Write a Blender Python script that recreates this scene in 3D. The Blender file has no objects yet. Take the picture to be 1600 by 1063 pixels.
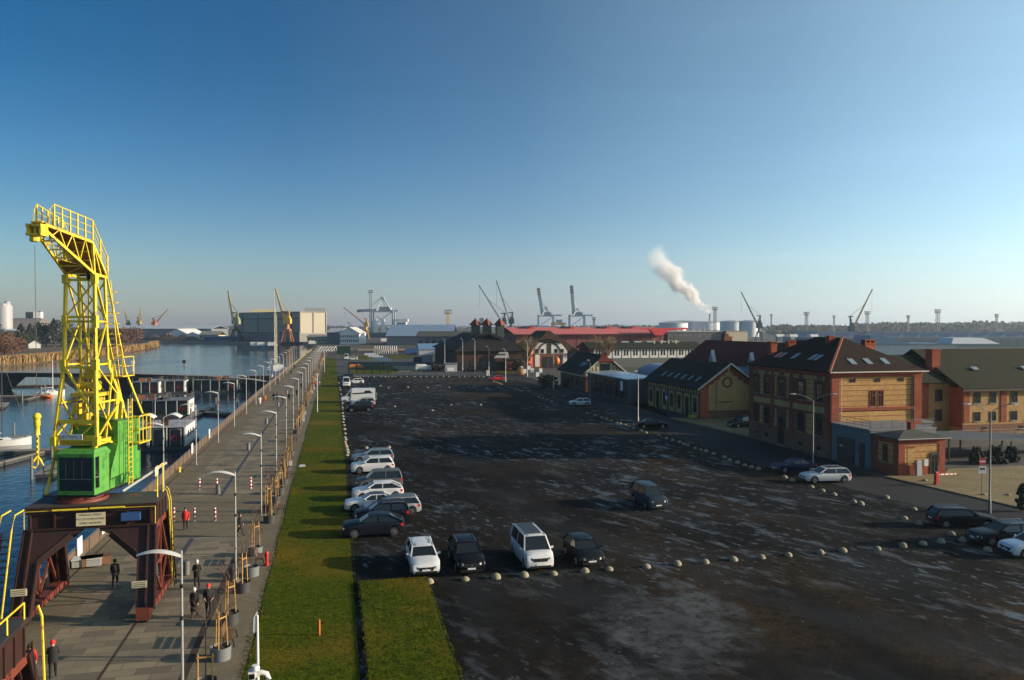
import bpy, bmesh, math, random
from mathutils import Vector, Matrix
R = random.Random(7)
C = bpy.context.scene.collection
SC = bpy.context.scene
PI = math.pi
rad = math.radians
# ---------------------------------------------------------------- survey of the place
F = 1220.0; EYE = 16.0; YAW = rad(12.8); PIT = math.atan(23.5 / F)
CY, SY = math.cos(YAW), math.sin(YAW)
def G(px, py, z=0.0):
    x = (px - 800) / F; y = -(py - 531.5) / F
    f = (SY * math.cos(PIT), CY * math.cos(PIT), -math.sin(PIT))
    r = (CY, -SY, 0); u = (SY * math.sin(PIT), CY * math.sin(PIT), math.cos(PIT))
    d = [f[i] + x * r[i] + y * u[i] for i in range(3)]
    t = (z - EYE) / d[2]
    return Vector((d[0] * t, d[1] * t, z))
def AT(px, d, z=0.0):                 # ground point on a bearing at depth d
    lat = (px - 800) / F * d
    return Vector((lat * CY + d * SY, -lat * SY + d * CY, z))
def ZZ(py, d): return EYE - (py - 508) * d / F
def DEP(x, y): return x * SY + y * CY

# ---------------------------------------------------------------- mesh builder
class MB:
    def __init__(s): s.bm = bmesh.new()
    def face(s, pts, mi=0):
        try:
            f = s.bm.faces.new([s.bm.verts.new(p) for p in pts]); f.material_index = mi; return f
        except ValueError: return None
    def hexa(s, p, mi=0):              # 8 points: bottom ring then top ring
        v = [s.bm.verts.new(q) for q in p]
        for a in ((3,2,1,0),(4,5,6,7),(0,1,5,4),(1,2,6,5),(2,3,7,6),(3,0,4,7)):
            f = s.bm.faces.new([v[i] for i in a]); f.material_index = mi
        return s
    def bx(s, x0, x1, y0, y1, z0, z1, mi=0):
        return s.hexa([(x0,y0,z0),(x1,y0,z0),(x1,y1,z0),(x0,y1,z0),(x0,y0,z1),(x1,y0,z1),(x1,y1,z1),(x0,y1,z1)], mi)
    def box(s, c, sz, mi=0, rz=0.0):
        a, b, h = sz[0]/2, sz[1]/2, sz[2]/2; co, si = math.cos(rz), math.sin(rz)
        P = []
        for z in (-h, h):
            for x, y in ((-a,-b),(a,-b),(a,b),(-a,b)):
                P.append((c[0]+x*co-y*si, c[1]+x*si+y*co, c[2]+z))
        return s.hexa(P, mi)
    def bar(s, p, q, w, h=None, mi=0):
        p, q = Vector(p), Vector(q); h = h or w; d = q - p
        if d.length < 1e-5: return s
        d.normalize(); up = Vector((0,0,1)) if abs(d.z) < .95 else Vector((0,1,0))
        a = d.cross(up).normalized(); b = a.cross(d)
        a *= w/2; b *= h/2
        return s.hexa([p-a-b, p+a-b, p+a+b, p-a+b, q-a-b, q+a-b, q+a+b, q-a+b], mi)
    def tube(s, pts, r, n=6, mi=0):
        pts = [Vector(p) for p in pts]; rings = []
        rr = r if isinstance(r, (list, tuple)) else [r]*len(pts)
        for i, p in enumerate(pts):
            d = (pts[min(i+1, len(pts)-1)] - pts[max(i-1, 0)]).normalized()
            up = Vector((0,0,1)) if abs(d.z) < .9 else Vector((0,1,0))
            a = d.cross(up).normalized(); b = a.cross(d)
            rings.append([s.bm.verts.new(p + (a*math.cos(2*PI*k/n) + b*math.sin(2*PI*k/n))*rr[i]) for k in range(n)])
        for i in range(len(rings)-1):
            for k in range(n):
                f = s.bm.faces.new([rings[i][k], rings[i][(k+1)%n], rings[i+1][(k+1)%n], rings[i+1][k]]); f.material_index = mi
        for g in (rings[0][::-1], rings[-1]):
            f = s.bm.faces.new(g); f.material_index = mi
        return s
    def lathe(s, prof, n=16, c=(0,0,0), mi=0, caps=True):
        rings = []
        for r, z in prof:
            rings.append([s.bm.verts.new((c[0]+r*math.cos(2*PI*k/n), c[1]+r*math.sin(2*PI*k/n), c[2]+z)) for k in range(n)])
        for i in range(len(rings)-1):
            for k in range(n):
                f = s.bm.faces.new([rings[i][k], rings[i][(k+1)%n], rings[i+1][(k+1)%n], rings[i+1][k]]); f.material_index = mi
        for g in ((rings[0][::-1], rings[-1]) if caps else ()):
            f = s.bm.faces.new(g); f.material_index = mi
        return s
    def loft(s, secs, mi=0, caps=True, closed=True):
        V = [[s.bm.verts.new(p) for p in q] for q in secs]; n = len(V[0])
        for i in range(len(V)-1):
            for k in range(n if closed else n-1):
                f = s.bm.faces.new([V[i][k], V[i][(k+1)%n], V[i+1][(k+1)%n], V[i+1][k]]); f.material_index = mi
        if caps and closed:
            for g in (V[0][::-1], V[-1]):
                f = s.bm.faces.new(g); f.material_index = mi
        return s
    def prism(s, poly, fn, a, b, mi=0):   # poly of (u,v); fn(u,v,w)->xyz ; extruded w from a to b
        A = [s.bm.verts.new(fn(u, v, a)) for u, v in poly]; B = [s.bm.verts.new(fn(u, v, b)) for u, v in poly]
        n = len(poly)
        for k in range(n):
            f = s.bm.faces.new([A[k], A[(k+1)%n], B[(k+1)%n], B[k]]); f.material_index = mi
        for g in (A[::-1], B):
            f = s.bm.faces.new(g); f.material_index = mi
        return s
    def ball(s, c, r, sub=2, sq=(1,1,1), jit=0.0, mi=0):
        m = Matrix.Translation(c) @ Matrix.Diagonal((r*sq[0], r*sq[1], r*sq[2], 1))
        o = bmesh.ops.create_icosphere(s.bm, subdivisions=sub, radius=1, matrix=m)
        cc = Vector(c)
        for v in o['verts']:
            if jit: v.co = cc + (v.co - cc) * (1 + R.uniform(-jit, jit))
            for f in v.link_faces: f.material_index = mi
        return s
    def build(s, name, mats, parent=None, smooth=False, loc=None, bevel=0):
        bmesh.ops.recalc_face_normals(s.bm, faces=s.bm.faces)
        me = bpy.data.meshes.new(name); s.bm.to_mesh(me); s.bm.free()
        for m in (mats if isinstance(mats, (list, tuple)) else [mats]): me.materials.append(m)
        if smooth:
            me.polygons.foreach_set('use_smooth', [True]*len(me.polygons))
            me.set_sharp_from_angle(angle=rad(smooth if smooth is not True else 40))
        o = bpy.data.objects.new(name, me); C.objects.link(o)
        if parent: o.parent = parent
        if loc is not None: o.location = loc
        if bevel:
            bv = o.modifiers.new('bevel', 'BEVEL'); bv.width = bevel; bv.segments = 1; bv.limit_method = 'ANGLE'
        return o
def tag(o, label=None, cat=None, group=None, kind=None):
    if label: o['label'] = label
    if cat: o['category'] = cat
    if group: o['group'] = group
    if kind: o['kind'] = kind
    return o
def thing(name, label, cat, loc=(0,0,0), rz=0.0, group=None):
    o = bpy.data.objects.new(name, None); C.objects.link(o); o.empty_display_size = .3
    o.location = loc; o.rotation_euler = (0,0,rz)
    return tag(o, label, cat, group)
def copy_tree(o, parent=None, mat=None):
    c = o.copy(); C.objects.link(c)
    if parent: c.parent = parent
    for ch in list(o.children): copy_tree(ch, c)
    return c
ORDS = ('first second third fourth fifth sixth seventh eighth ninth tenth eleventh twelfth thirteenth fourteenth fifteenth '
        'sixteenth seventeenth eighteenth nineteenth twentieth').split()
ORDS += ['twenty-' + a for a in ORDS[:9]] + ['thirtieth'] + ['thirty-' + a for a in ORDS[:9]] + ['fortieth'] + ['forty-' + a for a in ORDS[:9]]

# ---------------------------------------------------------------- materials
ALB = .8
def newmat(name):
    m = bpy.data.materials.new(name); m.use_nodes = True
    nt = m.node_tree; b = nt.nodes['Principled BSDF']; return m, nt, b
class N:                                # tiny node helper
    def __init__(s, nt): s.nt = nt; s.k = {}
    def n(s, t, **kw):
        o = s.nt.nodes.new(t)
        for a, v in kw.items(): setattr(o, a, v)
        return o
    def link(s, a, b): s.nt.links.new(a, b)
    def pos(s):
        if 'p' not in s.k: s.k['p'] = s.n('ShaderNodeNewGeometry').outputs['Position']
        return s.k['p']
    def obj(s):
        if 'o' not in s.k: s.k['o'] = s.n('ShaderNodeTexCoord').outputs['Object']
        return s.k['o']
    def noise(s, co, scale, detail=4, rough=.55, stretch=None):
        if stretch:
            mp = s.n('ShaderNodeMapping'); mp.inputs['Scale'].default_value = stretch; s.link(co, mp.inputs[0]); co = mp.outputs[0]
        t = s.n('ShaderNodeTexNoise'); t.inputs['Scale'].default_value = scale; t.inputs['Detail'].default_value = detail
        t.inputs['Roughness'].default_value = rough; s.link(co, t.inputs['Vector']); return t.outputs['Fac']
    def ramp(s, fac, stops, interp='LINEAR'):
        r = s.n('ShaderNodeValToRGB'); e = r.color_ramp.elements; r.color_ramp.interpolation = interp
        while len(e) < len(stops): e.new(.5)
        for i, (p, c) in enumerate(stops):
            e[i].position = p; e[i].color = (c, c, c, 1) if isinstance(c, (int, float)) else (*c, 1)
        s.link(fac, r.inputs[0]); return r.outputs[0]
    def mix(s, fac, a, b, mode='MIX'):
        m = s.n('ShaderNodeMix', data_type='RGBA', blend_type=mode)
        for sock, v in ((m.inputs[0], fac), (m.inputs[6], a), (m.inputs[7], b)):
            if hasattr(v, 'default_value') or hasattr(v, 'is_linked'): s.link(v, sock)
            elif isinstance(v, (int, float)): sock.default_value = v if sock.type == 'VALUE' else (v, v, v, 1)
            else: sock.default_value = (*v, 1)
        return m.outputs[2]
    def math(s, op, a, b=0.0, c=0.0):
        m = s.n('ShaderNodeMath', operation=op)
        for i, v in enumerate((a, b, c)):
            if hasattr(v, 'is_linked'): s.link(v, m.inputs[i])
            else: m.inputs[i].default_value = v
        return m.outputs[0]
    def bump(s, h, b, strength=.3, dist=.05):
        k = s.n('ShaderNodeBump'); k.inputs['Strength'].default_value = strength; k.inputs['Distance'].default_value = dist
        s.link(h, k.inputs['Height']); s.link(k.outputs[0], b.inputs['Normal'])
def M(name, col, rough=.6, metal=0.0, var=.18, scale=2.0, col2=None, amt=(.4,.65), coat=0.0, spec=.5, bump=0.0, bscale=20, world=False):
    col = tuple(c*ALB for c in col); col2 = tuple(c*ALB for c in col2) if col2 else None
    m, nt, b = newmat(name); n = N(nt); co = n.pos() if world else n.obj()
    f = n.noise(co, scale)
    base = n.mix(f, tuple(c*(1-var) for c in col), tuple(min(1, c*(1+var)) for c in col))
    if col2:
        base = n.mix(n.ramp(n.noise(co, scale*1.7, 6), [(amt[0], 0.0), (amt[1], 1.0)]), base, col2)
    n.link(base, b.inputs['Base Color'])
    b.inputs['Metallic'].default_value = metal; b.inputs['Coat Weight'].default_value = coat
    b.inputs['Specular IOR Level'].default_value = spec
    if coat: b.inputs['Coat Roughness'].default_value = .04; b.inputs['Roughness'].default_value = rough
    else: n.link(n.math('ADD', n.math('MULTIPLY', n.noise(co, scale*4, 3), .2), max(0, rough-.1)), b.inputs['Roughness'])
    if bump: n.bump(n.noise(co, bscale, 5), b, bump, .03)
    return m
_paint = {}
def paint(col):
    if col not in _paint:
        dk = max(col) < .15; _paint[col] = M('car_paint', col, .4, 0.0 if dk else .1, .05, 3, coat=.16 if dk else .6, spec=.1 if dk else .5)
    return _paint[col]
yellow = M('yellow_paint', (.74,.57,.03), .45, 0, .12, 1.5, (.32,.17,.035), (.57,.7), bump=.1)
yellow_dim = M('faded_yellow_paint', (.62,.46,.03), .5, 0, .15, 1.5, (.36,.24,.03), (.5,.75))
green_p = M('green_paint', (.09,.31,.05), .5, 0, .15, 1.2, (.03,.13,.025), (.52,.7), bump=.1)
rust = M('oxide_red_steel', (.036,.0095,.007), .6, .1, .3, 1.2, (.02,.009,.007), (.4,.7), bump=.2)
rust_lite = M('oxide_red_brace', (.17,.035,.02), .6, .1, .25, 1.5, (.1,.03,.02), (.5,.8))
steel_deck = M('grey_steel_deck', (.045,.044,.043), .65, .1, .3, .8, (.13,.05,.03), (.55,.75))
galv = M('galvanised_steel', (.42,.42,.41), .45, .4, .12, 2)
galv_d = M('weathered_steel', (.2,.195,.185), .5, .3, .2, 2)
white_p = M('white_paint', (.78,.78,.76), .4, 0, .06, 1)
white_d = M('dirty_white_paint', (.6,.6,.57), .5, 0, .15, .6)
black_p = M('black_paint', (.012,.012,.013), .45, 0, .2, 2)
dgrey = M('dark_grey_paint', (.05,.052,.056), .5, 0, .2, 1)
mgrey = M('grey_cladding', (.16,.175,.19), .55, 0, .12, .5)
lgrey = M('light_grey_paint', (.4,.41,.42), .5, 0, .12, .5)
concrete = M('pale_concrete', (.32,.28,.19), .9, 0, .25, 5, (.2,.17,.12), (.45,.75), bump=.3)
conc_d = M('grey_concrete', (.25,.24,.22), .85, 0, .2, .6, (.15,.14,.13), (.5,.75), bump=.2)
red_p = M('red_paint', (.62,.02,.02), .45, 0, .12, 2)
orange_p = M('orange_paint', (.75,.18,.02), .5, 0, .15, 2)
blue_p = M('blue_paint', (.03,.09,.25), .5, 0, .15, 1)
rubber = M('black_rubber', (.012,.012,.012), .8, 0, .2, 8)
glass = M('dark_glass', (.008,.011,.014), .12, 0, .15, .3, spec=.6)
glass.node_tree.nodes['Principled BSDF'].inputs['Coat Weight'].default_value = .2
lens = M('clear_lamp_lens', (.7,.7,.68), .12, .1, .05, 9)
lens_d = M('smoked_lamp_lens', (.16,.17,.19), .12, .2, .05, 9)
redlens = M('red_lamp_lens', (.5,.012,.01), .15, 0, .1, 9, coat=.5)
chrome = M('alloy_metal', (.42,.43,.44), .3, .8, .1, 6)
wood = M('pine_stake_wood', (.5,.28,.07), .7, 0, .25, 6, (.3,.16,.05), (.5,.75))
wood_d = M('brown_slat_wood', (.16,.075,.035), .65, 0, .25, 4)
bark = M('brown_bark', (.09,.06,.042), .9, 0, .3, 4, bump=.3)
twig = M('reddish_twigs', (.13,.075,.05), .9, 0, .3, .6)
twig_y = M('tan_twigs', (.2,.13,.06), .9, 0, .3, .4)
skin = M('skin', (.5,.27,.19), .6, 0, .08, 9)
# ---------------------------------------------------------------- ground materials
def mat_asphalt():
    m, nt, b = newmat('worn_asphalt'); n = N(nt); p = n.pos()
    big = n.noise(p, .035, 3, .5); mid = n.noise(p, .16, 5, .6, (1,.55,1)); fine = n.noise(p, 1.6, 6, .65); grit = n.noise(p, 14, 4, .7)
    c = n.mix(n.ramp(big, [(.4,0.0),(.62,1.0)]), (.0078,.0076,.0076), (.006,.007,.0082))
    sx_ = n.n('ShaderNodeSeparateXYZ'); n.link(p, sx_.inputs[0]); xw_ = n.ramp(n.math('DIVIDE', sx_.outputs[0], 60.0), [(.12,.25),(.42,1.0)])
    c = n.mix(n.math('MULTIPLY', xw_, n.ramp(n.math('ADD', n.math('MULTIPLY', mid, .5), n.math('MULTIPLY', n.noise(p, .025, 2), .5)), [(.45,0.0),(.57,.95)])), c, (.047,.031,.016))
    c = n.mix(n.ramp(fine, [(.36,.85),(.55,0.0)]), c, (0.00434,0.00434,0.00465))
    c = n.mix(n.math('MULTIPLY', grit, .5), c, n.mix(.5, c, (.021,.022,.0235)))
    # old setts showing through
    br = n.n('ShaderNodeTexBrick'); br.inputs['Scale'].default_value = 1.0; br.inputs['Brick Width'].default_value = .42; br.inputs['Row Height'].default_value = .22
    br.inputs['Mortar Size'].default_value = .03; n.link(p, br.inputs['Vector'])
    c = n.mix(n.math('MULTIPLY', br.outputs['Fac'], .45), c, (0.0031,0.0031,0.0031))
    # one large grey patch of old concrete
    cen = G(1052, 978); sx = n.n('ShaderNodeMapping'); sx.vector_type = 'TEXTURE'
    sx.inputs['Location'].default_value = (cen.x, cen.y, 0); sx.inputs['Rotation'].default_value = (0,0,rad(-32)); sx.inputs['Scale'].default_value = (4.2, 8.0, 1000)
    n.link(p, sx.inputs[0])
    ln = n.n('ShaderNodeVectorMath', operation='LENGTH'); n.link(sx.outputs[0], ln.inputs[0])
    e = n.math('ADD', ln.outputs['Value'], n.math('MULTIPLY', n.math('SUBTRACT', n.noise(p, .4, 7, .72), .5), 3.2))
    patch = n.ramp(e, [(.45,1.0),(1.05,0.0)])
    c = n.mix(n.math('MULTIPLY', patch, n.ramp(n.noise(p, 1.1, 8, .72), [(.4,.2),(.52,.95)])), c, n.mix(fine, (.055,.062,.066), (.09,.098,.102)))
    # bluish thin worn patches and damp spots, their sky reflection painted in (small, drawn out)
    mp_ = n.n('ShaderNodeMapping'); mp_.vector_type = 'TEXTURE'; mp_.inputs['Rotation'].default_value = (0,0,rad(113)); mp_.inputs['Scale'].default_value = (1.7,.75,1); n.link(p, mp_.inputs[0]); q_ = mp_.outputs[0]
    w2 = n.noise(p, .045, 3); w1 = n.noise(q_, .42, 6, .66)
    spots = n.math('MULTIPLY', n.ramp(w1, [(.54,0.0),(.63,1.0)]), n.ramp(w2, [(.38,0.0),(.56,1.0)]))
    w3 = n.noise(q_, 1.3, 4, .6)
    spots2 = n.math('MULTIPLY', n.ramp(w3, [(.585,0.0),(.655,.9)]), n.ramp(w2, [(.4,0.0),(.52,1.0)]))
    damp_glint = n.math('MAXIMUM', n.math('MULTIPLY', spots, .85), spots2)
    # broad, faint worn lanes
    c = n.mix(n.math('MULTIPLY', n.ramp(n.noise(q_, .16, 5, .6), [(.45,0.0),(.62,1.0)]), .55), c, (.022,.026,.03))
    c = n.mix(n.math('MULTIPLY', damp_glint, n.ramp(n.noise(p, 3, 3), [(.35,.25),(.65,.8)])), c, (.056,.064,.072))  # pale blue sky reflection put into the colour of the damp spots
    c = n.mix(n.ramp(n.noise(p, 3.2, 3, .5), [(.735,0.0),(.76,.9)]), c, (.3,.31,.31))
    n.link(c, b.inputs['Base Color'])
    n.link(n.math('ADD', .04, n.math('MULTIPLY', damp_glint, .5)), b.inputs['Specular IOR Level'])
    n.link(n.math('SUBTRACT', n.math('ADD', .88, n.math('MULTIPLY', fine, .12)), n.math('MULTIPLY', damp_glint, .64)), b.inputs['Roughness'])
    h = n.math('ADD', n.math('MULTIPLY', fine, 1.0), n.math('MULTIPLY', grit, .5))
    h = n.math('MULTIPLY', h, n.math('SUBTRACT', 1.0, damp_glint))
    n.bump(h, b, .5, .03)
    return m
def mat_road():
    m, nt, b = newmat('road_asphalt'); n = N(nt); p = n.pos()
    c = n.mix(n.noise(p, .12, 4), (0.0192,0.0208,0.024), (0.032,0.0336,0.0368)); c = n.mix(n.ramp(n.noise(p, 3, 5), [(.4,.5),(.6,0.0)]), c, (0.0144,0.0152,0.016))
    n.link(c, b.inputs['Base Color']); b.inputs['Roughness'].default_value = .9; b.inputs['Specular IOR Level'].default_value = .12; n.bump(n.noise(p, 12, 4), b, .3, .02)
    return m
def mat_prom():
    m, nt, b = newmat('promenade_slabs'); n = N(nt); p = n.pos()
    sep = n.n('ShaderNodeSeparateXYZ'); n.link(p, sep.inputs[0])
    br = n.n('ShaderNodeTexBrick'); br.inputs['Scale'].default_value = 1.0; br.inputs['Brick Width'].default_value = 1.5; br.inputs['Row Height'].default_value = .75
    br.inputs['Mortar Size'].default_value = .016; br.inputs['Bias'].default_value = -.25
    br.inputs['Color1'].default_value = (0.222,0.185,0.1258,1); br.inputs['Color2'].default_value = (0.0851,0.074,0.0629,1); br.inputs['Mortar'].default_value = (0.074,0.0629,0.0444,1)
    n.link(p, br.inputs['Vector'])
    stain = n.noise(p, .35, 5)
    core = n.mix(n.ramp(stain, [(.35,.55),(.6,0.0)]), br.outputs['Color'], (0.111,0.0999,0.0814))
    b2 = n.n('ShaderNodeTexBrick'); b2.inputs['Scale'].default_value = 1.0; b2.inputs['Brick Width'].default_value = .4; b2.inputs['Row Height'].default_value = .2; b2.inputs['Mortar Size'].default_value = .012
    b2.inputs['Color1'].default_value = (0.1924,0.1628,0.1073,1); b2.inputs['Color2'].default_value = (0.148,0.1258,0.0851,1); b2.inputs['Mortar'].default_value = (0.0888,0.074,0.0518,1); n.link(p, b2.inputs['Vector'])
    edge = n.mix(n.ramp(n.noise(p, .2, 5), [(.35,.5),(.65,0.0)]), b2.outputs['Color'], (0.111,0.0925,0.0629))
    # slabs between x=-14.3 and -7.2 (slightly meandering)
    xin = n.math('MULTIPLY', n.math('GREATER_THAN', sep.outputs[0], -14.1), n.math('LESS_THAN', sep.outputs[0], -6.6))
    yg = n.math('MULTIPLY', n.math('GREATER_THAN', sep.outputs[1], 62.5), n.math('LESS_THAN', sep.outputs[1], 77.0))   # plain band across
    c = n.mix(n.math('MULTIPLY', xin, n.math('SUBTRACT', 1.0, yg)), edge, core)
    n.link(c, b.inputs['Base Color']); b.inputs['Roughness'].default_value = .85; b.inputs['Specular IOR Level'].default_value = .12
    n.bump(n.math('ADD', n.math('MULTIPLY', br.outputs['Fac'], -.6), n.noise(p, 6, 4)), b, .35, .02)
    return m
def mat_grass():
    m, nt, b = newmat('lawn_grass'); n = N(nt); p = n.pos()
    a = n.noise(p, .12, 4, .6); f = n.noise(p, 2.2, 5, .7); g = n.noise(p, 9, 4, .7)
    c = n.mix(n.ramp(f, [(.3,0.0),(.7,1.0)]), (.02,.043,.0026), (.088,.104,.006))
    c = n.mix(n.ramp(a, [(.45,0.0),(.68,.75)]), c, (0.1615,0.1062,0.0119))
    c = n.mix(n.ramp(g, [(.3,.6),(.55,0.0)]), c, (0.0187,0.0255,0.0017))
    n.link(c, b.inputs['Base Color']); b.inputs['Roughness'].default_value = .9; b.inputs['Specular IOR Level'].default_value = .04
    n.bump(n.math('ADD', f, g), b, .6, .08)
    return m
def mat_water():
    m, nt, b = newmat('river_water'); n = N(nt); p = n.pos()
    ice = n.ramp(n.noise(p, .012, 5, .6, (1,.5,1)), [(.46,0.0),(.6,1.0)])
    n.link(n.mix(ice, (.006,.02,.032), (.02,.042,.058)), b.inputs['Base Color'])
    n.link(n.mix(ice, .05, .16), b.inputs['Roughness']); b.inputs['IOR'].default_value = 1.33
    n.bump(n.math('ADD', n.noise(p, .9, 4, .6, (1,.6,1)), n.noise(p, .15, 3)), b, .3, .25)
    return m
def mat_land():
    m, nt, b = newmat('rough_land'); n = N(nt); p = n.pos()
    c = n.mix(n.ramp(n.noise(p, .02, 5), [(.4,0.0),(.6,1.0)]), (0.088,0.072,0.048), (0.06,0.056,0.048)); c = n.mix(n.ramp(n.noise(p, .3, 5), [(.4,.6),(.6,0.0)]), c, (0.04,0.036,0.028))
    n.link(c, b.inputs['Base Color']); b.inputs['Roughness'].default_value = .9; b.inputs['Specular IOR Level'].default_value = .2; n.bump(n.noise(p, 1.5, 5), b, .5, .1)
    return m
def mat_pave(name, c1, c2):
    m, nt, b = newmat(name); n = N(nt); p = n.pos()
    br = n.n('ShaderNodeTexBrick'); br.inputs['Scale'].default_value = 1.0; br.inputs['Brick Width'].default_value = .5; br.inputs['Row Height'].default_value = .25; br.inputs['Mortar Size'].default_value = .015
    br.inputs['Color1'].default_value = (*c1,1); br.inputs['Color2'].default_value = (*c2,1); br.inputs['Mortar'].default_value = (*[x*.5 for x in c2],1); n.link(p, br.inputs['Vector'])
    c = n.mix(n.ramp(n.noise(p, .3, 5), [(.35,.5),(.6,0.0)]), br.outputs['Color'], tuple(x*.6 for x in c2))
    n.link(c, b.inputs['Base Color']); b.inputs['Roughness'].default_value = .85; b.inputs['Specular IOR Level'].default_value = .25; n.bump(n.noise(p, 5, 4), b, .3, .02)
    return m
ASPH, ROAD, PROM, GRASS, WATER, LAND = mat_asphalt(), mat_road(), mat_prom(), mat_grass(), mat_water(), mat_land()
PAVE = mat_pave('yellow_paving', (0.24,0.184,0.08), (0.176,0.136,0.064))
PAVE_G = mat_pave('grey_paving', (0.08,0.08,0.076), (0.052,0.0528,0.0544))
def sheet(name, pts, z, m, thick=0.0):
    mb = MB(); P = [(p[0], p[1]) for p in pts]
    if thick: mb.prism(P, lambda u, v, w: (u, v, w), z - thick, z)
    else: mb.face([(x, y, z) for x, y in P])
    return tag(mb.build(name, m), kind='structure')
WL = -2.2
quay = [(-17.2,-80),(-17.2,120),(-17.1,180),(-16.2,326),(-15,448),(-12.2,560)]
bank = [tuple(G(x, 537, WL)[:2]) for x in (470, 330, 180)] + [tuple(G(150, 534, WL)[:2]), (-760, 640), (-3600, 700)]
outer = quay + bank + [(-3600, 4600), (3600, 4600), (3600, -80)]
sheet('ground', outer, 0.0, LAND)
sheet('water', [(-3600,-80),(40,-80),(40,1000),(-3600,1000)], WL, WATER)
mb = MB(); L = quay + bank
for a, b2 in zip(L, L[1:]): mb.face([(a[0],a[1],0),(b2[0],b2[1],0),(b2[0],b2[1],WL-1),(a[0],a[1],WL-1)])
tag(mb.build('quay_wall', conc_d), 'grey concrete quay wall dropping to the water beside the promenade', 'quay wall')
# kerb beam with railing along the quay
LX = -4.1                                # lawn left edge
prom = quay[1:] ; sheet('promenade', [(-17.15,-60)] + prom + [(-4.0, 560), (-4.0, 385), (LX,-60)], .02, PROM)
rustd = M('rusty_rail', (.05,.028,.018), .8, .1, .3, 3)
for x, nm, wd, y0_, y1, mm in ((-6.75,'drain_channel',.16,-40,56.5,rustd), (-10.45,'crane_rail',.06,-40,52.2,rustd), (-10.45,'crane_rail',.15,52.2,62,dgrey), (-16.35,'crane_rail',.06,-40,330,rustd)):
    sheet(nm, [(x-wd,y0_),(x+wd,y0_),(x+wd,y1),(x-wd,y1)], .03, mm)
sheet('crane_rail', [(-10.6,77),(-10.3,77),(-10.3,530),(-10.6,530)], .03, dgrey)
# wavy lawn edge
lp = []
for i in range(0, 90):
    y = -40 + i*4.8; lp.append((LX + R.uniform(-.12,.12), y))
sheet('lawn', [(1.0,-40),(1.05,49.3),(1.1,96),(.8,217),(.5,386)][::-1] + lp, .05, GRASS)
sheet('lawn_raised', [(1.3,-40),(5.2,-40),(5.35,34.6),(5.5,48.3),(1.45,48.9)], .2, GRASS, .2)
sheet('parking_lot', [(1.06,-40),(1.06,49.3),(1.1,96),(.8,217),(.7,247),(49,240),(52.2,215),(53.5,160),(50.5,120),(54,95),(56,72),(57.5,55),(75,20),(75,-40)], .012, ASPH)
sheet('road', [(75,-20),(57.8,55),(55.6,72),(57.2,82),(57.2,100),(55.5,124),(54.9,174),(56.2,230),(57.8,254),(57.8,262),(47,268),(49,240),(52.2,215),(52.5,160),(49.2,120),(47.5,100),(47,80),(49.5,64),(53,40),(62,-20)], .022, ROAD)
# lots beyond the parking
sheet('far_lot', [(.7,247.3),(49,240.4),(47,268),(40,330),(30,395),(-3.9,395),(.5,386)], .011, PAVE_G)
sheet('grass_strip', [tuple(G(x,y)[:2]) for x, y in ((548,584),(610,585),(625,579),(608,571),(560,572),(545,576))], .03, GRASS)
sheet('grass_strip', [tuple(G(x,y)[:2]) for x, y in ((530,556),(640,556),(655,560),(600,562),(545,561))], .03, GRASS)
sheet('grass_strip', [tuple(G(x,y)[:2]) for x, y in ((770,579),(800,580),(803,585),(783,583))], .03, GRASS)
sheet('grass_strip', [tuple(G(x,y)[:2]) for x, y in ((826,592),(852,590),(857,595),(842,597))], .03, GRASS)
sheet('bare_earth', [tuple(G(x,y)[:2]) for x, y in ((548,545),(650,545),(655,550),(548,550))], .03, M('dry_earth', (.24,.15,.07), .9, 0, .3, .2, world=True))
sheet('bare_earth', [tuple(G(x,y)[:2]) for x, y in ((612,572),(655,572),(660,581),(622,581))], .03, M('dry_earth', (.24,.19,.1), .9, 0, .3, .2, world=True))
# pavements right of the road (with kerb)
sheet('pavement', [(58.3,55),(56.3,71),(58,71),(63.6,71),(66,73),(82,73),(95,60),(95,20),(77,20)], .13, PAVE, .13)
sheet('pavement', [(57.6,101.2),(61.5,101.2),(80,113),(80,121.5),(60.4,121.8),(56,124)], .12, PAVE, .12)
sheet('pavement', [(56,124.2),(60.4,122),(60.4,146),(57.8,148),(55.6,174),(56.8,230),(58.6,254),(70,262),(66,230),(62.8,205),(62.6,150)], .12, PAVE_G, .12)
sheet('yard', [(57.8,74.9),(60,101),(82,113),(140,113),(140,66),(82,73.2),(66,73.2)], .035, PAVE_G)
# far side banks behind the reeds
reedline = [G(-60,585,WL), G(0,573,WL), G(60,568,WL), G(100,564,WL), G(150,558,WL), G(200,551,WL), G(236,545,WL), G(240,541,WL), G(225,538,WL), G(150,536,WL), G(-60,536,WL)]
sheet('river_bank', [tuple(p[:2]) for p in reedline], -1.6, M('scrub_ground', (.06,.045,.022), .95, 0, .4, .15, (.14,.08,.03), (.45,.65), world=True, bump=.5, bscale=2), 1.2)

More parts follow.
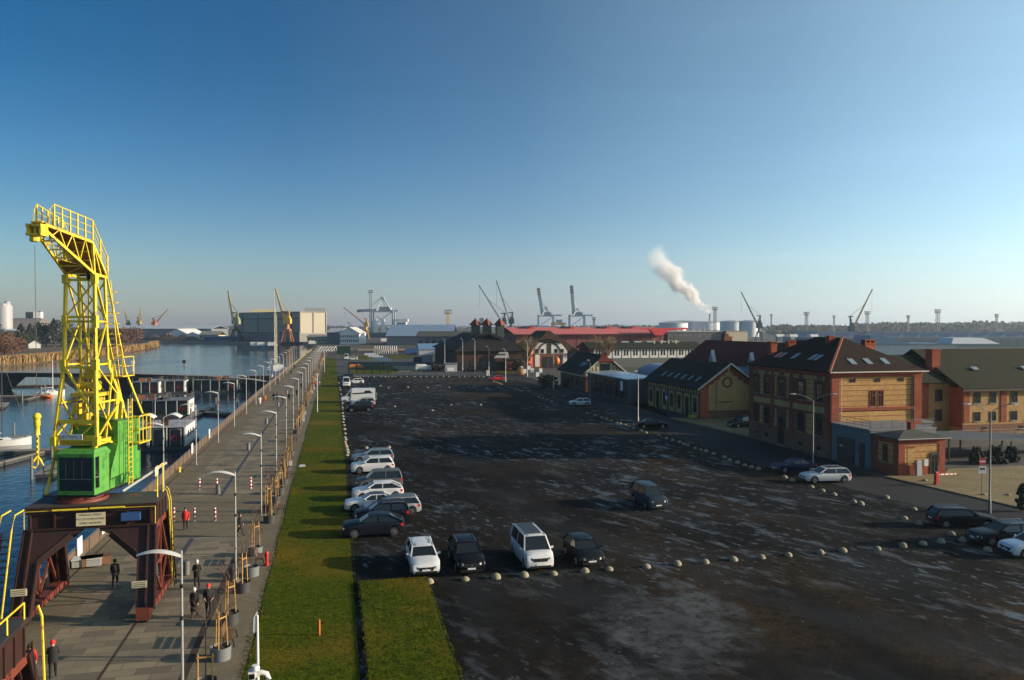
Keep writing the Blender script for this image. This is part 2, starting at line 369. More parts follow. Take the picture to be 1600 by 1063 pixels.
# ---------------------------------------------------------------- camera, light, sky, air
cam = bpy.data.cameras.new('camera'); co = bpy.data.objects.new('camera', cam); C.objects.link(co)
cam.sensor_width = 36; cam.lens = F/1600*36; cam.clip_end = 9000; cam.clip_start = .5
co.location = (0,0,EYE); co.rotation_euler = (PI/2 - PIT, 0, -YAW); SC.camera = co
SUN_EL = rad(14.5); SUN_AZ = math.atan2(-.235, .972)   # direction to the sun
sl = bpy.data.lights.new('sun', 'SUN'); sl.energy = 5.0; sl.angle = rad(.6); sl.color = (1, .82, .6)
so = bpy.data.objects.new('sun', sl); C.objects.link(so)
sd = Vector((math.cos(SUN_EL)*math.cos(SUN_AZ), math.cos(SUN_EL)*math.sin(SUN_AZ), math.sin(SUN_EL)))
so.rotation_euler = sd.to_track_quat('Z', 'Y').to_euler(); so.location = (60,-20,80)
w = bpy.data.worlds.new('World'); SC.world = w; w.use_nodes = True
nt = w.node_tree; bg = nt.nodes['Background']; sky = nt.nodes.new('ShaderNodeTexSky'); sky.sky_type = 'NISHITA'
sky.sun_disc = False; sky.sun_elevation = SUN_EL; sky.sun_rotation = PI/2 - SUN_AZ
sky.air_density = 1.0; sky.dust_density = .6; sky.ozone_density = 2.5; sky.altitude = 0
nn = N(nt); SKYN = 7.0
a_ = nn.n('ShaderNodeVectorMath', operation='SCALE'); a_.inputs['Scale'].default_value = 1/SKYN; nt.links.new(sky.outputs[0], a_.inputs[0])
g_ = nn.n('ShaderNodeGamma'); g_.inputs[1].default_value = 1.35; nt.links.new(a_.outputs[0], g_.inputs[0])
h_ = nn.n('ShaderNodeHueSaturation'); h_.inputs['Saturation'].default_value = 1.27; nt.links.new(g_.outputs[0], h_.inputs['Color'])
c_ = nn.n('ShaderNodeVectorMath', operation='SCALE'); c_.inputs['Scale'].default_value = SKYN; nt.links.new(h_.outputs[0], c_.inputs[0])
tc = nn.n('ShaderNodeTexCoord'); dp = nn.n('ShaderNodeVectorMath', operation='DOT_PRODUCT'); nt.links.new(tc.outputs['Generated'], dp.inputs[0]); dp.inputs[1].default_value = (math.cos(SUN_AZ), math.sin(SUN_AZ), 0)
gl_ = nn.ramp(nn.math('MULTIPLY_ADD', dp.outputs['Value'], .5, .5), [(.2,0.0),(.36,.015),(.5,.07),(.65,.21),(.77,.40),(1.0,1.0)])
ad = nn.mix(1.0, c_.outputs[0], nn.mix(1.0, gl_, tuple(v/.085/1.366 for v in (.78,1.02,1.0)), 'MULTIPLY'), 'ADD')
sz = nn.n('ShaderNodeSeparateXYZ'); nt.links.new(tc.outputs['Generated'], sz.inputs[0])
hz = nn.math('MULTIPLY', nn.ramp(sz.outputs[2], [(0.0,1.0),(.05,.8),(.13,.35),(.28,0.0)]), nn.math('MULTIPLY_ADD', dp.outputs['Value'], .1, .24))
ad = nn.mix(1.0, ad, nn.mix(1.0, hz, tuple(v/.085/1.366 for v in (.22,.24,.8)), 'MULTIPLY'), 'ADD')
cm = nn.n('ShaderNodeMapping'); cm.inputs['Scale'].default_value = (2.0,2.0,26.0); nt.links.new(tc.outputs['Generated'], cm.inputs[0])
ci = nn.math('MULTIPLY_ADD', nn.ramp(nn.noise(cm.outputs[0], 1.3, 6, .6), [(.5,0.0),(.8,1.0)]), .05, .99)
ad = nn.mix(1.0, ad, ci, 'MULTIPLY')
nt.links.new(ad, bg.inputs[0]); bg.inputs[1].default_value = .0705
SC.cycles.volume_bounces = 2
SC.view_settings.view_transform = 'Standard'; SC.view_settings.look = 'None'; SC.view_settings.exposure = .8; SC.view_settings.gamma = 1.0
HAZE = True
if HAZE:
    mb = MB(); mb.bx(-3700,3700,-120,4700,-4.5,190)
    hm = bpy.data.materials.new('thin_haze'); hm.use_nodes = True; t = hm.node_tree
    for nd in list(t.nodes): t.nodes.remove(nd)
    o_ = t.nodes.new('ShaderNodeOutputMaterial'); v_ = t.nodes.new('ShaderNodeVolumePrincipled')
    v_.inputs['Color'].default_value = (.62,.8,1,1); v_.inputs['Density'].default_value = .000115; v_.inputs['Anisotropy'].default_value = .45
    t.links.new(v_.outputs[0], o_.inputs['Volume'])
    tag(mb.build('haze', hm), kind='stuff')
# grass tufts giving the near lawns a rough surface and ragged edges
mb = MB(); gr = random.Random(3)
for k in range(42000):
    t = gr.random(); 
    if t < .55: y = 30 + 75*gr.random()**1.4; x = gr.uniform(LX-.12, 1.05); z = .04
    elif t < .85: y = gr.uniform(28, 48.8); x = gr.uniform(1.32, 5.35); z = .19
    elif t < .93: y = gr.uniform(28, 110); x = gr.choice((LX+gr.uniform(-.3,.1), 1.08+gr.uniform(-.12,.18))); z = .03
    else: x = gr.uniform(1.4,5.65); y = gr.choice((48.4+gr.uniform(0,.7),)) if gr.random() < .4 else gr.uniform(30,48); z = .17 if y < 48.6 else .06; x = x if y > 48 else 5.35+gr.uniform(-.1,.25)
    h = gr.uniform(.015,.05); r = gr.uniform(.015,.05); a = gr.uniform(0,PI); lx, ly = gr.uniform(-.06,.06), gr.uniform(-.06,.06); cx, cy = math.cos(a)*r, math.sin(a)*r
    mb.face([(x-cx,y-cy,z),(x+cx,y+cy,z),(x+cx*.7+lx,y+cy*.7+ly,z+h),(x-cx*.5+lx,y-cy*.5+ly,z+h*.8)])
tag(mb.build('grass_tufts', GRASS), kind='stuff')
# ---------------------------------------------------------------- helpers for parts built in world coordinates
def matrix_of(o):
    m = Matrix.LocRotScale(o.location, o.rotation_euler, None)
    return matrix_of(o.parent) @ m if o.parent else m
def part(mb, name, mats, parent, smooth=False, bevel=0):
    o = mb.build(name, mats, parent, smooth, bevel=bevel)
    o.data.transform(matrix_of(parent).inverted()); return o
_fonts = {}
def lettering(name, text, size, m, parent, loc, rx=PI/2, rz=0.0, align='CENTER', ext=.004, sx=1.0):
    cu = bpy.data.curves.new(name, 'FONT'); cu.body = text; cu.size = size; cu.align_x = align; cu.align_y = 'CENTER'; cu.extrude = ext; cu.resolution_u = 2
    tmp = bpy.data.objects.new('tmp', cu); C.objects.link(tmp)
    bpy.context.view_layer.update()
    me = bpy.data.meshes.new_from_object(tmp.evaluated_get(bpy.context.evaluated_depsgraph_get()))
    bpy.data.objects.remove(tmp); me.materials.clear(); me.materials.append(m); me.name = name
    me.transform(Matrix.Diagonal((sx,1,1,1)))
    o = bpy.data.objects.new(name, me); C.objects.link(o)
    me.transform(matrix_of(parent).inverted() @ (Matrix.Translation(loc) @ Matrix.Rotation(rz,4,'Z') @ Matrix.Rotation(rx,4,'X')))
    o.parent = parent; return o
ink = M('black_lettering', (.02,.02,.02), .6, 0, .1, 5)
ink_soft = M('faded_lettering', (.16,.14,.09), .7, 0, .2, 9)
cream = M('cream_sign_panel', (.62,.55,.36), .6, 0, .08, 3)
signwhite = M('white_sign_panel', (.8,.8,.8), .5, 0, .05, 3)

# ---------------------------------------------------------------- harbour crane
def portal(parent, ox=0.0, oy=0.0, full=True):
    """red steel half-open portal: table on four splayed legs; x -16.4..-9.8, y 44.9..51.4"""
    X0, X1, Y0, Y1, ZT = -16.35+ox, -9.7+ox, 46.6+oy, 49.8+oy, 6.1
    m = MB(); m.bx(X0, X1, Y0, Y1, ZT-.1, ZT)
    m.bx(X0+.15, X1-.15, Y0+.1, Y0+.25, 4.95, ZT-.102); m.bx(X0+.15, X1-.15, Y1-.25, Y1-.1, 4.95, ZT-.102)
    m.bx(X0+.1, X0+.25, Y0+.26, Y1-.26, 4.95, ZT-.102); m.bx(X1-.25, X1-.1, Y0+.26, Y1-.26, 4.95, ZT-.102)
    m.bx(X0+.15, X1-.15, Y0-.16, Y0+.098, 4.9, 5.0); m.bx(X0+.1, X1-.1, Y0-.02, Y0+.098, ZT-.35, ZT-.105)
    for k in range(6):
        x = X0+.3+k*(X1-X0-.6)/5; m.bx(x-.05, x+.05, Y0-.1, Y0+.099, 5.0, ZT-.36)
    for x in (X1-.099,):
        for k in range(4): m.bx(x, x+.06, Y0+.3+k*.8, Y0+.38+k*.8, 4.95, ZT-.11)
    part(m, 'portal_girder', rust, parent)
    m = MB(); m.bx(X0+.02, X1-.02, Y0+.02, Y1-.02, ZT+.003, ZT+.03); part(m, 'deck_plate', steel_deck, parent)
    # arched front and rear plates
    for yy, top in ((45.15, Y0+.05), (51.1, Y1-.05)):
        yb = yy + oy
        for s in (0, 1):
            fx = (lambda u: X0 + u) if s == 0 else (lambda u: X1 - u)
            poly = [(-.15,.75),(.75,.75),(.85,3.3),(1.0,3.7),(2.35,4.55),(2.9,4.75),(2.9,4.93),(.05,4.93)]
            def fn(u, v, w_, fx=fx, yb=yb, top=top):
                t = (v-.75)/(4.93-.75); return (fx(u), yb + (top-yb)*t + w_, v)
            m = MB(); m.prism(poly, fn, -.07, .07)
            # flanges along the leg's edges
            for a, b in (((-.15,.75),(.05,4.93)), ((.75,.75),(.85,3.3)), ((.85,3.3),(2.35,4.55))):
                m.bar(fn(a[0],a[1],0), fn(b[0],b[1],0), .09, .34)
            m.bar(fn(.3,.75,0), fn(.42,4.9,0), .1, .42)
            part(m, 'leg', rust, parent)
    for s, x in ((0, X0+.3), (1, X1-.3)):
        m = MB()
        m.bx(x-.28, x+.28, 44.7+oy, 51.5+oy, .42, .76); m.bx(x-.34, x+.34, 44.5+oy, 44.69+oy, .3, .95); m.bx(x-.34, x+.34, 51.51+oy, 51.7+oy, .3, .95)
        for k in range(8):
            m.bx(x-.33, x-.281, 45+k*.85+oy, 45.07+k*.85+oy, .42, .76); m.bx(x+.281, x+.33, 45+k*.85+oy, 45.07+k*.85+oy, .42, .76)
        b = part(m, 'bogie_beam', rust_lite, parent)
        for k, y in enumerate((45.1, 45.9, 50.4, 51.2)):
            q = MB()
            q.prism([(.28*math.cos(a*PI/6), .28*math.sin(a*PI/6)) for a in range(12)], lambda u, v, w_: (x+w_, y+oy+u, .3+v), -.1, .1)
            part(q, 'wheel', black_p, b)
        # lattice between front and rear legs
        m = MB(); xo = x + (.15 if s else -.15)
        m.bar((xo,45.3+oy,.8),(xo,48.2+oy,4.9), .14); m.bar((xo,51.0+oy,.8),(xo,48.2+oy,4.9), .14)
        m.bar((xo,46.3+oy,2.6),(xo,50.0+oy,2.6), .12); m.bar((xo,48.2+oy,.76),(xo,46.4+oy,2.6), .1); m.bar((xo,48.2+oy,.76),(xo,50+oy,2.6), .1)
        m.bar((xo,48.2+oy,.76),(xo,48.2+oy,4.9), .1); m.box((xo,48.2+oy,2.6), (.06,.6,.5)); m.bx(xo-.05, xo+.05, 46.7+oy, 49.7+oy, 4.6, 4.94)
        part(m, 'brace', rust_lite, parent)
    return X0, X1, Y0, Y1, ZT
cr = thing('harbour_crane', 'tall yellow and green harbour crane on a rust red portal standing over the promenade', 'harbour crane', (-13.1,48.2,0))
X0, X1, Y0, Y1, ZT = portal(cr)
# deck details: handrails, ladders, pipes, boxes
def rail(mb, pts, h, n_mid=1, r=.025, posts=True, step=1.0):
    pts = [Vector(p) for p in pts]
    up = Vector((0,0,h))
    mb.tube([p+up for p in pts], r, 5)
    for k in range(n_mid): mb.tube([p+up*((k+1)/(n_mid+1)) for p in pts], r*.75, 4)
    for a, b in zip(pts, pts[1:]):
        n = max(1, int((b-a).length/step))
        for i in range(n+1): 
            if posts: mb.tube([a.lerp(b, i/n), a.lerp(b, i/n)+up], r, 4)
m = MB(); rail(m, [(X0+.05,Y0-.12,5.0),(X1-.05,Y0-.12,5.0)], .95, 0, .022, True, 6.0); part(m, 'handrail', yellow_dim, cr)
m = MB(); m.tube([(-14.9,Y0-.2,5.98),(-13.15,Y0-.2,5.98)], .055, 8); m.tube([(-13.05,Y0-.2,6.0),(-11.3,Y0-.2,6.0)], .055, 8); part(m, 'yellow_pipe', yellow, cr)
m = MB()
for x in (X0-.75, X0-.12):
    m.tube([(x-.25,44.4,.5),(x-.05,45.4,5.2),(x+.05,45.6,6.0),(x+.3,46.1,6.15)], .045, 6)
part(m, 'handrail', yellow, cr)
m = MB()
for x in (X0-.68, X0-.2): m.bar((x-.2,44.55,.5),(x,45.6,5.1), .05, .14)
for k in range(13): 
    t = k/13; m.bar((X0-.88+.2*t,44.55+1.05*t,.6+4.5*t),(X0-.4+.2*t,44.55+1.05*t,.6+4.5*t), .2, .03)
part(m, 'access_ladder', rust, cr)
m = MB()
for y in (49.5, 50.0): m.tube([(X1+.2,y+.2,.4),(X1+.08,y,5.6),(X1-.05,y,6.2),(X1-.2,y,6.35)], .03, 6)
part(m, 'handrail', yellow, cr)
m = MB()
for k in range(14): m.bar((X1+.3-.02*k,49.6,.5+.38*k),(X1+.3-.02*k,50.1,.5+.38*k), .04)
for y in (49.58, 50.12): m.bar((X1+.32,y,.4),(X1+.06,y,5.6), .05)
part(m, 'access_ladder', black_p, cr)
m = MB(); m.box((-11.0,Y0-.05,5.45),(.95,.4,.42)); o = part(m, 'equipment_box', blue_p, cr)
m = MB(); m.bx(-13.72,-12.27,Y0-.26,Y0-.22,5.07,5.78); sg = part(m, 'name_sign', cream, cr)
for k, (t, s) in enumerate((('FUNDACJA  OKRĘTY', .145),('PLAC SZCZECIN ŁADUNEK', .145),('DŹWIG  WĘGROWY', .145))):
    lettering('lettering', t, s, ink_soft, sg, (-12.995, Y0-.262, 5.67-.225*k), sx=.82)
for z, xx in ((1.9, X1-.55), (1.9, X0+.3)):
    m = MB(); m.bx(xx-.4, xx+.35, 45.0, 45.05, z, z+.36); q = part(m, 'notice_board', cream, cr)
    for k in range(3):
        e = MB(); e.bx(xx-.33, xx+.27, 44.99, 44.998, z+.06+.1*k, z+.1+.1*k); part(e, 'lettering', ink_soft, q)
# slewing ring
m = MB(); m.lathe([(1.35,0),(1.35,.16),(1.1,.16),(1.1,.3)], 24, (-14.0,48.4,ZT+.032)); part(m, 'slewing_ring', rust_lite, cr, 30)
m = MB(); m.bx(-15.5,-12.7,47.5,53.1,6.44,6.6); part(m, 'turntable_floor', black_p, cr)
# cab
cab = MB(); xa, xb, ya, yb, z0, z1 = -14.68, -12.6, 47.2, 48.75, 6.62, 9.0
cab.bx(xa, xb, ya, yb, z0, z0+.22); cab.bx(xa-.06, xb+.06, ya-.14, yb, 8.72, 8.92)
cab.hexa([(xa,ya,8.92),(xb,ya,8.92),(xb,yb,8.92),(xa,yb,8.92),(xa+.1,ya+.2,9.1),(xb-.1,ya+.2,9.1),(xb-.1,yb-.1,9.1),(xa+.1,yb-.1,9.1)])
for x in (xa, xb-.1): cab.bx(x, x+.1, ya, ya+.1, z0+.22, 8.72)
cab.bx(xa, xa+.08, ya+.1, yb, z0+.22, 7.3); cab.bx(xb-.08, xb, ya+.5, yb, z0+.22, 8.72); cab.bx(xa, xb, yb-.06, yb, z0+.22, 8.72)
cab.bx(xb-.08, xb, ya+.1, ya+.5, z0+.22, z0+.35); cab.bx(xa, xa+.08, ya+.9, yb-.06, 7.3, 8.72)
cb = part(cab, 'cab', green_p, cr)
m = MB(); m.bx(xa+.1, xb-.1, ya+.03, ya+.05, z0+.22, 8.72); part(m, 'pane', glass, cb)
m = MB(); m.bx(xb-.06, xb-.03, ya+.1, ya+.5, z0+.35, 8.72); part(m, 'pane', glass, cb); m = MB(); m.bx(xa+.02, xa+.05, ya+.1, ya+.9, 7.3, 8.72); part(m, 'pane', glass, cb)
m = MB(); m.bx(xa+.1, xb-.1, ya+.0, ya+.028, z0+.85, z0+.89)
for x in (-14.2,-13.75,-13.3): m.bx(x-.012, x+.012, ya+.005, ya+.029, z0+.9, 8.5)
m.bx(xb-.028, xb-.005, ya+.1, ya+.5, 7.55, 7.6)
part(m, 'window_bars', galv_d, cb)
m = MB(); rail(m, [(xa-.75,47.2,6.62),(xa-.75,48.7,6.62)], 1.9, 2, .03); m.bx(xa-.8,xa-.02,47.1,48.75,6.55,6.62); part(m, 'side_platform', black_p, cr)
# machine house
m = MB(); hx0, hx1, hy0, hy1, hz0, hz1 = -15.5, -12.7, 49.9, 52.5, 6.6, 10.4
m.hexa([(hx0,hy0,hz0),(hx1,hy0,hz0),(hx1,hy1,hz0),(hx0,hy1,hz0),(hx0,hy0,hz1),(hx1,hy0,hz1),(hx1,hy1,hz1-.1),(hx0,hy1,hz1-.1)])
m.hexa([(-13.9,48.95,hz0),(hx1,48.95,hz0),(hx1,49.89,hz0),(-13.9,49.89,hz0),(-13.9,49.15,7.7),(hx1,49.15,7.7),(hx1,49.89,9.1),(-13.9,49.89,9.1)])
for k in range(6): m.bx(hx1, hx1+.035, hy0+.1+k*.48, hy0+.15+k*.48, hz0, hz1-.15)
mh = part(m, 'machine_house', green_p, cr)
m = MB(); m.hexa([(hx0-.1,hy0-.12,hz1+.002),(hx1+.12,hy0-.12,hz1+.002),(hx1+.12,hy1+.1,hz1-.098),(hx0-.1,hy1+.1,hz1-.098),(hx0+1,hy0-.12,hz1+.3),(hx1-1.2,hy0-.12,hz1+.3),(hx1-1.2,hy1+.1,hz1+.2),(hx0+1,hy1+.1,hz1+.2)]); part(m, 'roof', M('dull_green_roof', (.05,.17,.06), .55, 0, .25, 1), mh)
m = MB(); m.bx(hx1+.002, hx1+.05, 51.3, 51.9, hz0+.3, hz0+2.3); part(m, 'door', M('green_door', (.04,.3,.06), .4, 0, .1, 1), mh)
m = MB(); m.bx(hx1+.002, hx1+.04, 52.15, 52.45, hz0+1.7, hz0+2.7); part(m, 'window', black_p, mh)
m = MB()
for y in (50.7,51.15): m.tube([(hx1+.2,y,6.5),(hx1+.2,y,11.6)], .035, 5)
for k in range(16): m.tube([(hx1+.2,50.7,6.6+.3*k),(hx1+.2,51.15,6.6+.3*k)], .022, 4)
part(m, 'ladder', yellow, mh)
m = MB()
for z in (8.9, 9.7, 10.5): m.tube([(hx1+.1,51.2,z),(hx1+.6,51.2,z),(hx1+.6,52.6,z),(hx1+.1,52.6,z)], .035, 5)
for p in ((hx1+.6,51.2),(hx1+.6,51.65),(hx1+.6,52.1),(hx1+.6,52.6),(hx1+.35,51.2)): m.tube([(p[0],p[1],8.9),(p[0],p[1],10.5)], .035, 5)
m.bx(hx1+.05, hx1+.6, 51.2, 52.6, 8.84, 8.88)
part(m, 'balcony', yellow, mh)
m = MB(); rail(m, [(X1-.25,48.0,ZT+.03),(X1-.25,49.5,ZT+.03)], 1.7, 0, .035, True, 1.5); part(m, 'handrail', yellow, cr)
m = MB(); m.bx(X1-.5,X1-.46,48.6,49.3,ZT+1.1,ZT+1.65); part(m, 'notice_board', signwhite, cr)
m = MB(); m.bar((-12.1,49.4,6.3),(X1-.1,49.8,7.8), .12); part(m, 'stair_rail', white_p, cr)
# tower: chords as (half width, y, z)
TX = -14.1
fr = [(1.1,47.95,8.9),(1.22,48.0,9.6),(.9,48.5,13.75),(.82,48.65,18.9)]
bk = [(1.15,51.3,10.4),(1.1,50.95,11.4),(.82,49.95,13.75),(.76,49.8,18.9)]
def pt(q, s): return Vector((TX + s*q[0], q[1], q[2]))
def sub(q, z):
    for a, b in zip(q, q[1:]):
        if a[2] <= z <= b[2]:
            t = (z-a[2])/(b[2]-a[2]); return tuple(a[i]+(b[i]-a[i])*t for i in range(3))
    return q[-1]
m = MB()
for s in (-1, 1):
    for a, b in zip(fr, fr[1:]): m.bar(pt(a,s), pt(b,s), .13, .22)
    for a, b in zip(bk, bk[1:]): m.bar(pt(a,s), pt(b,s), .11, .16)
    for z in (13.75,): m.box(pt(sub(fr,z),s)+Vector((0,-.02,0)), (.3,.34,.6)); m.box(pt(sub(bk,z),s), (.24,.26,.4))
    m.box(pt(sub(fr,16.2),s)+Vector((0,.02,0)), (.26,.3,.7)); m.box(pt(sub(fr,18.6),s), (.28,.36,.5)); m.box(pt(sub(fr,9.5),s), (.3,.4,.5))
    # legs down to the turntable
    m.bar(pt(fr[0],s), (TX+s*1.2, 49.1, 6.6), .15); m.bar(pt(fr[0],s), (TX+s*1.25, 47.3, 6.62), .12)
    # side panels
    Zs = [9.6, 11.6, 13.75, 16.2, 18.8]
    for i, (za, zb) in enumerate(zip(Zs, Zs[1:])):
        A, B = sub(fr,za), sub(bk,max(za,10.4)); A2, B2 = sub(fr,zb), sub(bk,max(zb,10.4))
        m.bar(pt(A,s), pt(B2,s), .08) if i % 2 == 0 else m.bar(pt(B,s), pt(A2,s), .08)
        m.bar(pt(A2,s), pt(B2,s), .1)
    m.bar(pt(sub(fr,9.6),s), (TX+s*.95,50.6,9.0), .12); m.bar((TX+s*.95,50.6,9.0), pt(sub(fr,12.0),s), .09); m.bar((TX+s*.95,50.3,9.0),(TX+s*.95,50.6,12.0), .12)
    m.bar((TX+s*1.0,49.7,6.6),(TX+s*1.0,50.6,12.0), .16, .3); m.bar((TX+s*1.05,49.2,9.4),(TX+s*.9,50.3,13.7), .1)
    m.bar((TX+s*1.1,50.2,6.7),pt(sub(bk,11.4),s), .14)
for q in (fr, bk):
    for z in ((9.6,10.6,13.6,16.2,16.45,18.55) if q is fr else (10.6,13.75,16.2,18.7)):
        m.bar(pt(sub(q,z),-1), pt(sub(q,z),1), .1, .14)
    for (za,zb) in ((16.4,18.5),):
        m.bar(pt(sub(q,za),-1), pt(sub(q,zb),1), .07); m.bar(pt(sub(q,za),1), pt(sub(q,zb),-1), .07)
    m.bar(pt(sub(q,13.7),-1), pt(sub(q,16.0),1), .09); m.bar(pt(sub(q,16.0),-1), pt(sub(q,15.0),.0), .07); m.bar(pt(sub(q,13.6),-1), pt(sub(q,10.8),1), .08)
    m.bar(pt(sub(q,10.6),-1), pt(sub(q,9.7),-.2), .07); m.bar(pt(sub(q,10.6),1), pt(sub(q,9.7),.2), .07)
m.bar(pt(sub(fr,9.65),-1), pt(sub(fr,9.65),1), .16, .3); m.bar(pt(sub(fr,10.55),-1), pt(sub(fr,10.55),1), .12, .2)
tw = part(m, 'tower', yellow, cr)
m = MB(); m.bx(-15.1,-13.0,48.2,49.7,9.2,9.5); m.bx(-14.9,-13.3,48.9,50.2,11.9,12.1)
m.lathe([(.28,-.55),(.28,-.5),(.2,-.5),(.2,.5),(.28,.5),(.28,.55)], 12, (0,0,0))
for v in m.bm.verts[-72:]:
    c0 = v.co.copy(); v.co = Vector((c0.z-14.1, c0.x+49.5, c0.y+12.5))
m.bx(-14.75,-14.2,49.3,50.0,10.2,10.9); m.bx(-13.9,-13.5,49.2,50.0,11.1,11.8); m.bx(-14.3,-13.7,49.3,49.9,12.9,13.5)
m.bx(-14.8,-14.4,48.9,49.5,10.9,11.5)
part(m, 'winch_gear', yellow_dim, tw)
m = MB(); rail(m, [(TX+1.0,50.3,13.0),(TX+1.5,50.3,13.0),(TX+1.5,51.6,13.0)], 1.1, 1, .03); m.bx(TX-1,TX+1.5,50.3,51.7,12.93,12.99); part(m, 'platform', yellow, tw)
# ladder with cage up the back
m = MB()
for x in (TX+.55, TX+1.0): m.tube([(x,50.9,13.0),(x-.1,50.2,18.6)], .03, 4)
for k in range(18): 
    t = k/18; m.tube([(TX+.55-.1*t,50.9-.7*t,13+5.6*t),(TX+1.0-.1*t,50.9-.7*t,13+5.6*t)], .02, 4)
for k in range(8):
    t = .1+k/9; yy, zz = 50.9-.7*t, 13+5.6*t
    m.tube([(TX+.5,yy,zz),(TX+.55,yy+.5,zz+.05),(TX+1.0,yy+.5,zz+.05),(TX+1.05,yy,zz)], .02, 4)
part(m, 'ladder', yellow, tw)
m = MB(); m.bar((TX+.8,50.0,18.7),(TX+1.1,51.4,13.2), .09); m.bar((TX+1.1,51.4,13.2),(TX+1.4,52.8,10.5), .1)
for q in (1,):
    part(m, 'tie_rod', yellow, tw); m = MB(); m.bar((TX-.8,50.0,18.7),(TX-1.1,51.4,13.2), .09); m.bar((TX-1.1,51.4,13.2),(TX-1.4,52.8,10.5), .1)
part(m, 'tie_rod', yellow, tw)
m = MB(); m.bx(-14.72,-13.5,47.62,47.66,9.62,9.92); cs = part(m, 'capacity_sign', signwhite, cr)
lettering('lettering', 'UDŹWIG 2t', .25, ink, cs, (-14.11,47.617,9.76), sx=1.0)
# jib
nose_l, nose_u = (.3,45.15,20.85), (.36,44.9,21.2)
top_f, elbow, tail = (.82,48.6,18.9), (.82,48.45,20.66), (.82,50.0,18.75)
m = MB()
def lerp3(a, b, t): return tuple(a[i]+(b[i]-a[i])*t for i in range(3))
for s in (-1, 1):
    m.bar(pt(nose_l,s), pt(top_f,s), .1, .14); m.bar(pt(nose_u,s), pt(elbow,s), .09, .13); m.bar(pt(elbow,s), pt(tail,s), .1, .14)
    m.bar(pt(top_f,s), pt(tail,s), .1, .14); m.bar(pt(elbow,s), pt(top_f,s), .12); m.bar(pt(elbow,s), pt(lerp3(top_f,tail,.5),s), .08)
    m.bar(pt(nose_l,s), pt(nose_u,s), .12)
    for k in range(3):
        a, b = lerp3(nose_l,top_f,(k+.3)/3.4), lerp3(nose_u,elbow,(k+1)/3.6)
        m.bar(pt(a,s), pt(b,s), .05); m.bar(pt(lerp3(nose_l,top_f,(k+1.3)/3.4),s), pt(b,s), .05)
for k in range(6):
    a = lerp3(nose_l,top_f,k/5); m.bar(pt(a,-1), pt(a,1), .07)
    if k < 5:
        b = lerp3(nose_l,top_f,(k+1)/5); m.bar(pt(a,-1 if k%2 else 1), pt(b,1 if k%2 else -1), .06)
for k in range(5):
    a = lerp3(elbow,tail,k/4); m.bar(pt(a,-1), pt(a,1), .08)
jb = part(m, 'jib', yellow, cr)
m = MB(); D = Vector(pt(lerp3(nose_l,top_f,.72),0))
m.hexa([pt(lerp3(nose_l,top_f,.7),-1)+Vector((0,0,.02)), pt(lerp3(nose_l,top_f,.7),1)+Vector((0,0,.02)), pt(top_f,1)+Vector((0,0,.02)), pt(top_f,-1)+Vector((0,0,.02)),
        pt(lerp3(nose_l,top_f,.7),-1)+Vector((0,0,.1)), pt(lerp3(nose_l,top_f,.7),1)+Vector((0,0,.1)), pt(top_f,1)+Vector((0,0,.1)), pt(top_f,-1)+Vector((0,0,.1))])
a, b = pt(nose_u,0), pt(elbow,0)
for s0, q0, q1 in ((1, nose_u, elbow), (1, elbow, tail)):
    A0, A1, B0, B1 = pt(q0,-1), pt(q0,1), pt(q1,-1), pt(q1,1); u = Vector((0,0,.085)); v = Vector((0,0,.125))
    m.hexa([A0+u, A1+u, B1+u, B0+u, A0+v, A1+v, B1+v, B0+v])
part(m, 'catwalk_deck', M('rusty_walkway', (.32,.17,.05), .7, 0, .3, 2), jb)
m = MB()
for s in (-1, 1):
    e = Vector((s*.02,0,.12)); base = [pt(lerp3(nose_u,elbow,t),s)+e for t in (.06,.17,.33,.5,.66,.83,1.0)] + [pt(lerp3(elbow,tail,t),s)+e for t in (.5,.98)]
    up = Vector((0,0,1.12)); top = [q+up for q in base]; top[0] = base[0]+Vector((0,.1,.75))
    m.tube([base[0]]+top, .032, 5)
    for f_ in (.33,.66): m.tube([q+up*f_ for q in base[1:]], .022, 4)
    for q, t2 in zip(base[1:], top[1:]): m.bar(q, t2, .06, .1)
    m.tube([top[-1], base[-1]], .032, 5)
m.bx(TX-.3,TX+.3,44.7,44.9,21.3,21.36)
part(m, 'catwalk_railing', yellow, jb)
m = MB()
m.bx(TX-.4,TX+.4,44.45,45.1,21.05,21.2); m.bx(TX-.38,TX-.26,44.5,45.1,20.72,21.05); m.bx(TX+.26,TX+.38,44.5,45.1,20.72,21.05); m.bx(TX-.4,TX+.4,44.45,45.1,20.6,20.72); m.box((TX,44.8,20.88),(.1,.4,.32))
m.lathe([(.18,-.3),(.24,-.25),(.24,-.05),(.18,0)], 10, (TX-.1,44.75,20.59))
part(m, 'jib_head', yellow, jb)
for k, x in enumerate((-.45,-.15,.2,.5)):
    m = MB(); m.prism([(.26*math.cos(a*PI/7), .26*math.sin(a*PI/7)) for a in range(14)], lambda u, v, w_: (TX+x+w_, 48.7+u, 18.75+v), -.04, .04)
part(m, 'sheave', rust, jb)
m = MB(); m.tube([(TX-.1,44.75,20.1),(TX-.1,44.75,11.35)], .018, 5); part(m, 'cable', black_p, cr); m = MB(); m.tube([(TX+.1,49.2,18.7),(TX+.05,49.5,12.6)], .016, 5); part(m, 'cable', black_p, cr)
m = MB(); hc = (TX-.1,44.75,0)
m.ball((hc[0],hc[1],11.25), .2, 3); m.lathe([(.16,10.3),(.12,10.4),(.12,10.75),(.16,10.8),(.15,11.1)], 14, hc)
for k in range(9):
    z = 10.25-k*.14; m.box((hc[0],hc[1],z), (.14,.05,.16) if k%2 else (.05,.14,.16))
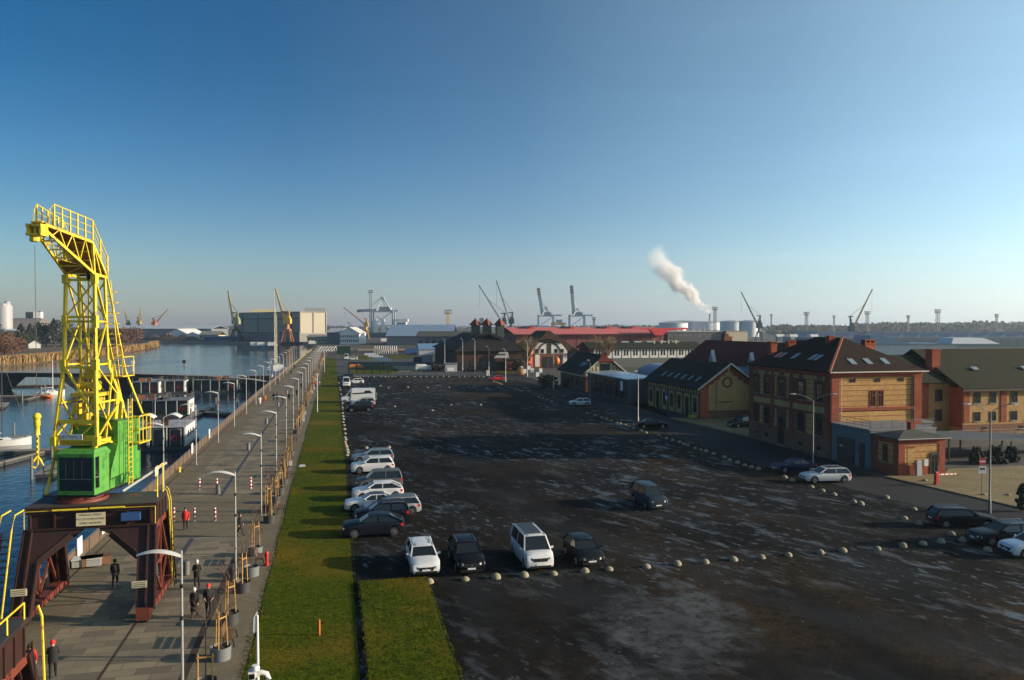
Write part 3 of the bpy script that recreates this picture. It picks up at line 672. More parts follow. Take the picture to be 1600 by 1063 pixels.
for a in range(3):
    m.tube([(hc[0],hc[1],9.2),(hc[0]+.2*math.cos(a*2.1),hc[1]+.2*math.sin(a*2.1),8.95),(hc[0]+.3*math.cos(a*2.1),hc[1]+.3*math.sin(a*2.1),8.7),(hc[0]+.12*math.cos(a*2.1+.6),hc[1]+.15*math.sin(a*2.1+.6),8.6)], .05, 6)
part(m, 'hook', yellow, cr, 40)
# slew the upper works 14 degrees
sl_m = matrix_of(cr).inverted() @ Matrix.Translation((TX,48.4,0)) @ Matrix.Rotation(rad(-14),4,'Z') @ Matrix.Translation((-TX,-48.4,0)) @ matrix_of(cr)
def all_meshes(o):
    for c in o.children:
        yield c; yield from all_meshes(c)
for o in [cb, mh, tw, jb, cs] + [c for c in cr.children if c.name.split('.')[0] in ('turntable_floor','side_platform','cable','hook')]:
    for q in [o] + list(all_meshes(o)): q.data.transform(sl_m)
# second portal, its rear corner reaching into the picture bottom left
c2 = thing('crane_portal', 'dark red crane portal whose rear corner with yellow handrail enters bottom left', 'crane portal', (-13.1,26.2,0))
portal(c2, -.35, -20.6)
m = MB(); rail(m, [(-10.2,29.0,6.13),(-10.2,26.2,6.13),(-16.5,26.2,6.13)], .55, 0, .03); m.tube([(-9.85,29.2,6.5),(-9.75,29.25,6.1),(-9.7,29.3,3.2),(-9.45,29.45,.4)], .045, 6)
part(m, 'handrail', yellow, c2)
m = MB()
for x in (-10.6,-10.1): m.bar((x,30.4,.5),(x,29.35,5.2), .05, .12)
for k in range(12): m.bar((-10.6,30.38-k*.085,.7+k*.38),(-10.1,30.38-k*.085,.7+k*.38), .2, .03)
part(m, 'access_ladder', rust_lite, c2)
# ---------------------------------------------------------------- vehicles
tint = M('tinted_glass', (.012,.017,.02), .1, 0, .1, .3, spec=.6)
def vehicle(label, px, py, rz, col, L=4.5, W=1.82, H=1.5, hood=.98, belt=1.0, cowl=.95, rf=.25, rr=-1.55, tl=-2.1, deck=None, cat='car', name='parked_car', rails=False,
            roofcol=None, pane=None, group='cars parked on and around the lot', wheel=.33, gl=None, lit=True, z=.02, dz_nose=.18):
    c = G(px, py); P = paint(col); T = thing(name, label, cat, (c.x, c.y, z), rz, group); gl = gl or tint
    hl, hw = L/2, W/2; xw = (hl-.88, -hl+.82); deck = deck if deck is not None else belt
    xs = sorted(set([-hl, -hl+.04, -hl+.12, -hl+.3, hl-.3, hl-.12, hl-.04, hl, cowl, tl] + [-hl+.3+(L-.6)*k/14 for k in range(15)] + [w0+d for w0 in xw for d in (-.42,-.36,-.27,-.15,0,.15,.27,.36,.42)]))
    secs = []
    for x in xs:
        if x >= cowl: t = (x-cowl)/(hl-cowl); zt = belt + (hood-belt)*min(1, t*2.2) - dz_nose*t**3 - (.28 if x > hl-.03 else .1 if x > hl-.08 else 0)
        elif x >= tl: zt = belt
        else: t = (tl-x)/max(.01, hl+tl); zt = belt + (deck-belt)*t - (.22 if x < -hl+.03 else .08 if x < -hl+.08 else 0)
        e = abs(x)/hl; w_ = hw*(1 - .10*max(0, (e-.72)/.28)**2 - (.05 if e > .985 else 0))
        zb = .24 + (.16 if e > .985 else .06 if e > .95 else 0)
        for w0 in xw:
            d = abs(x-w0)
            if d < .4: zb = max(zb, wheel + math.sqrt(max(0, .4**2-d*d)))
        zs = [zb, zb+(zt-zb)*.25, zb+(zt-zb)*.7, zt-.05, zt, zt+.03]
        wsx = [.93, 1.0, 1.0, .965, .86, .45]
        right = [(x, w_*a, b) for a, b in zip(wsx, zs)]
        secs.append(right + [(q[0], -q[1], q[2]) for q in right[::-1]])
    m = MB(); m.loft(secs)
    rz0, wb, wt = H-.06, hw*.9, hw*.72
    # pillars and roof skin in body colour
    for s in (-1, 1):
        m.bar((cowl, s*wb, belt), (rf, s*wt, rz0), .09, .07); m.bar((tl, s*wb, belt), (rr, s*wt, rz0), .16, .1)
        xm = (rf+rr)/2+.1; m.bar((xm, s*(wb+.004), belt), (xm-.03, s*(wt+.004), rz0), .09, .04)
        m.bar((rf, s*wt, rz0+.01), (rr, s*wt, rz0+.01), .07, .07)
        m.box((cowl-.35, s*(hw+.1), belt+.06), (.16,.2,.13)) if False else None
    part_l(m, 'body', P, T, 35)
    m = MB(); secs = []
    for k in range(7):
        t = k/6; x = rf+.06+(rr-rf-.1)*t; bz = rz0 + .075*math.sin(PI*min(1,max(0,.12+t*.8))) 
        secs.append([(x,-wt-.01,rz0-.02),(x,-wt*.93,bz-.015),(x,-wt*.5,bz+.01),(x,wt*.5,bz+.01),(x,wt*.93,bz-.015),(x,wt+.01,rz0-.02)])
    m.loft(secs); rf_o = part_l(m, 'roof', paint(roofcol) if roofcol else P, T, 35)
    if rails:
        for s in (-1, 1):
            q = MB(); q.tube([(rf-.2,s*wt*.93,rz0+.03),(rf-.35,s*wt*.93,rz0+.11),(rr+.3,s*wt*.93,rz0+.11),(rr+.12,s*wt*.93,rz0+.03)], .028, 5); part_l(q, 'roof_rail', chrome, T)
    if pane:
        q = MB(); q.bx(rr+.15, rf-.3, -wt*.72, wt*.72, rz0+.06, rz0+.1); part_l(q, 'roof_panel', pane, T)
    q = MB(); q.face([(cowl,-wb,belt),(cowl,wb,belt),(rf+.02,wt,rz0),(rf+.02,-wt,rz0)]); part_l(q, 'windscreen', gl, T)
    q = MB(); q.face([(tl,-wb,belt),(tl,wb,belt),(rr,wt,rz0),(rr,-wt,rz0)]); part_l(q, 'rear_window', gl, T)
    for s in (-1, 1):
        q = MB(); q.face([(cowl,s*wb,belt),(rf,s*wt,rz0),(rr,s*wt,rz0),(tl,s*wb,belt)]); part_l(q, 'side_window', gl, T)
        q = MB(); q.hexa([(cowl-.38,s*hw*.9,belt+.02),(cowl-.24,s*hw*.9,belt+.02),(cowl-.26,s*(hw+.17),belt+.03),(cowl-.36,s*(hw+.17),belt+.03),(cowl-.38,s*hw*.9,belt+.1),(cowl-.24,s*hw*.9,belt+.1),(cowl-.26,s*(hw+.17),belt+.17),(cowl-.36,s*(hw+.17),belt+.17)]); part_l(q, 'wing_mirror', P, T)
        zh = hood-dz_nose-.09
        q = MB(); q.hexa([(hl-.34,s*hw*.62,zh-.07),(hl+.018,s*hw*.54,zh-.13),(hl-.07,s*hw*.93,zh-.12),(hl-.36,s*hw*.972,zh-.06),(hl-.4,s*hw*.62,zh+.06),(hl-.0,s*hw*.54,zh-.0),(hl-.1,s*hw*.92,zh+.03),(hl-.4,s*hw*.95,zh+.06)]); part_l(q, 'headlight', lens if max(col) < .15 else lens_d, T)
        zt = deck-.2
        q = MB(); q.hexa([(-hl-.004,s*hw*.6,zt-.1),(-hl+.2,s*hw*.6,zt-.1),(-hl+.28,s*hw*.985,zt-.1),(-hl+.07,s*hw*.93,zt-.1),(-hl+.03,s*hw*.6,zt+.1),(-hl+.22,s*hw*.6,zt+.1),(-hl+.3,s*hw*.985,zt+.1),(-hl+.1,s*hw*.93,zt+.1)]); part_l(q, 'tail_light', redlens, T)
    q = MB(); q.hexa([(hl-.1,-hw*.52,zh-.24),(hl+.022,-hw*.48,zh-.24),(hl+.022,hw*.48,zh-.24),(hl-.1,hw*.52,zh-.24),(hl-.16,-hw*.56,zh-.03),(hl+.01,-hw*.52,zh-.03),(hl+.01,hw*.52,zh-.03),(hl-.16,hw*.56,zh-.03)]); g_ = part_l(q, 'grille', black_p, T)
    q = MB(); q.tube([(hl,0,zh-.11),(hl+.035,0,zh-.12)], .06, 10); part_l(q, 'badge', chrome, g_)
    q = MB(); q.bx(hl-.1, hl+.022, -hw*.74, hw*.74, .27, .41); part_l(q, 'bumper_vent', black_p, T)
    q = MB(); q.bx(hl+.004, hl+.028, -.26, .26, .42, .53); part_l(q, 'number_plate', signwhite, T)
    q = MB(); q.bx(-hl-.02, -hl+.02, -.26, .26, .6, .71); part_l(q, 'number_plate', signwhite, T)
    q = MB(); q.bx(-hl-.015, -hl+.12, -hw*.8, hw*.8, .26, .42); part_l(q, 'bumper_vent', black_p, T)
    for x in xw:
        for s in (-1, 1):
            q = MB(); R0 = wheel
            q.loft([[(x+r*math.cos(a*PI/9), s*(hw-.02-d), R0+r*math.sin(a*PI/9)) for a in range(18)] for r, d in ((R0*.64,.0),(R0*.94,.0),(R0,.03),(R0,.2),(R0*.9,.22))]); ty = part_l(q, 'wheel', rubber, T, 40)
            q = MB(); 
            q.loft([[(x+r*math.cos(a*PI/9), s*(hw-.018-d), R0+r*math.sin(a*PI/9)) for a in range(18)] for r, d in ((R0*.66,-.004),(R0*.58,.02),(R0*.55,.035))])
            for k in range(5):
                a = k*2*PI/5+.3; q.bar((x, s*(hw-.006), R0), (x+R0*.6*math.cos(a), s*(hw-.006), R0+R0*.6*math.sin(a)), .06, .02)
            part_l(q, 'rim', chrome, ty)
    q = MB(); q.bx(-hl+.3, hl-.3, -hw*.8, hw*.8, .2, .5); part_l(q, 'underbody', black_p, T)
    return T
def part_l(mb, name, m, parent, smooth=False): return mb.build(name, m, parent, smooth)
WEST, SOUTH, EAST = PI, -PI/2, 0.0
WHITE, BLACK, SILVER, GREYB = (.82,.82,.81), (.006,.006,.008), (.42,.43,.44), (.11,.15,.19)
SUVK = dict(L=4.65, W=1.88, H=1.68, hood=1.08, belt=1.12, cowl=1.05, rf=.3, rr=-1.75, tl=-2.15, deck=1.08, wheel=.36)
WAG = dict(L=4.85, W=1.84, H=1.5, hood=.95, belt=.98, cowl=1.0, rf=.2, rr=-1.95, tl=-2.3, deck=.98, rails=True)
SED = dict(L=4.7, W=1.84, H=1.43, hood=.93, belt=.96, cowl=.85, rf=.1, rr=-1.0, tl=-1.75, deck=1.02)
HAT = dict(L=4.3, W=1.8, H=1.5, hood=.97, belt=1.0, cowl=1.0, rf=.3, rr=-1.5, tl=-1.95, deck=.98)
VAN = dict(L=4.5, W=1.83, H=1.85, hood=1.12, belt=1.15, cowl=1.25, rf=.55, rr=-1.95, tl=-2.15, deck=1.15, wheel=.34)
# row with noses to the lawn
vehicle('black coupe-backed SUV nearest the camera in the row facing the lawn', 583, 836, WEST, (.012,.016,.026), **{**SUVK, 'rr':-1.2, 'tl':-2.2, 'H':1.64})
vehicle('black off-road car with red tail light beside the nearest black SUV', 597, 816, WEST, (.008,.01,.016), **{**SUVK, 'L':4.4, 'rr':-1.85, 'tl':-2.08, 'rails':True})
vehicle('silver estate with dark roof sticking out furthest from the lawn row', 612, 803, WEST, SILVER, **{**WAG, 'roofcol':(.1,.12,.14)})
vehicle('white low saloon parked between silver estate and white crossover', 581, 796, WEST, WHITE, **{**SED, 'roofcol':(.05,.055,.06)})
vehicle('white rounded crossover with long dark side windows in the lawn row', 590, 780, WEST, WHITE, **{**SUVK, 'H':1.6, 'rr':-1.3})
vehicle('grey tall people carrier with boxy rear in the lawn row', 592, 764, WEST, (.1,.11,.12), **{**VAN, 'rails':True})
vehicle('white SUV with tall red tail lights second from the far end of row', 582, 738, WEST, WHITE, **SUVK)
vehicle('pale blue grey estate at the far end of the lawn row', 582, 722, WEST, (.2,.26,.31), **WAG)
# front row facing the camera
vehicle('white estate car facing us at the left end of the front row', 660, 886, SOUTH, WHITE, **{**WAG, 'L':4.7, 'W':1.86})
vehicle('black SUV with white headlights facing us beside the white estate', 728, 884, SOUTH, BLACK, **{**SUVK, 'L':4.6, 'rails':True})
vehicle('white camper van with dark pop-up roof facing us in the front row', 830, 877, SOUTH, WHITE, **dict(L=4.95, W=1.95, H=2.05, hood=1.2, belt=1.2, cowl=1.7, rf=1.0, rr=-2.25, tl=-2.42, deck=1.2, wheel=.35, dz_nose=.2, rails=True, pane=M('dark_roof_tent', (.035,.045,.055), .5, 0, .1, 2), cat='van', name='camper_van', group='vans on the lot'))
vehicle('small black hatchback facing us at the right end of the front row', 911, 875, SOUTH, (.008,.009,.01), **{**HAT, 'L':4.1})
vehicle('dark blue small van driving towards us across the open lot', 1014, 790, SOUTH, (.02,.035,.055), **{**VAN, 'L':4.4, 'name':'moving_car'})
# far part of the lot
vehicle('black people carrier with red tail light beside the white motorhome', 562, 643, WEST, (.012,.012,.014), **{**VAN, 'L':4.8})
vehicle('silver estate half hidden between motorhome and black people carrier', 567, 634, WEST, SILVER, **WAG)
vehicle('white high panel van facing us behind the motorhome', 541, 604, SOUTH, WHITE, **dict(L=5.6, W=2.0, H=2.4, hood=1.25, belt=1.3, cowl=1.9, rf=1.3, rr=-2.6, tl=-2.75, deck=1.3, cat='van', name='panel_van', group='vans on the lot', wheel=.35))
vehicle('white hatchback beside the high white panel van', 556, 600, WEST, WHITE, **HAT)
vehicle('white camper with cab over the lawn edge at the far lot', 541, 562, SOUTH, WHITE, **dict(L=5.8, W=2.1, H=2.6, hood=1.3, belt=1.4, cowl=1.9, rf=1.5, rr=-2.7, tl=-2.85, deck=1.4, cat='van', name='camper_van', group='vans on the lot', wheel=.36))
vehicle('white small van standing beside the camper at the far lot', 551, 563, WEST, (.7,.7,.68), **{**VAN, 'cat':'van', 'group':'vans on the lot'})
vehicle('small silver car on bare earth beyond the far lot', 553, 549, WEST, (.5,.5,.5), **HAT)
vehicle('dark green car hidden behind the white panel van', 540, 592, WEST, (.02,.05,.05), **WAG)
vehicle('red hatchback driving along the street past the bollards', 776, 595, WEST, (.6,.012,.015), **{**HAT, 'name':'moving_car'})
vehicle('red car parked by the long dark shed', 717, 577, WEST, (.5,.012,.015), **HAT)
vehicle('pale blue car parked behind the red car by the shed', 709, 574.5, WEST, (.3,.38,.48), **HAT)
vehicle('black saloon with red tail light parked by the dark shed', 734, 582, WEST, BLACK, **SED)
vehicle('pale blue hatchback driving left along the shaded street', 906, 634, rad(172), (.5,.58,.64), **{**HAT, 'name':'moving_car'})
vehicle('black low saloon standing by the bollard curve at the street', 1019, 669, rad(-8), BLACK, **{**SED})
vehicle('black SUV half hidden by the corner of the two storey brick house', 1160, 668, rad(188), (.005,.006,.007), **{**SUVK, 'H':1.8})
vehicle('dark blue saloon in the shade of the two storey brick house', 1240, 737, rad(176), (.008,.018,.06), **SED)
vehicle('silver white estate car with sunroof in front of the small brick pavilion', 1289, 753, rad(172), (.68,.69,.7), **{**WAG, 'L':4.8, 'pane':black_p})
vehicle('black estate with roof rails parked at the kerb by the tall lamp', 1502, 822, rad(-16), (.008,.009,.01), **WAG)
vehicle('black saloon parked behind the black estate at right', 1568, 848, rad(172), (.012,.016,.02), **{**WAG, 'rails':True})
vehicle('white car cut off by the right edge of the picture', 1617, 868, rad(170), (.75,.78,.8), **HAT)
# motorhome
c = G(560, 629); mh2 = thing('motorhome', 'large white motorhome with dark side band parked nose to the lawn', 'motorhome', (c.x,c.y,.02), WEST, 'vans on the lot')
m = MB(); m.hexa([(-3.4,-1.12,.5),(1.6,-1.12,.5),(1.6,1.12,.5),(-3.4,1.12,.5),(-3.4,-1.12,2.85),(1.3,-1.12,2.9),(1.3,1.12,2.9),(-3.4,1.12,2.85)])
m.loft([[(x,-w0,.35),(x,w0,.35),(x,w0,zz),(x,-w0,zz)] for x,w0,zz in ((1.61,1.0,1.4),(2.6,1.0,1.3),(3.4,.95,1.15),(3.55,.85,.95))]); m.hexa([(1.31,-1.05,2.2),(2.0,-1,2.2),(2.0,1,2.2),(1.31,1.05,2.2),(1.31,-1.08,2.88),(1.5,-.9,2.8),(1.5,.9,2.8),(1.31,1.08,2.88)])
m.bar((1.62,-.98,1.4),(1.62,-.98,2.2),.1); m.bar((1.62,.98,1.4),(1.62,.98,2.2),.1); m.bar((2.6,-.96,1.3),(1.95,-.9,2.2),.08); m.bar((2.6,.96,1.3),(1.95,.9,2.2),.08)
part_l(m, 'body', paint(WHITE), mh2, 30)
m = MB(); m.face([(2.6,-.95,1.3),(2.6,.95,1.3),(1.98,.9,2.2),(1.98,-.9,2.2)]); part_l(m, 'windscreen', tint, mh2)
for s in (-1,1):
    m = MB(); m.face([(1.63,s*.97,1.38),(2.58,s*.95,1.3),(1.97,s*.9,2.2),(1.63,s*.95,2.2)]); part_l(m, 'side_window', tint, mh2)
    m = MB(); m.prism([(-2.9,1.95),(1.2,1.75),(1.25,2.0),(-1.2,2.15),(-1.3,2.5),(-2.3,2.5)], lambda u,v,w_: (u,s*w_,v), 1.121, 1.14); part_l(m, 'window_band', black_p, mh2)
    m = MB(); m.hexa([(-3.42,s*.8,.9),(-3.38,s*.8,.9),(-3.38,s*1.1,.9),(-3.42,s*1.1,.9),(-3.42,s*.8,1.3),(-3.38,s*.8,1.3),(-3.38,s*1.1,1.3),(-3.42,s*1.1,1.3)]); part_l(m, 'tail_light', redlens, mh2)
    for x in (2.7,-1.8):
        m = MB(); m.prism([(x+.36*math.cos(a*PI/8), .36+.36*math.sin(a*PI/8)) for a in range(16)], lambda u,v,w_: (u,s*w_,v), .85, 1.06); t_ = part_l(m, 'wheel', rubber, mh2)
        m = MB(); m.prism([(x+.2*math.cos(a*PI/8), .36+.2*math.sin(a*PI/8)) for a in range(16)], lambda u,v,w_: (u,s*w_,v), 1.061, 1.075); part_l(m, 'rim', chrome, t_)
m = MB(); m.bx(-3.75,-3.42,-.9,.9,.6,.7); m.bx(-3.75,-3.7,-.9,.9,.71,1.9); part_l(m, 'bicycle_rack', lgrey, mh2)

# ---------------------------------------------------------------- people
def cloth(name, col): return M(name, col, .85, 0, .2, 6)
navy = cloth('navy_cloth', (.012,.014,.022)); blackc = cloth('black_cloth', (.008,.008,.01)); redc = cloth('red_cloth', (.55,.015,.012)); olive = cloth('olive_cloth', (.06,.055,.03))
whitec = cloth('white_cloth', (.65,.63,.58)); orangec = cloth('orange_cloth', (.7,.2,.04)); beanie = cloth('red_knit', (.75,.025,.02)); lightk = cloth('pale_knit', (.6,.63,.68)); jeans = cloth('dark_jeans', (.015,.018,.03)); hairm = cloth('dark_hair', (.02,.014,.01)); boots = cloth('brown_boots', (.16,.06,.02))
def person(label, px, py, rz, top, legs, hat=None, stride=.12, arms='down', coat=False, h=1.74, detail=True, shoes=None, group='people walking on the promenade'):
    c = G(px, py); T = thing('person', label, 'person', (c.x, c.y, .03), rz, group); k = h/1.74
    # skeleton, facing +y
    V = []; E_ = []; Rr = []; mats = []
    def add(p, r, par=None):
        V.append(Vector(p)*k); Rr.append(r*k); i = len(V)-1
        if par is not None: E_.append((par, i))
        return i
    pel = add((0,0,.92), .15); 
    sp = add((0,.0,1.1), .14, pel); ch = add((0,.01,1.3), .165, sp); nk = add((0,.0,1.47), .065, ch); hd = add((0,.015,1.57), .085, nk); hd2 = add((0,.02,1.66), .088, hd); add((0,.0,1.71), .06, hd2)
    add((0,.1,1.6), .018, hd)                                   # nose
    for s in (-1, 1):
        f = s*stride
        hp = add((s*.09,0,.88), .11, pel); kn = add((s*.1,f*.55+.03,.48), .075, hp); an = add((s*.1,f*1.2-.02-(.06 if f<0 else 0),.1 + (.05 if f<-.1 else 0)), .05, kn); add((s*.11,f*1.2+.13,.045+ (.02 if f<-.1 else 0)), .042, an)
        sh = add((s*.19,0,1.4), .075, ch)
        if arms == 'down': el = add((s*.25,-.04-f*.4,1.14), .052, sh); wr = add((s*.24,.08-f*.8,.9), .036, el); d = Vector((0,.02,-1))
        elif arms == 'front': el = add((s*.24,.02,1.15), .055, sh); wr = add((s*.07,.26,1.2), .036, el); d = Vector((-s*.5,.5,.2)).normalized()
        else: el = add((s*.25,-.03,1.15), .055, sh); wr = add((s*.2,.16,1.0), .038, el); d = Vector((-s*.3,.4,-.4)).normalized()
        w0 = Vector(V[wr])/k
        pm = add(w0+d*.07, .034, wr)
        if detail:
            for j, (o, ln) in enumerate(((-.025,.075),(-.008,.085),(.009,.08),(.025,.062))):
                q = w0+d*.085+Vector((0,o,0)); a = add(q+d*.03, .009, pm); add(q+d*ln+Vector((-s*.015,0,0)), .008, a)
            a = add(w0+d*.05+Vector((-s*.01,.035,0)), .01, pm); add(w0+d*.09+Vector((-s*.01,.05,0)), .008, a)
    me = bpy.data.meshes.new('body'); me.from_pydata([tuple(v) for v in V], E_, []); o = bpy.data.objects.new('body', me); C.objects.link(o)
    sk = o.modifiers.new('skin', 'SKIN'); 
    for i, d in enumerate(me.skin_vertices[0].data): d.radius = (Rr[i], Rr[i]*(.72 if i in (pel, sp, ch) else 1)); d.use_root = (i == 0)
    ss = o.modifiers.new('sub', 'SUBSURF'); ss.levels = 1; ss.render_levels = 1
    dg = bpy.context.evaluated_depsgraph_get(); dg.update(); nm = bpy.data.meshes.new_from_object(o.evaluated_get(dg)); bpy.data.objects.remove(o)
    nm.name = 'body'; nm.materials.clear()
    for q in (top, legs, skin, shoes or blackc): nm.materials.append(q)
    for p in nm.polygons:
        z = p.center.z/k; r = abs(p.center.x/k)
        handz = [Vector(V[i])/k for i in range(len(V))]
        p.material_index = 0
        if z > 1.47: p.material_index = 2
        elif z < .11: p.material_index = 3
        elif z < (.5 if coat else .86) and r < .19: p.material_index = 1
        p.use_smooth = True
    wr_i = [i for i, rr in enumerate(Rr) if abs(rr - .034*k) < 1e-6]
    for p in nm.polygons:
        if any((p.center-V[i]).length < .1*k for i in wr_i): p.material_index = 2
    b = bpy.data.objects.new('body', nm); C.objects.link(b); b.parent = T
    q = MB()
    if hat: q.lathe([(.102*k,1.6*k),(.112*k,1.635*k),(.112*k,1.66*k),(.1*k,1.72*k),(.06*k,1.775*k),(.02*k,1.785*k)], 12, (0,.012*k,0)); part_l(q, 'knit_hat', hat, T, 40)
    else: q.lathe([(.09*k,1.56*k),(.105*k,1.62*k),(.1*k,1.7*k),(.05*k,1.76*k)], 12, (0,-.012*k,0)); part_l(q, 'hair', hairm, T, 40)
    q = MB(); zb = .42 if coat else .78
    q.loft([[(a*math.cos(t*PI/8)*k, b2*math.sin(t*PI/8)*k, z*k) for t in range(16)] for a, b2, z in ((.23 if coat else .205,.17,zb),(.2,.155,.98),(.195,.145,1.15),(.215,.15,1.32),(.17,.12,1.44),(.075,.08,1.5))]); part_l(q, 'coat', top, T, 50)
    return T
person('person in black jacket and red knit hat walking away, bottom left corner', 83, 1062, rad(15), blackc, blackc, beanie, .1, 'front')
person('person in red jacket half hidden behind the rust red portal bottom left', 47, 1068, rad(25), redc, blackc, None, .08)
pb = person('person in olive camouflage jacket walking away under the crane portal', 180, 919, rad(-5), olive, blackc, None, .08)
m = MB(); c = G(180,919); m.ball((c.x-.02,c.y-.26,1.26), .2, 2, (1,.75,1.35)); m.ball((c.x-.02,c.y-.4,1.15), .12, 2, (1.1,.6,1.1)); tag(m.build('backpack', blackc, smooth=True), 'black backpack worn by the person under the crane portal', 'backpack')
person('person in black coat and pale blue hat looking at a phone', 308, 921, rad(175), blackc, blackc, lightk, .06, 'front')
c = G(308,921); m = MB(); m.box((c.x,c.y-.36,1.24),(.075,.01,.15)); tag(m.build('phone', black_p), 'dark phone held by the person in the pale blue hat', 'phone')
person('woman in long black coat and white hat walking beside a man in red hat', 304, 967, rad(172), blackc, blackc, whitec, .12, 'down', True, 1.66, shoes=boots)
person('man in black jacket with red hat and brown boots walking with the woman', 326, 964, rad(188), blackc, blackc, beanie, -.14, 'bent', h=1.78, shoes=boots)
person('person in bright red jacket and black trousers among the striped posts', 290, 829, rad(185), redc, blackc, None, .08)
person('person in dark clothes striding right behind the lamp post', 375, 839, rad(-80), blackc, blackc, None, .22)
for px, py, rz, tp, lg, ht, lb in ((406,633,10,whitec,whitec,None,'distant person in a long white coat by the quay railing'), (414,630,0,orangec,redc,None,'distant person in orange jacket beside the white coat'),
    (427.5,627,0,navy,blackc,None,'left one of two distant dark people walking side by side'), (433,627,0,navy,blackc,None,'right one of two distant dark people walking side by side'),
    (441,628,170,navy,jeans,beanie,'distant person in navy jacket and red hat near a lamp post'), (452,627,180,olive,blackc,None,'distant person in olive coat between two lamp posts'),
    (464,620,180,blackc,blackc,None,'distant person in black striding by the planters'), (471,609,180,blackc,blackc,None,'distant person in black beside the row of young trees'),
    (455,586,180,navy,blackc,None,'far person in navy seen near the moored sailing ship'), (460,577,0,blackc,blackc,None,'far person in black standing at the ship gangway'),
    (472,591,0,blackc,blackc,None,'far person in black in the middle of the promenade'), (434,601,90,blackc,blackc,orangec,'far person with an orange hood by the quay sign'),
    (493,607,180,redc,blackc,None,'person in red sitting height coat at the lawn side planters')):
    person(lb, px, py, rad(rz), tp, lg, ht, R.choice((.1,.16,-.14)), 'down', tp is whitec, detail=False)
# ---------------------------------------------------------------- lamp posts on the promenade
def lamp(x, y, label, arm=True):
    T = thing('street_lamp', label, 'street lamp', (x, y, .02), 0, 'curved grey street lamps along the promenade')
    q = MB(); q.lathe([(.16,0),(.16,.04),(.065,.06),(.055,3),(.045,6.85),(.045,6.9)], 10); part_l(q, 'post', galv, T, 30)
    q = MB(); secs = []
    for k in range(9):
        t = k/8; xx = -.02-1.65*t; zz = 6.62+.34*math.sin(.25+t*2.2)-.02; wd = .04+.15*math.sin(PI*min(1,.15+t*.8)); th = .05*(1-t*.6)
        secs.append([(xx,-wd,zz-.03),(xx,0,zz-.05),(xx,wd,zz-.03),(xx,wd*.8,zz+th),(xx,0,zz+th+.03),(xx,-wd*.8,zz+th)])
    q.loft(secs); part_l(q, 'lamp_head', white_d, T, 40)
    if DEP(x, y) < 130:
        for z in (4.2, 5.5):
            q = MB(); q.box((.0,-.12,z),(.12,.14,.14)); part_l(q, 'spotlight', black_p, T)
    return T
yr = [31.4+17.05*k for k in range(19)]; k = 0
for i, d in enumerate(yr):
    lamp(-6.05, d*1.02+1.4, f'curved lamp post of the row beside the planters, {ORDS[i]} from the camera')
yl = [72.6+17.05*k for k in range(16)]
for i, d in enumerate(yl):
    lamp(-15.5, d*1.02+3.4, f'curved lamp post of the row by the quay railing, {ORDS[i]} from the camera')
# thin white flag or camera poles on the lawn
def lawn_pole(px, py, h, label, flagged=False):
    c = G(px, py); T = thing('lawn_pole', label, 'pole', (c.x, c.y, .05), 0, 'thin pale poles on the lawn')
    q = MB(); q.lathe([(.07,0),(.06,h*.5),(.045,h)], 8); part_l(q, 'shaft', white_p, T, 40)
    q = MB(); q.hexa([(-.18,-.02,h-.75),(.0,-.02,h-.7),(.0,.02,h-.7),(-.18,.02,h-.75),(-.16,-.02,h-.1),(.0,-.02,h+.2),(.0,.02,h+.2),(-.16,.02,h-.1)]) if flagged else q.box((-.2,0,h),(.5,.14,.07))
    part_l(q, 'lamp_head', white_p, T)
lawn_pole(403, 1085, 3.4, 'thin white pole with a small white vane at the near lawn edge', True)
lawn_pole(496, 644, 6.9, 'thin pale lamp pole on the lawn, nearer one'); lawn_pole(507, 583, 6.9, 'thin pale lamp pole on the lawn, farther one')
# litter bins
for i, d in enumerate((48.4, 73.6, 99.5, 126, 152, 180)):
    c = AT(0, d); y = (d+10.5*SY)/CY
    q = MB(); q.lathe([(.2,0),(.22,.02),(.22,.82),(.24,.83),(.24,.9),(.1,.94)], 14, (-10.45+(1.15 if i==0 else -.35), y+ (1 if i==0 else 0), .03))
    tag(q.build('litter_bin', galv_d, smooth=True), f'grey cylindrical bin on the dark rail strip, {ORDS[i]} from the camera', 'bin', 'grey cylindrical bins')
c = G(364, 908); q = MB(); q.lathe([(.22,0),(.24,.02),(.24,.9),(.26,.92),(.26,1.0),(.1,1.03)], 14, (c.x,c.y,.03)); tag(q.build('litter_bin', dgrey, smooth=True), 'dark round bin beside the second planter lamp post', 'bin', 'grey cylindrical bins')
# striped posts
red_w = None
for i, (px, py) in enumerate(((272,815),(304,815),(336,815),(312,766),(339,766),(392,764))):
    c = G(px, py); T = thing('striped_post', f'red and white striped post, {("left","middle","right")[i%3]} one of the {"nearer" if i<3 else "farther"} three across the promenade', 'post', (c.x,c.y,.03), 0, 'red and white striped posts')
    q = MB(); q.lathe([(.09,0),(.09,1.05),(.05,1.1)], 10); part_l(q, 'post', white_p, T, 40)
    q = MB()
    for z in (.12,.48,.84):
        q = MB(); q.lathe([(.093,z),(.093,z+.17)], 10); part_l(q, 'red_band', red_p, T)
c = G(417, 884); T = thing('fire_hydrant', 'slim red hydrant post at the lawn edge beside a planter', 'hydrant', (c.x,c.y,.03))
q = MB(); q.lathe([(.14,0),(.14,.1),(.1,.12),(.1,.75),(.12,.76),(.12,.85),(.06,.93)], 12); part_l(q, 'post', red_p, T, 40); q = MB(); q.tube([(-.16,0,.62),(.16,0,.62)], .05, 8); part_l(q, 'outlet', red_p, T, 40)
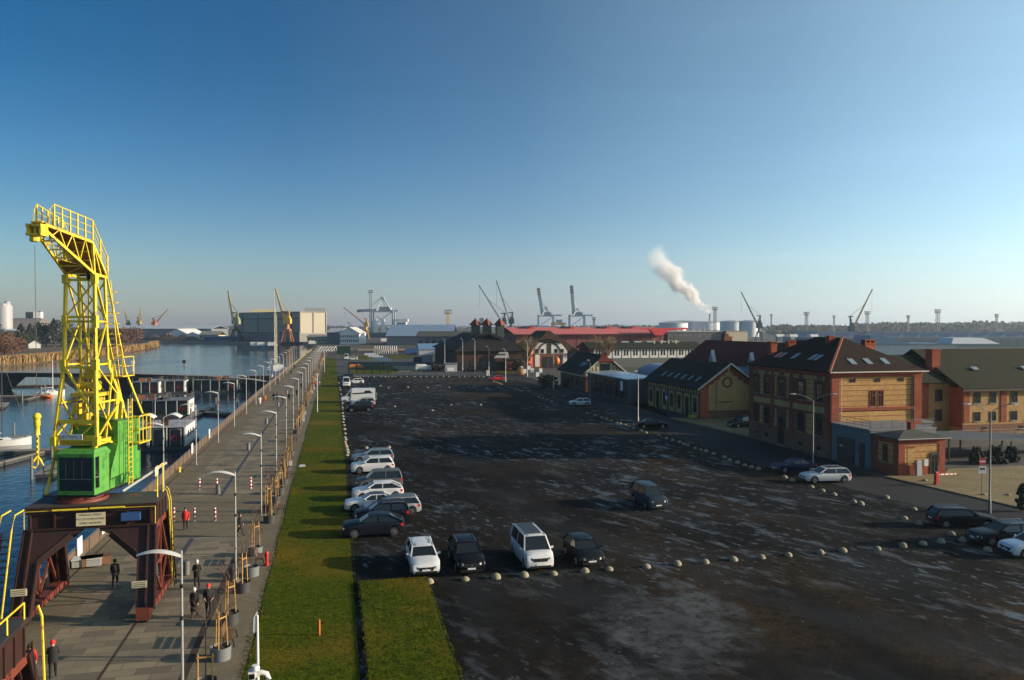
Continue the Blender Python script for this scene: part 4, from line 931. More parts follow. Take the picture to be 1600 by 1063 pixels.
c = G(499, 994); q = MB(); q.lathe([(.05,0),(.05,.75),(.03,.8)], 8, (c.x,c.y,.05)); tag(q.build('marker_stake', orange_p, smooth=True), 'short orange marker stake standing alone in the near lawn', 'stake')
for i, (px, py) in enumerate(((472,730),(499,603))):
    c = G(px, py); q = MB(); q.box((c.x,c.y,.12),(.7,.4,.16)) if i == 0 else q.lathe([(.2,0),(.2,1.0),(.15,1.05)],10,(c.x,c.y,.05)); q.box((c.x,c.y+.1,.22),(.5,.2,.08))
    tag(q.build('service_cover' if i == 0 else 'service_post', white_d), ('low pale service cover lying in the lawn' if i == 0 else 'white service post standing in the far lawn'), 'cover' if i == 0 else 'post')
# camera housing on its own mast at the near lawn edge
c = G(394, 1052, 2.5); T = thing('camera_mast', 'white camera housing on a short mast at the bottom edge of the lawn', 'camera', (c.x,c.y,0))
q = MB(); q.lathe([(.09,0),(.08,2.2),(.05,2.25)], 10); part_l(q, 'mast', white_p, T, 40)
q = MB(); q.box((0,0,2.45),(.26,.34,.3)); q.lathe([(.16,2.6),(.17,2.7),(.13,2.8)], 12, (.12,0,0)); part_l(q, 'housing', white_p, T, 30)
q = MB(); q.box((0,-.175,2.43),(.2,.03,.2)); part_l(q, 'window', glass, T)
q = MB(); q.tube([(.13,0,2.4),(.35,0,2.5),(.55,0,2.42),(.62,0,2.2)], .1, 10); part_l(q, 'bracket', white_p, T, 40)
# ---------------------------------------------------------------- planters with staked young trees
def twig_mesh(mb, p, d, ln, r, lvl, spread=.6, n=3, mi=0, zmin=-1):
    q = p + d*ln; mb.tube([p, p.lerp(q,.5)+Vector((R.uniform(-1,1),R.uniform(-1,1),0))*ln*.05, q], [r, r*.8, r*.6], 4 if lvl > 1 else 3, mi)
    if lvl == 0: return
    for k in range(n):
        a = R.uniform(0, 2*PI); e = (d + Vector((math.cos(a), math.sin(a), R.uniform(-.1,.5)))*spread).normalized()
        twig_mesh(mb, p.lerp(q, R.uniform(.5,1)), e, ln*R.uniform(.55,.8), r*.55, lvl-1, spread, n, mi)
def planter(px, py, label, stakes=True, tree=True, far=False):
    c = G(px, py); T = thing('tree_planter', label, 'planter', (c.x, c.y, .02), R.uniform(0, 1), 'round dark planters with staked young trees')
    q = MB(); q.lathe([(.46,0),(.49,.62),(.46,.62),(.44,.5),(.02,.5)], 20 if not far else 10); part_l(q, 'pot', dgrey if (int(px) % 3) else mgrey, T, 40)
    q = MB(); q.lathe([(.43,.505),(.05,.56)], 12); part_l(q, 'soil', M('dark_soil', (.03,.02,.014), .95) if 'dark_soil' not in bpy.data.materials else bpy.data.materials['dark_soil'], T)
    if stakes:
        hh = 2.35; P3 = [(.33*math.cos(a), .33*math.sin(a)) for a in (0.3, 2.4, 4.5)]
        for x, y in P3:
            q = MB(); q.tube([(x,y,.45),(x*.72,y*.72,hh)], .035, 5); part_l(q, 'stake', wood, T)
        q = MB()
        for a, b in ((0,1),(1,2),(2,0)): 
            q = MB(); q.bar((P3[a][0]*.76,P3[a][1]*.76,hh-.35),(P3[b][0]*.76,P3[b][1]*.76,hh-.35), .07, .05); part_l(q, 'crossbar', wood, T)
    if tree:
        q = MB(); q.tube([(0,0,.45),(.03,.02,1.5),(0,.03,2.6)], [.03,.025,.02], 5)
        part_l(q, 'trunk', bark, T)
        q = MB()
        for k in range(7 if not far else 5): 
            a = R.uniform(0,2*PI); twig_mesh(q, Vector((0,.02,1.7+k*.13)), Vector((math.cos(a)*.5,math.sin(a)*.5,.8)).normalized(), .75, .014 if not far else .02, 2, .6, 4 if not far else 3)
        part_l(q, 'crown', twig, T)
    return T
pl = [(345,1030),(359,975),(379,925),(393,900),(399,868),(421,817),(419,800),(430,786),(437,772),(443,757),(448,738),(450,728),(454,712)]
yy = 119
while yy < 375: 
    pl.append((None, yy)); yy += R.choice((4.4, 5.2, 4.8, 10.5, 5.0))
n = 0
for i, (px, py) in enumerate(pl):
    lab = f'round planter with staked young tree in the promenade row, {ORDS[min(i,47)]} from the camera'
    if px is None:
        v = (-5.35 + R.uniform(-.15,.15), py); d = DEP(*v); lat = v[0]*CY - v[1]*SY
        px, py = 800 + F*lat/d, 508 + 16*F/d
        planter(px, py, lab, R.random() < .75, True, True)
    else: planter(px, py, lab, i not in (3,))
# the nearest trees bottom edge: only its trestle shows
c = G(321, 1085); T = thing('tree_planter', 'young tree with wooden trestle at the very bottom edge of the promenade', 'planter', (c.x,c.y,.02), 0, 'round dark planters with staked young trees')
q = MB(); q.lathe([(.46,0),(.49,.62),(.46,.62),(.44,.5),(.02,.5)], 20); part_l(q, 'pot', dgrey, T, 40)
for x in (-.3,.3): q = MB(); q.tube([(x,0,.45),(x,0,1.75)], .035, 5); part_l(q, 'stake', wood, T)
q = MB(); q.bar((-.36,0,1.6),(.36,0,1.6), .07, .06); part_l(q, 'crossbar', wood, T)
q = MB(); q.tube([(0,.05,.45),(.03,.07,2.9),(.02,.05,3.3)], [.03,.022,.015], 5); part_l(q, 'trunk', bark, T)
q = MB()
for k in range(5): a = R.uniform(0,2*PI); twig_mesh(q, Vector((.02,.05,2.9+k*.1)), Vector((math.cos(a)*.5,math.sin(a)*.5,.8)).normalized(), .6, .01, 2, .6, 4)
part_l(q, 'crown', twig, T)
# benches between planters
for i, (px, py, nm) in enumerate(((359,1005,'nearest planters'),(407,880,'third lamp post planters'),(439,800,'fourth group of planters'),(452,745,'fifth group of planters'),(461,690,'farther planters'))):
    c = G(px, py); T = thing('bench', f'brown slatted bench with black legs between the {nm}', 'bench', (c.x,c.y,.03), rad(90), 'brown slatted benches')
    q = MB()
    for k in range(4): q.bx(-.75,.75,-.2+.11*k,-.11+.11*k,.43,.46)
    part_l(q, 'seat', wood_d, T); q = MB()
    for k in range(3): q.hexa([(-.75,.24+.03*k,.55+.12*k),(.75,.24+.03*k,.55+.12*k),(.75,.27+.03*k,.55+.12*k),(-.75,.27+.03*k,.55+.12*k),(-.75,.26+.03*k,.64+.12*k),(.75,.26+.03*k,.64+.12*k),(.75,.29+.03*k,.64+.12*k),(-.75,.29+.03*k,.64+.12*k)])
    part_l(q, 'backrest', wood_d, T)
    for x in (-.62,.62):
        q = MB(); q.bar((x,-.2,.43),(x,-.3,0),.05); q.bar((x,.2,.43),(x,.32,0),.05); q.bar((x,-.2,.41),(x,.24,.41),.05); q.bar((x,.22,.41),(x,.34,.9),.05); part_l(q, 'leg', black_p, T)
# display boxes on the promenade seen under the crane
for i, (px, py, nm) in enumerate(((150,884,'long dark timber crate seat by the quay railing under the crane'),(137,886,'pale low box beside the timber crate under the crane'))):
    c = G(px, py); T = thing('seat_block', nm, 'seat block', (c.x,c.y,.03), .35 if i == 0 else 0.1)
    q = MB(); q.bx(-.85,.85,-.45,.45,.1,.55); part_l(q, 'base', wood_d if i == 0 else lgrey, T); q = MB(); q.bx(-.9,.9,-.5,.5,.552,.62); part_l(q, 'top', wood_d if i == 0 else white_d, T)
# quay railing, one continuous thing with posts as parts
T = thing('quay_railing', 'low brownish mesh railing with posts running along the whole quay edge', 'railing', (-17,100,0)); fence_m = M('bronze_mesh', (.16,.11,.075), .6, .2, .2, 3)
q = MB(); q2 = MB(); ys = [50+2.5*k for k in range(110)]
def qx(y): return -16.95 + max(0, (y-190))*.0068
q.tube([(qx(y),y,1.1) for y in ys], .03, 4)
part(q, 'handrail', galv_d, T)
q = MB(); q.loft([[(qx(y)-.012,y,.1),(qx(y)+.012,y,.1),(qx(y)+.012,y,1.02),(qx(y)-.012,y,1.02)] for y in ys]); part(q, 'mesh_panel', fence_m, T)
for y in ys[:80]:
    q = MB(); q.bx(qx(y)+.02,qx(y)+.08,y-.03,y+.03,.02,1.12); part(q, 'post', galv_d, T)
for i, (px, py, lb) in enumerate(((304,715,'nearer white notice board on the quay railing'),(330,690,'farther white notice board on the quay railing'),(103,880,'white notice board on the railing seen beside the left crane leg'),(135,845,'tall white notice board seen through the crane arch'))):
    c = G(px, py); q = MB(); q.bx(-16.85,-16.8,c.y-.5,c.y+.5,.5,1.7); tag(q.build('notice_board', signwhite), lb, 'sign', 'white notice boards on the quay railing')
q = MB(); 
for k in range(58): q.box((qx(330+k*4)-.25+.004*k, 330+k*4, .2), (.35,2.2,.35))
tag(q.build('edge_beam', yellow_dim), 'yellow painted fender beam along the far end of the quay', 'edge beam')
# bollard mooring yellow near the crane
for i, (px, py) in enumerate(((285,738),(108,912),(247,775))):
    c = G(px, py); q = MB(); q.lathe([(.16,0),(.13,.1),(.12,.4),(.2,.42),(.2,.52),(.1,.56)], 12, (-16.5, c.y, .02)); tag(q.build('mooring_bollard', yellow, smooth=True), ('yellow mooring bollard at the quay edge, middle distance', 'yellow mooring bollard beside the left crane leg', 'yellow mooring bollard just beyond the crane')[i], 'mooring bollard', 'yellow mooring bollards')

# ---------------------------------------------------------------- concrete dome bollards
dome = None
def domes(pts, where, order='left', raw=False):
    global dome
    for i, p in enumerate(pts):
        c = Vector((p[0],p[1],0)) if raw else G(*p)
        if dome is None:
            q = MB(); q.lathe([(.34,0),(.345,.06),(.325,.16),(.27,.26),(.18,.33),(.08,.365),(.02,.37)], 16); o = dome = q.build('dome_bollard', concrete, smooth=True)
        else: o = dome.copy(); C.objects.link(o)
        s = R.uniform(.76,.92); o.location = (c.x, c.y, -.01-R.uniform(0,.04)); o.rotation_euler = (R.uniform(-.09,.09),R.uniform(-.09,.09),R.uniform(0,6)); o.scale = (s,s*R.uniform(.95,1.05),s*R.uniform(.9,1.1))
        tag(o, f'concrete dome {where}, {ORDS[min(i,47)]} from the {order}', 'bollard', 'concrete dome bollards around the parking lot')
domes([(671,911),(727,907),(775,904),(819,901),(865,898),(914,894),(952,891),(1010,887),(1058,883),(1102,880),(1146,876),(1190,872.5),(1232,869),(1282,865),(1317,862),(1371,859),(1411,855),(1442,851),(1470,848),(1504,846)], 'in the front row across the lot')
domes([(1543,861),(1487,836),(1436,819),(1413,811),(1428,797),(1345,789),(1334,785),(1385,779),(1303,774),(1285,768),(1268,762),(1238,752),(1226,747)], 'in the curve towards the silver white estate car', 'right')
domes([(1575,776),(1537,775.5),(1445,753)], 'on the yellow pavement by the red barrier box', 'right')
domes([(1185,734),(1174,731),(1164,728),(1152,724),(1140,720),(1132,716),(1115,710),(1103,706),(1095,704),(1086,701.5),(1075,697),(1069,695),(1062,692),(1051,689),(1041,686),(1029,681),(1009,677)], 'along the shaded street edge before the brick house', 'right')
domes([(1002,674),(990,670),(983,667.5),(977,665),(969,662.5),(964,661.5),(955,658.5),(948,656),(940,653.5),(930,650),(918,646.5),(862,628),(855,625.5),(848,623),(842,621),(815,611.5),(811,610.5),(806,609),(783,601),(779,599.5),(775,598),(771,597)], 'along the street edge far side of the lot', 'right')
# lawn edge row
pts = [(258,938),(262,912),(257,887),(250,857),(245,833),(238,812),(243,788),(237,766),(238,730),(232,690),(230,650),(220,620),(222,592),(218,562),(213,532),(214,505),(213,482),(210,460),(214,436),(208,408),(198,350),(192,308),(188,286),(185,266),(180,242)]
domes([(500+a*.1625, 560+b*.1625) for a, b in pts], 'in the row along the lawn edge', 'camera')
domes([(500+a*.1625, 560+b*.1625) for a, b in ((445,868),(660,864),(1080,506),(1260,452),(1543,453),(718,467),(655,289),(843,284),(1033,284),(1240,284),(1430,284),(580,268))], 'standing alone out on the open lot', 'camera')
domes([(500+a*.1625, 560+b*.1625) for a, b in [(x, 178 + (i%3)*2) for i, x in enumerate((340,362,385,418,460,518,585,627,655,690,725,780,835,905,965,1022,1078,1130,1185,1238,1340,1390,1435,1490,1530,1570))]], 'in the far row closing the lot')

# ---------------------------------------------------------------- street things at right
def tall_lamp(px, py, h, dbl, label, name='street_lamp', rz=0.0, m_=galv_d, arm=1.6):
    c = G(px, py); T = thing(name, label, 'street lamp', (c.x, c.y, .02), rz, 'tall grey street lamps by the road and lot')
    q = MB(); q.lathe([(.14,0),(.12,1.2),(.08,1.3),(.06,h-.4)], 10); part_l(q, 'post', m_, T, 40)
    for s in ((-1,1) if dbl else (-1,)):
        q = MB(); q.tube([(0,0,h-.45),(s*.4*arm/1.6,0,h-.1),(s*arm*.7,0,h+.25),(s*arm,0,h+.28)], .035, 6); part_l(q, 'arm', m_, T, 40)
        q = MB(); q.loft([[(s*(arm+x),-w_,h+.26),(s*(arm+x),w_,h+.26),(s*(arm+x),w_*.7,h+.36),(s*(arm+x),-w_*.7,h+.36)] for x, w_ in ((-.25,.07),(0,.13),(.35,.1))]); part_l(q, 'lamp_head', lgrey, T)
    return T
tall_lamp(1270, 738, 8.2, True, 'double armed grey lamp before the two storey brick house', rz=rad(-12), arm=2.2)
tall_lamp(1546, 803, 9.0, True, 'tall double armed lamp at the kerb on the right side', rz=rad(-12), arm=2.0)
tall_lamp(997, 664, 8.3, False, 'slim pale lamp post at the bollards before the grey flat building', arm=.4, m_=galv)
tall_lamp(865, 609, 9.0, False, 'slim pale lamp post before the half timbered gable house', arm=.4, m_=galv)
tall_lamp(922, 627, 8.3, False, 'slim lamp post by the wall of the flat grey building', arm=.4)
for i, (px, py) in enumerate(((790,597),(764,588),(742,582),(723,581),(695,581),(824,590))):
    tall_lamp(px, py, 9.0 if i < 2 else 11, i > 4, f'thin lamp post near the dark shed and street bend, {ORDS[i]} from the camera', arm=.6, m_=galv)
c = G(764, 587); T = thing('lamp_base_sign', 'small white box sign at the foot of the bend lamp', 'sign', (c.x-.6,c.y-.6,0)); q = MB(); q.box((0,0,.8),(.7,.5,1.5)); part_l(q, 'box', white_d, T); q = MB(); q.box((0,0,1.62),(.8,.6,.1)); part_l(q, 'lid', white_p, T)
# road sign at right
c = G(1534, 776); T = thing('road_sign', 'red no entry disc above a white parking plate on a thin pole', 'road sign', (c.x,c.y,.13), rad(-10))
q = MB(); q.lathe([(.035,0),(.035,3.4)], 8); part_l(q, 'pole', galv_d, T)
q = MB(); q.prism([(.36*math.cos(a*PI/12), 3.15+.36*math.sin(a*PI/12)) for a in range(24)], lambda u,v,w_: (u,w_,v), -.06, -.04); d_ = part_l(q, 'no_entry_disc', red_p, T); q = MB(); q.bx(-.27,.27,-.066,-.061,3.08,3.23); part_l(q, 'white_bar', signwhite, d_)
q = MB(); q.bx(-.36,.36,-.06,-.04,2.02,2.74); d_ = part_l(q, 'parking_plate', signwhite, T)
for x in (-.14,.12): q = MB(); q.bx(x-.1,x+.12,-.066,-.061,2.36,2.52); q.bx(x-.06,x+.08,-.066,-.061,2.521,2.6); part_l(q, 'car_symbol', ink, d_)
c = G(1463, 759); T = thing('barrier', 'bright red barrier box with lowered striped boom at the driveway', 'barrier', (c.x,c.y,.13))
q = MB(); q.bx(-.18,.18,-.2,.2,0,.12); q.bx(-.15,.15,-.17,.17,.121,1.15); q.hexa([(-.15,-.17,1.151),(.15,-.17,1.151),(.15,.17,1.151),(-.15,.17,1.151),(-.1,-.1,1.27),(.1,-.1,1.27),(.1,.1,1.27),(-.1,.1,1.27)]); part_l(q, 'cabinet', red_p, T)
q = MB(); q.bar((.15,.1,.95),(3.1,.9,.75),.05,.1); b_ = part_l(q, 'boom', white_p, T)
for k in range(4): q = MB(); q.bar((.5+.7*k,.195+.19*k,.926-.047*k),(.75+.7*k,.262+.19*k,.91-.047*k),.056,.106); part_l(q, 'red_band', red_p, b_)
c = G(1598, 800); T = thing('shrub', 'dark upright shrub at the right edge on the yellow pavement', 'shrub', (c.x,c.y,.13)); q = MB()
for k in range(90):
    z = R.uniform(.1,2.2); r = .55*math.sin(PI*min(1,(z+.3)/2.7)); a = R.uniform(0,6.3); q.ball((r*math.cos(a)*R.uniform(.4,1),r*math.sin(a)*R.uniform(.4,1),z), R.uniform(.1,.2), 1, (1,1,1.2), .35)
part_l(q, 'foliage', M('dark_yew', (.018,.03,.012), .9, 0, .4, 3), T); q = MB(); q.lathe([(.06,0),(.04,1.5)], 6); part_l(q, 'stem', bark, T)

# ---------------------------------------------------------------- water: bridge, houseboats, jetties, boats
T = thing('footbridge', 'long low dark bridge on wide piers crossing the harbour basin', 'bridge', (-40,232,WL)); bdk = M('dark_bridge_steel', (.035,.035,.036), .6, 0, .2, .5)
bp = [(-17.0,222,.3),(-22,225,1.0),(-34,229,1.9),(-55,234,2.5),(-85,240,2.9),(-120,246,2.9),(-160,252,2.7),(-240,262,2.4)]
q = MB(); q.loft([[(x,y-2,z-1.1),(x,y+2,z-1.1),(x,y+2.2,z),(x,y-2.2,z)] for x,y,z in bp]); part(q, 'deck', bdk, T)
q = MB(); q.loft([[(x,y-2.2,z+.003),(x,y+2.2,z+.003),(x,y+2.2,z+.12),(x,y-2.2,z+.12)] for x,y,z in bp]); part(q, 'walkway', conc_d, T)
for x, y, w1, w0 in ((-36,229.5,3.5,7),(-62,235.3,6,11),(-92,241.2,3.5,8),(-148,250.2,20,27),(-200,257,4,8)):
    q = MB(); q.hexa([(x-w1,y-1.6,WL-.5),(x+w1,y-1.6,WL-.5),(x+w1,y+1.6,WL-.5),(x-w1,y+1.6,WL-.5),(x-w0,y-1.9,1.75),(x+w0,y-1.9,1.75),(x+w0,y+1.9,1.75),(x-w0,y+1.9,1.75)]); part(q, 'pier', bdk, T)
for px in (228, 208, 300):
    p = AT(px, 238); q = MB(); q.tube([(p.x,240.5,2.9),(p.x,240.5,5.2)], .12, 6); q.box((p.x,240.5,5.4),(.9,.4,.9)); part(q, 'signal_board', white_d if px == 228 else black_p, T)
def houseboat(px, py, L, D, label, rz=0.0, two=True, roofs=2, warm=True):
    c = G(px, py, WL); T = thing('houseboat', label, 'houseboat', (c.x, c.y, WL), rz, 'black and white houseboats moored in the basin')
    q = MB(); q.bx(-L/2-.6, L/2+.6, -.6, D+.6, -.2, .45); part_l(q, 'pontoon', dgrey, T)
    q = MB(); q.bx(-L/2, L/2, .02, D, .451, 3.2); part_l(q, 'cabin', black_p, T)
    q = MB(); q.bx(L/2+.002, L/2+.1, 0.0, D, .451, 3.25); s_ = part_l(q, 'side_wall', white_p, T)
    for k in range(3): q = MB(); q.bx(L/2+.101, L/2+.13, D*(.2+.25*k), D*(.3+.25*k), 1.6, 2.5); part_l(q, 'window', glass, s_)
    q = MB(); q.bx(-L/2-.15, L/2+.2, -.5, D+.1, 3.251, 3.42); part_l(q, 'roof_terrace', lgrey if roofs else mgrey, T)
    for k in range(3 if two else 2):
        x0 = -L/2 + L*(.08+.32*k); q = MB(); q.bx(x0, x0+L*.2, -.04, .018, .7, 2.8); w_ = part_l(q, 'window', glass, T)
        q = MB(); q.bx(x0-.08, x0, -.06, .0, .6, 2.9); q.bx(x0+L*.2, x0+L*.2+.08, -.06, .0, .6, 2.9); q.bx(x0-.08, x0+L*.2+.08, -.06, .0, 2.901, 3.0); part_l(q, 'frame', white_d if roofs else dgrey, w_)
    q = MB(); rail(q, [(-L/2,-.4,3.42),(L/2+.1,-.4,3.42),(L/2+.1,D,3.42)], 1.05, 1, .025, True, 1.3); part_l(q, 'terrace_railing', galv_d, T)
    for k in range(4): q = MB(); q.bar((-L/2+L*k/3,-.5,.45),(-L/2+L*k/3,-.5,3.25), .12); part_l(q, 'post', white_d, T)
    if warm:
        q = MB(); q.box((L*.1,1,3.93),(1.0,.5,1.0)); part_l(q, 'terrace_chair', wood_d, T); q = MB(); q.box((-L*.2,1.2,3.83),(1.2,.7,.8)); part_l(q, 'terrace_furniture', M('terracotta_seat', (.4,.13,.07), .7) if 'terracotta_seat' not in bpy.data.materials else bpy.data.materials['terracotta_seat'], T)
    if roofs:
        for k in range(roofs):
            x0 = -L*.42+L*.5*k; q = MB(); q.loft([[(x0+w0*L*.32,.2,4.55+.5*math.sin(PI*w0)),(x0+w0*L*.32,2.6,4.55+.5*math.sin(PI*w0)),(x0+w0*L*.32,2.6,4.63+.5*math.sin(PI*w0)),(x0+w0*L*.32,.2,4.63+.5*math.sin(PI*w0))] for w0 in (0,.17,.33,.5,.67,.83,1)])
            part_l(q, 'awning', white_p, T)
            for xx in (x0+.05, x0+L*.32-.05): q = MB(); q.bar((xx,.3,3.42),(xx,.3,4.58),.06); part_l(q, 'awning_post', white_d, T)
    q = MB(); q.lathe([(.27,0),(.42,.0),(.42,.12),(.27,.12),(.27,0)], 14, caps=False); o = part_l(q, 'lifebuoy', redlens, T); o.rotation_euler = (PI/2,0,0); o.location = (L*.3, -.1, 1.6)
houseboat(248, 703, 7.2, 8, 'nearest houseboat with white side wall and two arched awnings', 0, True, 2)
houseboat(231, 652, 6.2, 5, 'left half of the second houseboat pair with dark cabin', 0, False, 0)
houseboat(269, 652, 6.0, 6, 'right half of the second houseboat pair with orange lifebuoy', 0, False, 0, False)
houseboat(228, 617, 6.2, 5, 'left houseboat of the third pair before the bridge pier', 0, False, 0)
houseboat(266, 615, 7.0, 6, 'right houseboat of the third pair with white end wall', 0, False, 0, False)
houseboat(322, 613, 6.4, 5, 'grey roofed houseboat moored under the middle of the bridge', 0, False, 0, False)
houseboat(350, 613, 6.8, 5, 'houseboat with orange terrace furniture beside the grey roofed one', 0, False, 0)
houseboat(398, 605, 9.5, 5, 'long low blue grey houseboat nearest the quay under the bridge', 0, True, 0, False)
def jetty(a, b, w_, label, fingers=()):
    A, B = G(*a, WL), G(*b, WL); T = thing('jetty', label, 'jetty', (A.x, A.y, WL), 0, 'floating jetties in the marina'); d = (B-A).normalized(); s = Vector((-d.y, d.x, 0))*w_/2
    q = MB(); u, v = Vector((0,0,.05)), Vector((0,0,.5)); q.hexa([A-s+u, B-s+u, B+s+u, A+s+u, A-s+v, B-s+v, B+s+v, A+s+v]); part(q, 'pontoon', dgrey, T)
    q = MB(); u, v = Vector((0,0,.505)), Vector((0,0,.6)); s = s*1.05; q.hexa([A-s+u, B-s+u, B+s+u, A+s+u, A-s+v, B-s+v, B+s+v, A+s+v]); part(q, 'deck', M('grey_decking', (.23,.21,.17), .8, 0, .2, 2) if 'grey_decking' not in bpy.data.materials else bpy.data.materials['grey_decking'], T)
    n = max(1, int((B-A).length/14))
    for k in range(n+1):
        p = A.lerp(B, k/n)+s*1.3; q = MB(); q.tube([p+Vector((0,0,-1)), p+Vector((0,0,2.6))], .16, 8); part(q, 'mooring_pile', galv_d, T)
jetty((-40,702),(36,686),2.2,'timber topped jetty beside the white yacht at the left edge')
jetty((-30,712),(150,706),1.6,'long low jetty passing behind the crane hook')
jetty((70,748),(100,728),2.0,'short dark pontoon left of the crane cab')
jetty((-10,732),(66,712),.7,'thin pale boom pontoon reaching out from the crane')
jetty((-20,623),(62,621),1.8,'far marina jetty with pale finger beams')
jetty((-20,606),(100,604),1.8,'farthest marina jetty under the left end of the bridge')
jetty((40,628),(75,618),1.0,'slanting finger pontoon beside the small white sailing boat')
jetty((0,640),(8,633),1.6,'short pontoon end at the left edge')
jetty((290,646),(362,650),2.4,'dark jetty between the houseboats and the quay')
jetty((330,640),(290,660),1.4,'short white railed gangway near the houseboats')
def yacht(px, py, L, mast, label, rz, dark=False):
    c = G(px, py, WL); T = thing('sailing_boat', label, 'boat', (c.x,c.y,WL), rz, 'sailing boats in the basin'); hb = L*.16
    q = MB(); q.loft([[(x,-hb*w_,.75+s),(x,-hb*w_*.6,-.1),(x,hb*w_*.6,-.1),(x,hb*w_,.75+s)] for x, w_, s in ((-L/2,.7,.1),(-L/4,.95,0),(0,1,.05),(L/4,.75,.15),(L*.42,.3,.35),(L/2,.04,.5))]); part_l(q, 'hull', white_p, T, 50)
    q = MB(); q.hexa([(-L*.15,-hb*.6,.76),(L*.22,-hb*.5,.82),(L*.22,hb*.5,.82),(-L*.15,hb*.6,.76),(-L*.1,-hb*.5,1.3),(L*.14,-hb*.4,1.2),(L*.14,hb*.4,1.2),(-L*.1,hb*.5,1.3)]); ca = part_l(q, 'cabin', white_d, T)
    q = MB(); q.bx(-L*.08,L*.1,-hb*.56,hb*.56,.95,1.12); part_l(q, 'window', glass, ca)
    q = MB(); q.tube([(L*.08,0,1.2),(L*.08,0,mast)], [.09,.06], 6); part_l(q, 'mast', white_p if not dark else dgrey, T); q = MB(); q.tube([(L*.08,0,1.9),(-L*.35,0,1.8)], .09, 6); part_l(q, 'boom', white_d, T)
    q = MB(); q.tube([(L*.08,0,mast),(L*.49,0,1.2)], .015, 4); part_l(q, 'stay', black_p, T); return T
yacht(79, 617, 6.5, 9.0, 'small white sailing boat with bare mast beside the jetty', rad(20))
yacht(-5, 697, 9, 13, 'white yacht bow poking in from the left edge', rad(10), True)
m0 = G(65, 622, WL); q = MB(); q.loft([[(m0.x+x,m0.y-.8*w_,WL+.6),(m0.x+x,m0.y,WL-.1),(m0.x+x,m0.y+.8*w_,WL+.6)] for x, w_ in ((-2.2,.3),(-1,1),(1,1),(2.4,.2))]); tag(q.build('rowing_boat', orange_p), 'small orange covered boat beside the white sailing boat', 'boat')
# two masted ship at the quay
c = AT(436, 285); T = thing('sailing_ship', 'white two masted sailing ship moored at the quay beyond the bridge', 'sailing ship', (-20.5, 290, WL), rad(100))
q = MB(); q.loft([[(x,-3*w_,2.2+s),(x,-2.4*w_,.0),(x,2.4*w_,0),(x,3*w_,2.2+s)] for x, w_, s in ((-13,.6,.5),(-8,.95,.1),(0,1,0),(7,.85,.3),(11,.4,.8),(14,.05,1.2))]); part_l(q, 'hull', white_p, T, 40)
q = MB(); q.bx(-8,-2,-1.8,1.8,2.3,4.3); q.bx(2,5,-1.5,1.5,2.3,3.9); part_l(q, 'deck_house', white_d, T)
q = MB(); q.bx(-7.9,-2.1,-1.83,1.83,3.2,3.8); part_l(q, 'window', glass, T)
for x, h in ((-3.2,22),(.5,25),(4.2,31)):
    q = MB(); q.tube([(x,0,2),(x,0,h)], [.16,.09], 8); mm = part_l(q, 'mast', M('cream_mast', (.6,.52,.36), .5) if 'cream_mast' not in bpy.data.materials else bpy.data.materials['cream_mast'], T)
    q = MB(); q.bar((x,0,4.6),(x-4.5,0,4.8),.25); part_l(q, 'boom', white_p, mm)
    for s in (-1,1):
        q = MB(); q.tube([(x,0,h*.8),(x-.6,s*2.7,2.4)], .035, 4); part_l(q, 'shroud', black_p, mm)
q = MB(); rail(q, [(-12.5,-1.8,2.7),(0,-2.9,2.2),(8,-2.3,2.6)], 1.0, 1, .06, True, 2); part_l(q, 'railing', white_p, T)
q = MB(); q.tube([(13.5,0,3.3),(18,0,5)], .14, 6); part_l(q, 'bowsprit', white_d, T)
# ---------------------------------------------------------------- buildings near the lot
def brick(name, col, mortar, stripe=None, period=.55, frac=.2, var=.25, scale=1.0):
    col = tuple(c*ALB for c in col); mortar = tuple(c*ALB for c in mortar); stripe = stripe and tuple(c*ALB for c in stripe)
    m, nt, b = newmat(name); n = N(nt); p = n.pos(); sep = n.n('ShaderNodeSeparateXYZ'); n.link(p, sep.inputs[0])
    cmb = n.n('ShaderNodeCombineXYZ'); n.link(n.math('ADD', sep.outputs[0], sep.outputs[1]), cmb.inputs[0]); n.link(sep.outputs[2], cmb.inputs[1])
    br = n.n('ShaderNodeTexBrick'); br.inputs['Scale'].default_value = scale; br.inputs['Brick Width'].default_value = .26; br.inputs['Row Height'].default_value = .08; br.inputs['Mortar Size'].default_value = .008
    br.inputs['Color1'].default_value = (*[c*(1-var) for c in col],1); br.inputs['Color2'].default_value = (*[min(1,c*(1+var)) for c in col],1); br.inputs['Mortar'].default_value = (*mortar,1); n.link(cmb.outputs[0], br.inputs['Vector'])
    c = br.outputs['Color']
    if stripe:
        f = n.math('FRACT', n.math('DIVIDE', sep.outputs[2], period)); f = n.math('LESS_THAN', f, frac); c = n.mix(f, c, stripe)
    c = n.mix(n.ramp(n.noise(p, .5, 6), [(.35,.5),(.6,0.0)]), c, tuple(x*.55 for x in col)); n.link(c, b.inputs['Base Color']); b.inputs['Roughness'].default_value = .9; b.inputs['Specular IOR Level'].default_value = .2
    n.bump(n.math('ADD', br.outputs['Fac'], n.noise(p, 9, 3)), b, .25, .02); return m
redb = brick('red_brick', (.36,.075,.035), (.2,.1,.07)); yelb = brick('yellow_brick', (.62,.36,.12), (.4,.25,.12), (.3,.085,.04), .62, .16)
yelp = brick('yellow_brick_plain', (.6,.38,.14), (.4,.27,.13)); brownb = brick('brown_brick', (.23,.1,.06), (.13,.08,.06)); plinth = brick('plinth_brick', (.26,.12,.075), (.15,.09,.07))
ochre = M('ochre_render', (.42,.25,.085), .9, 0, .12, .4, (.26,.16,.06), (.5,.75), world=True, bump=.1); redb_bright = brick('bright_red_brick', (.5,.11,.05), (.3,.12,.08))  # last one is a brighter red brick, painted sunlight on pier and tower
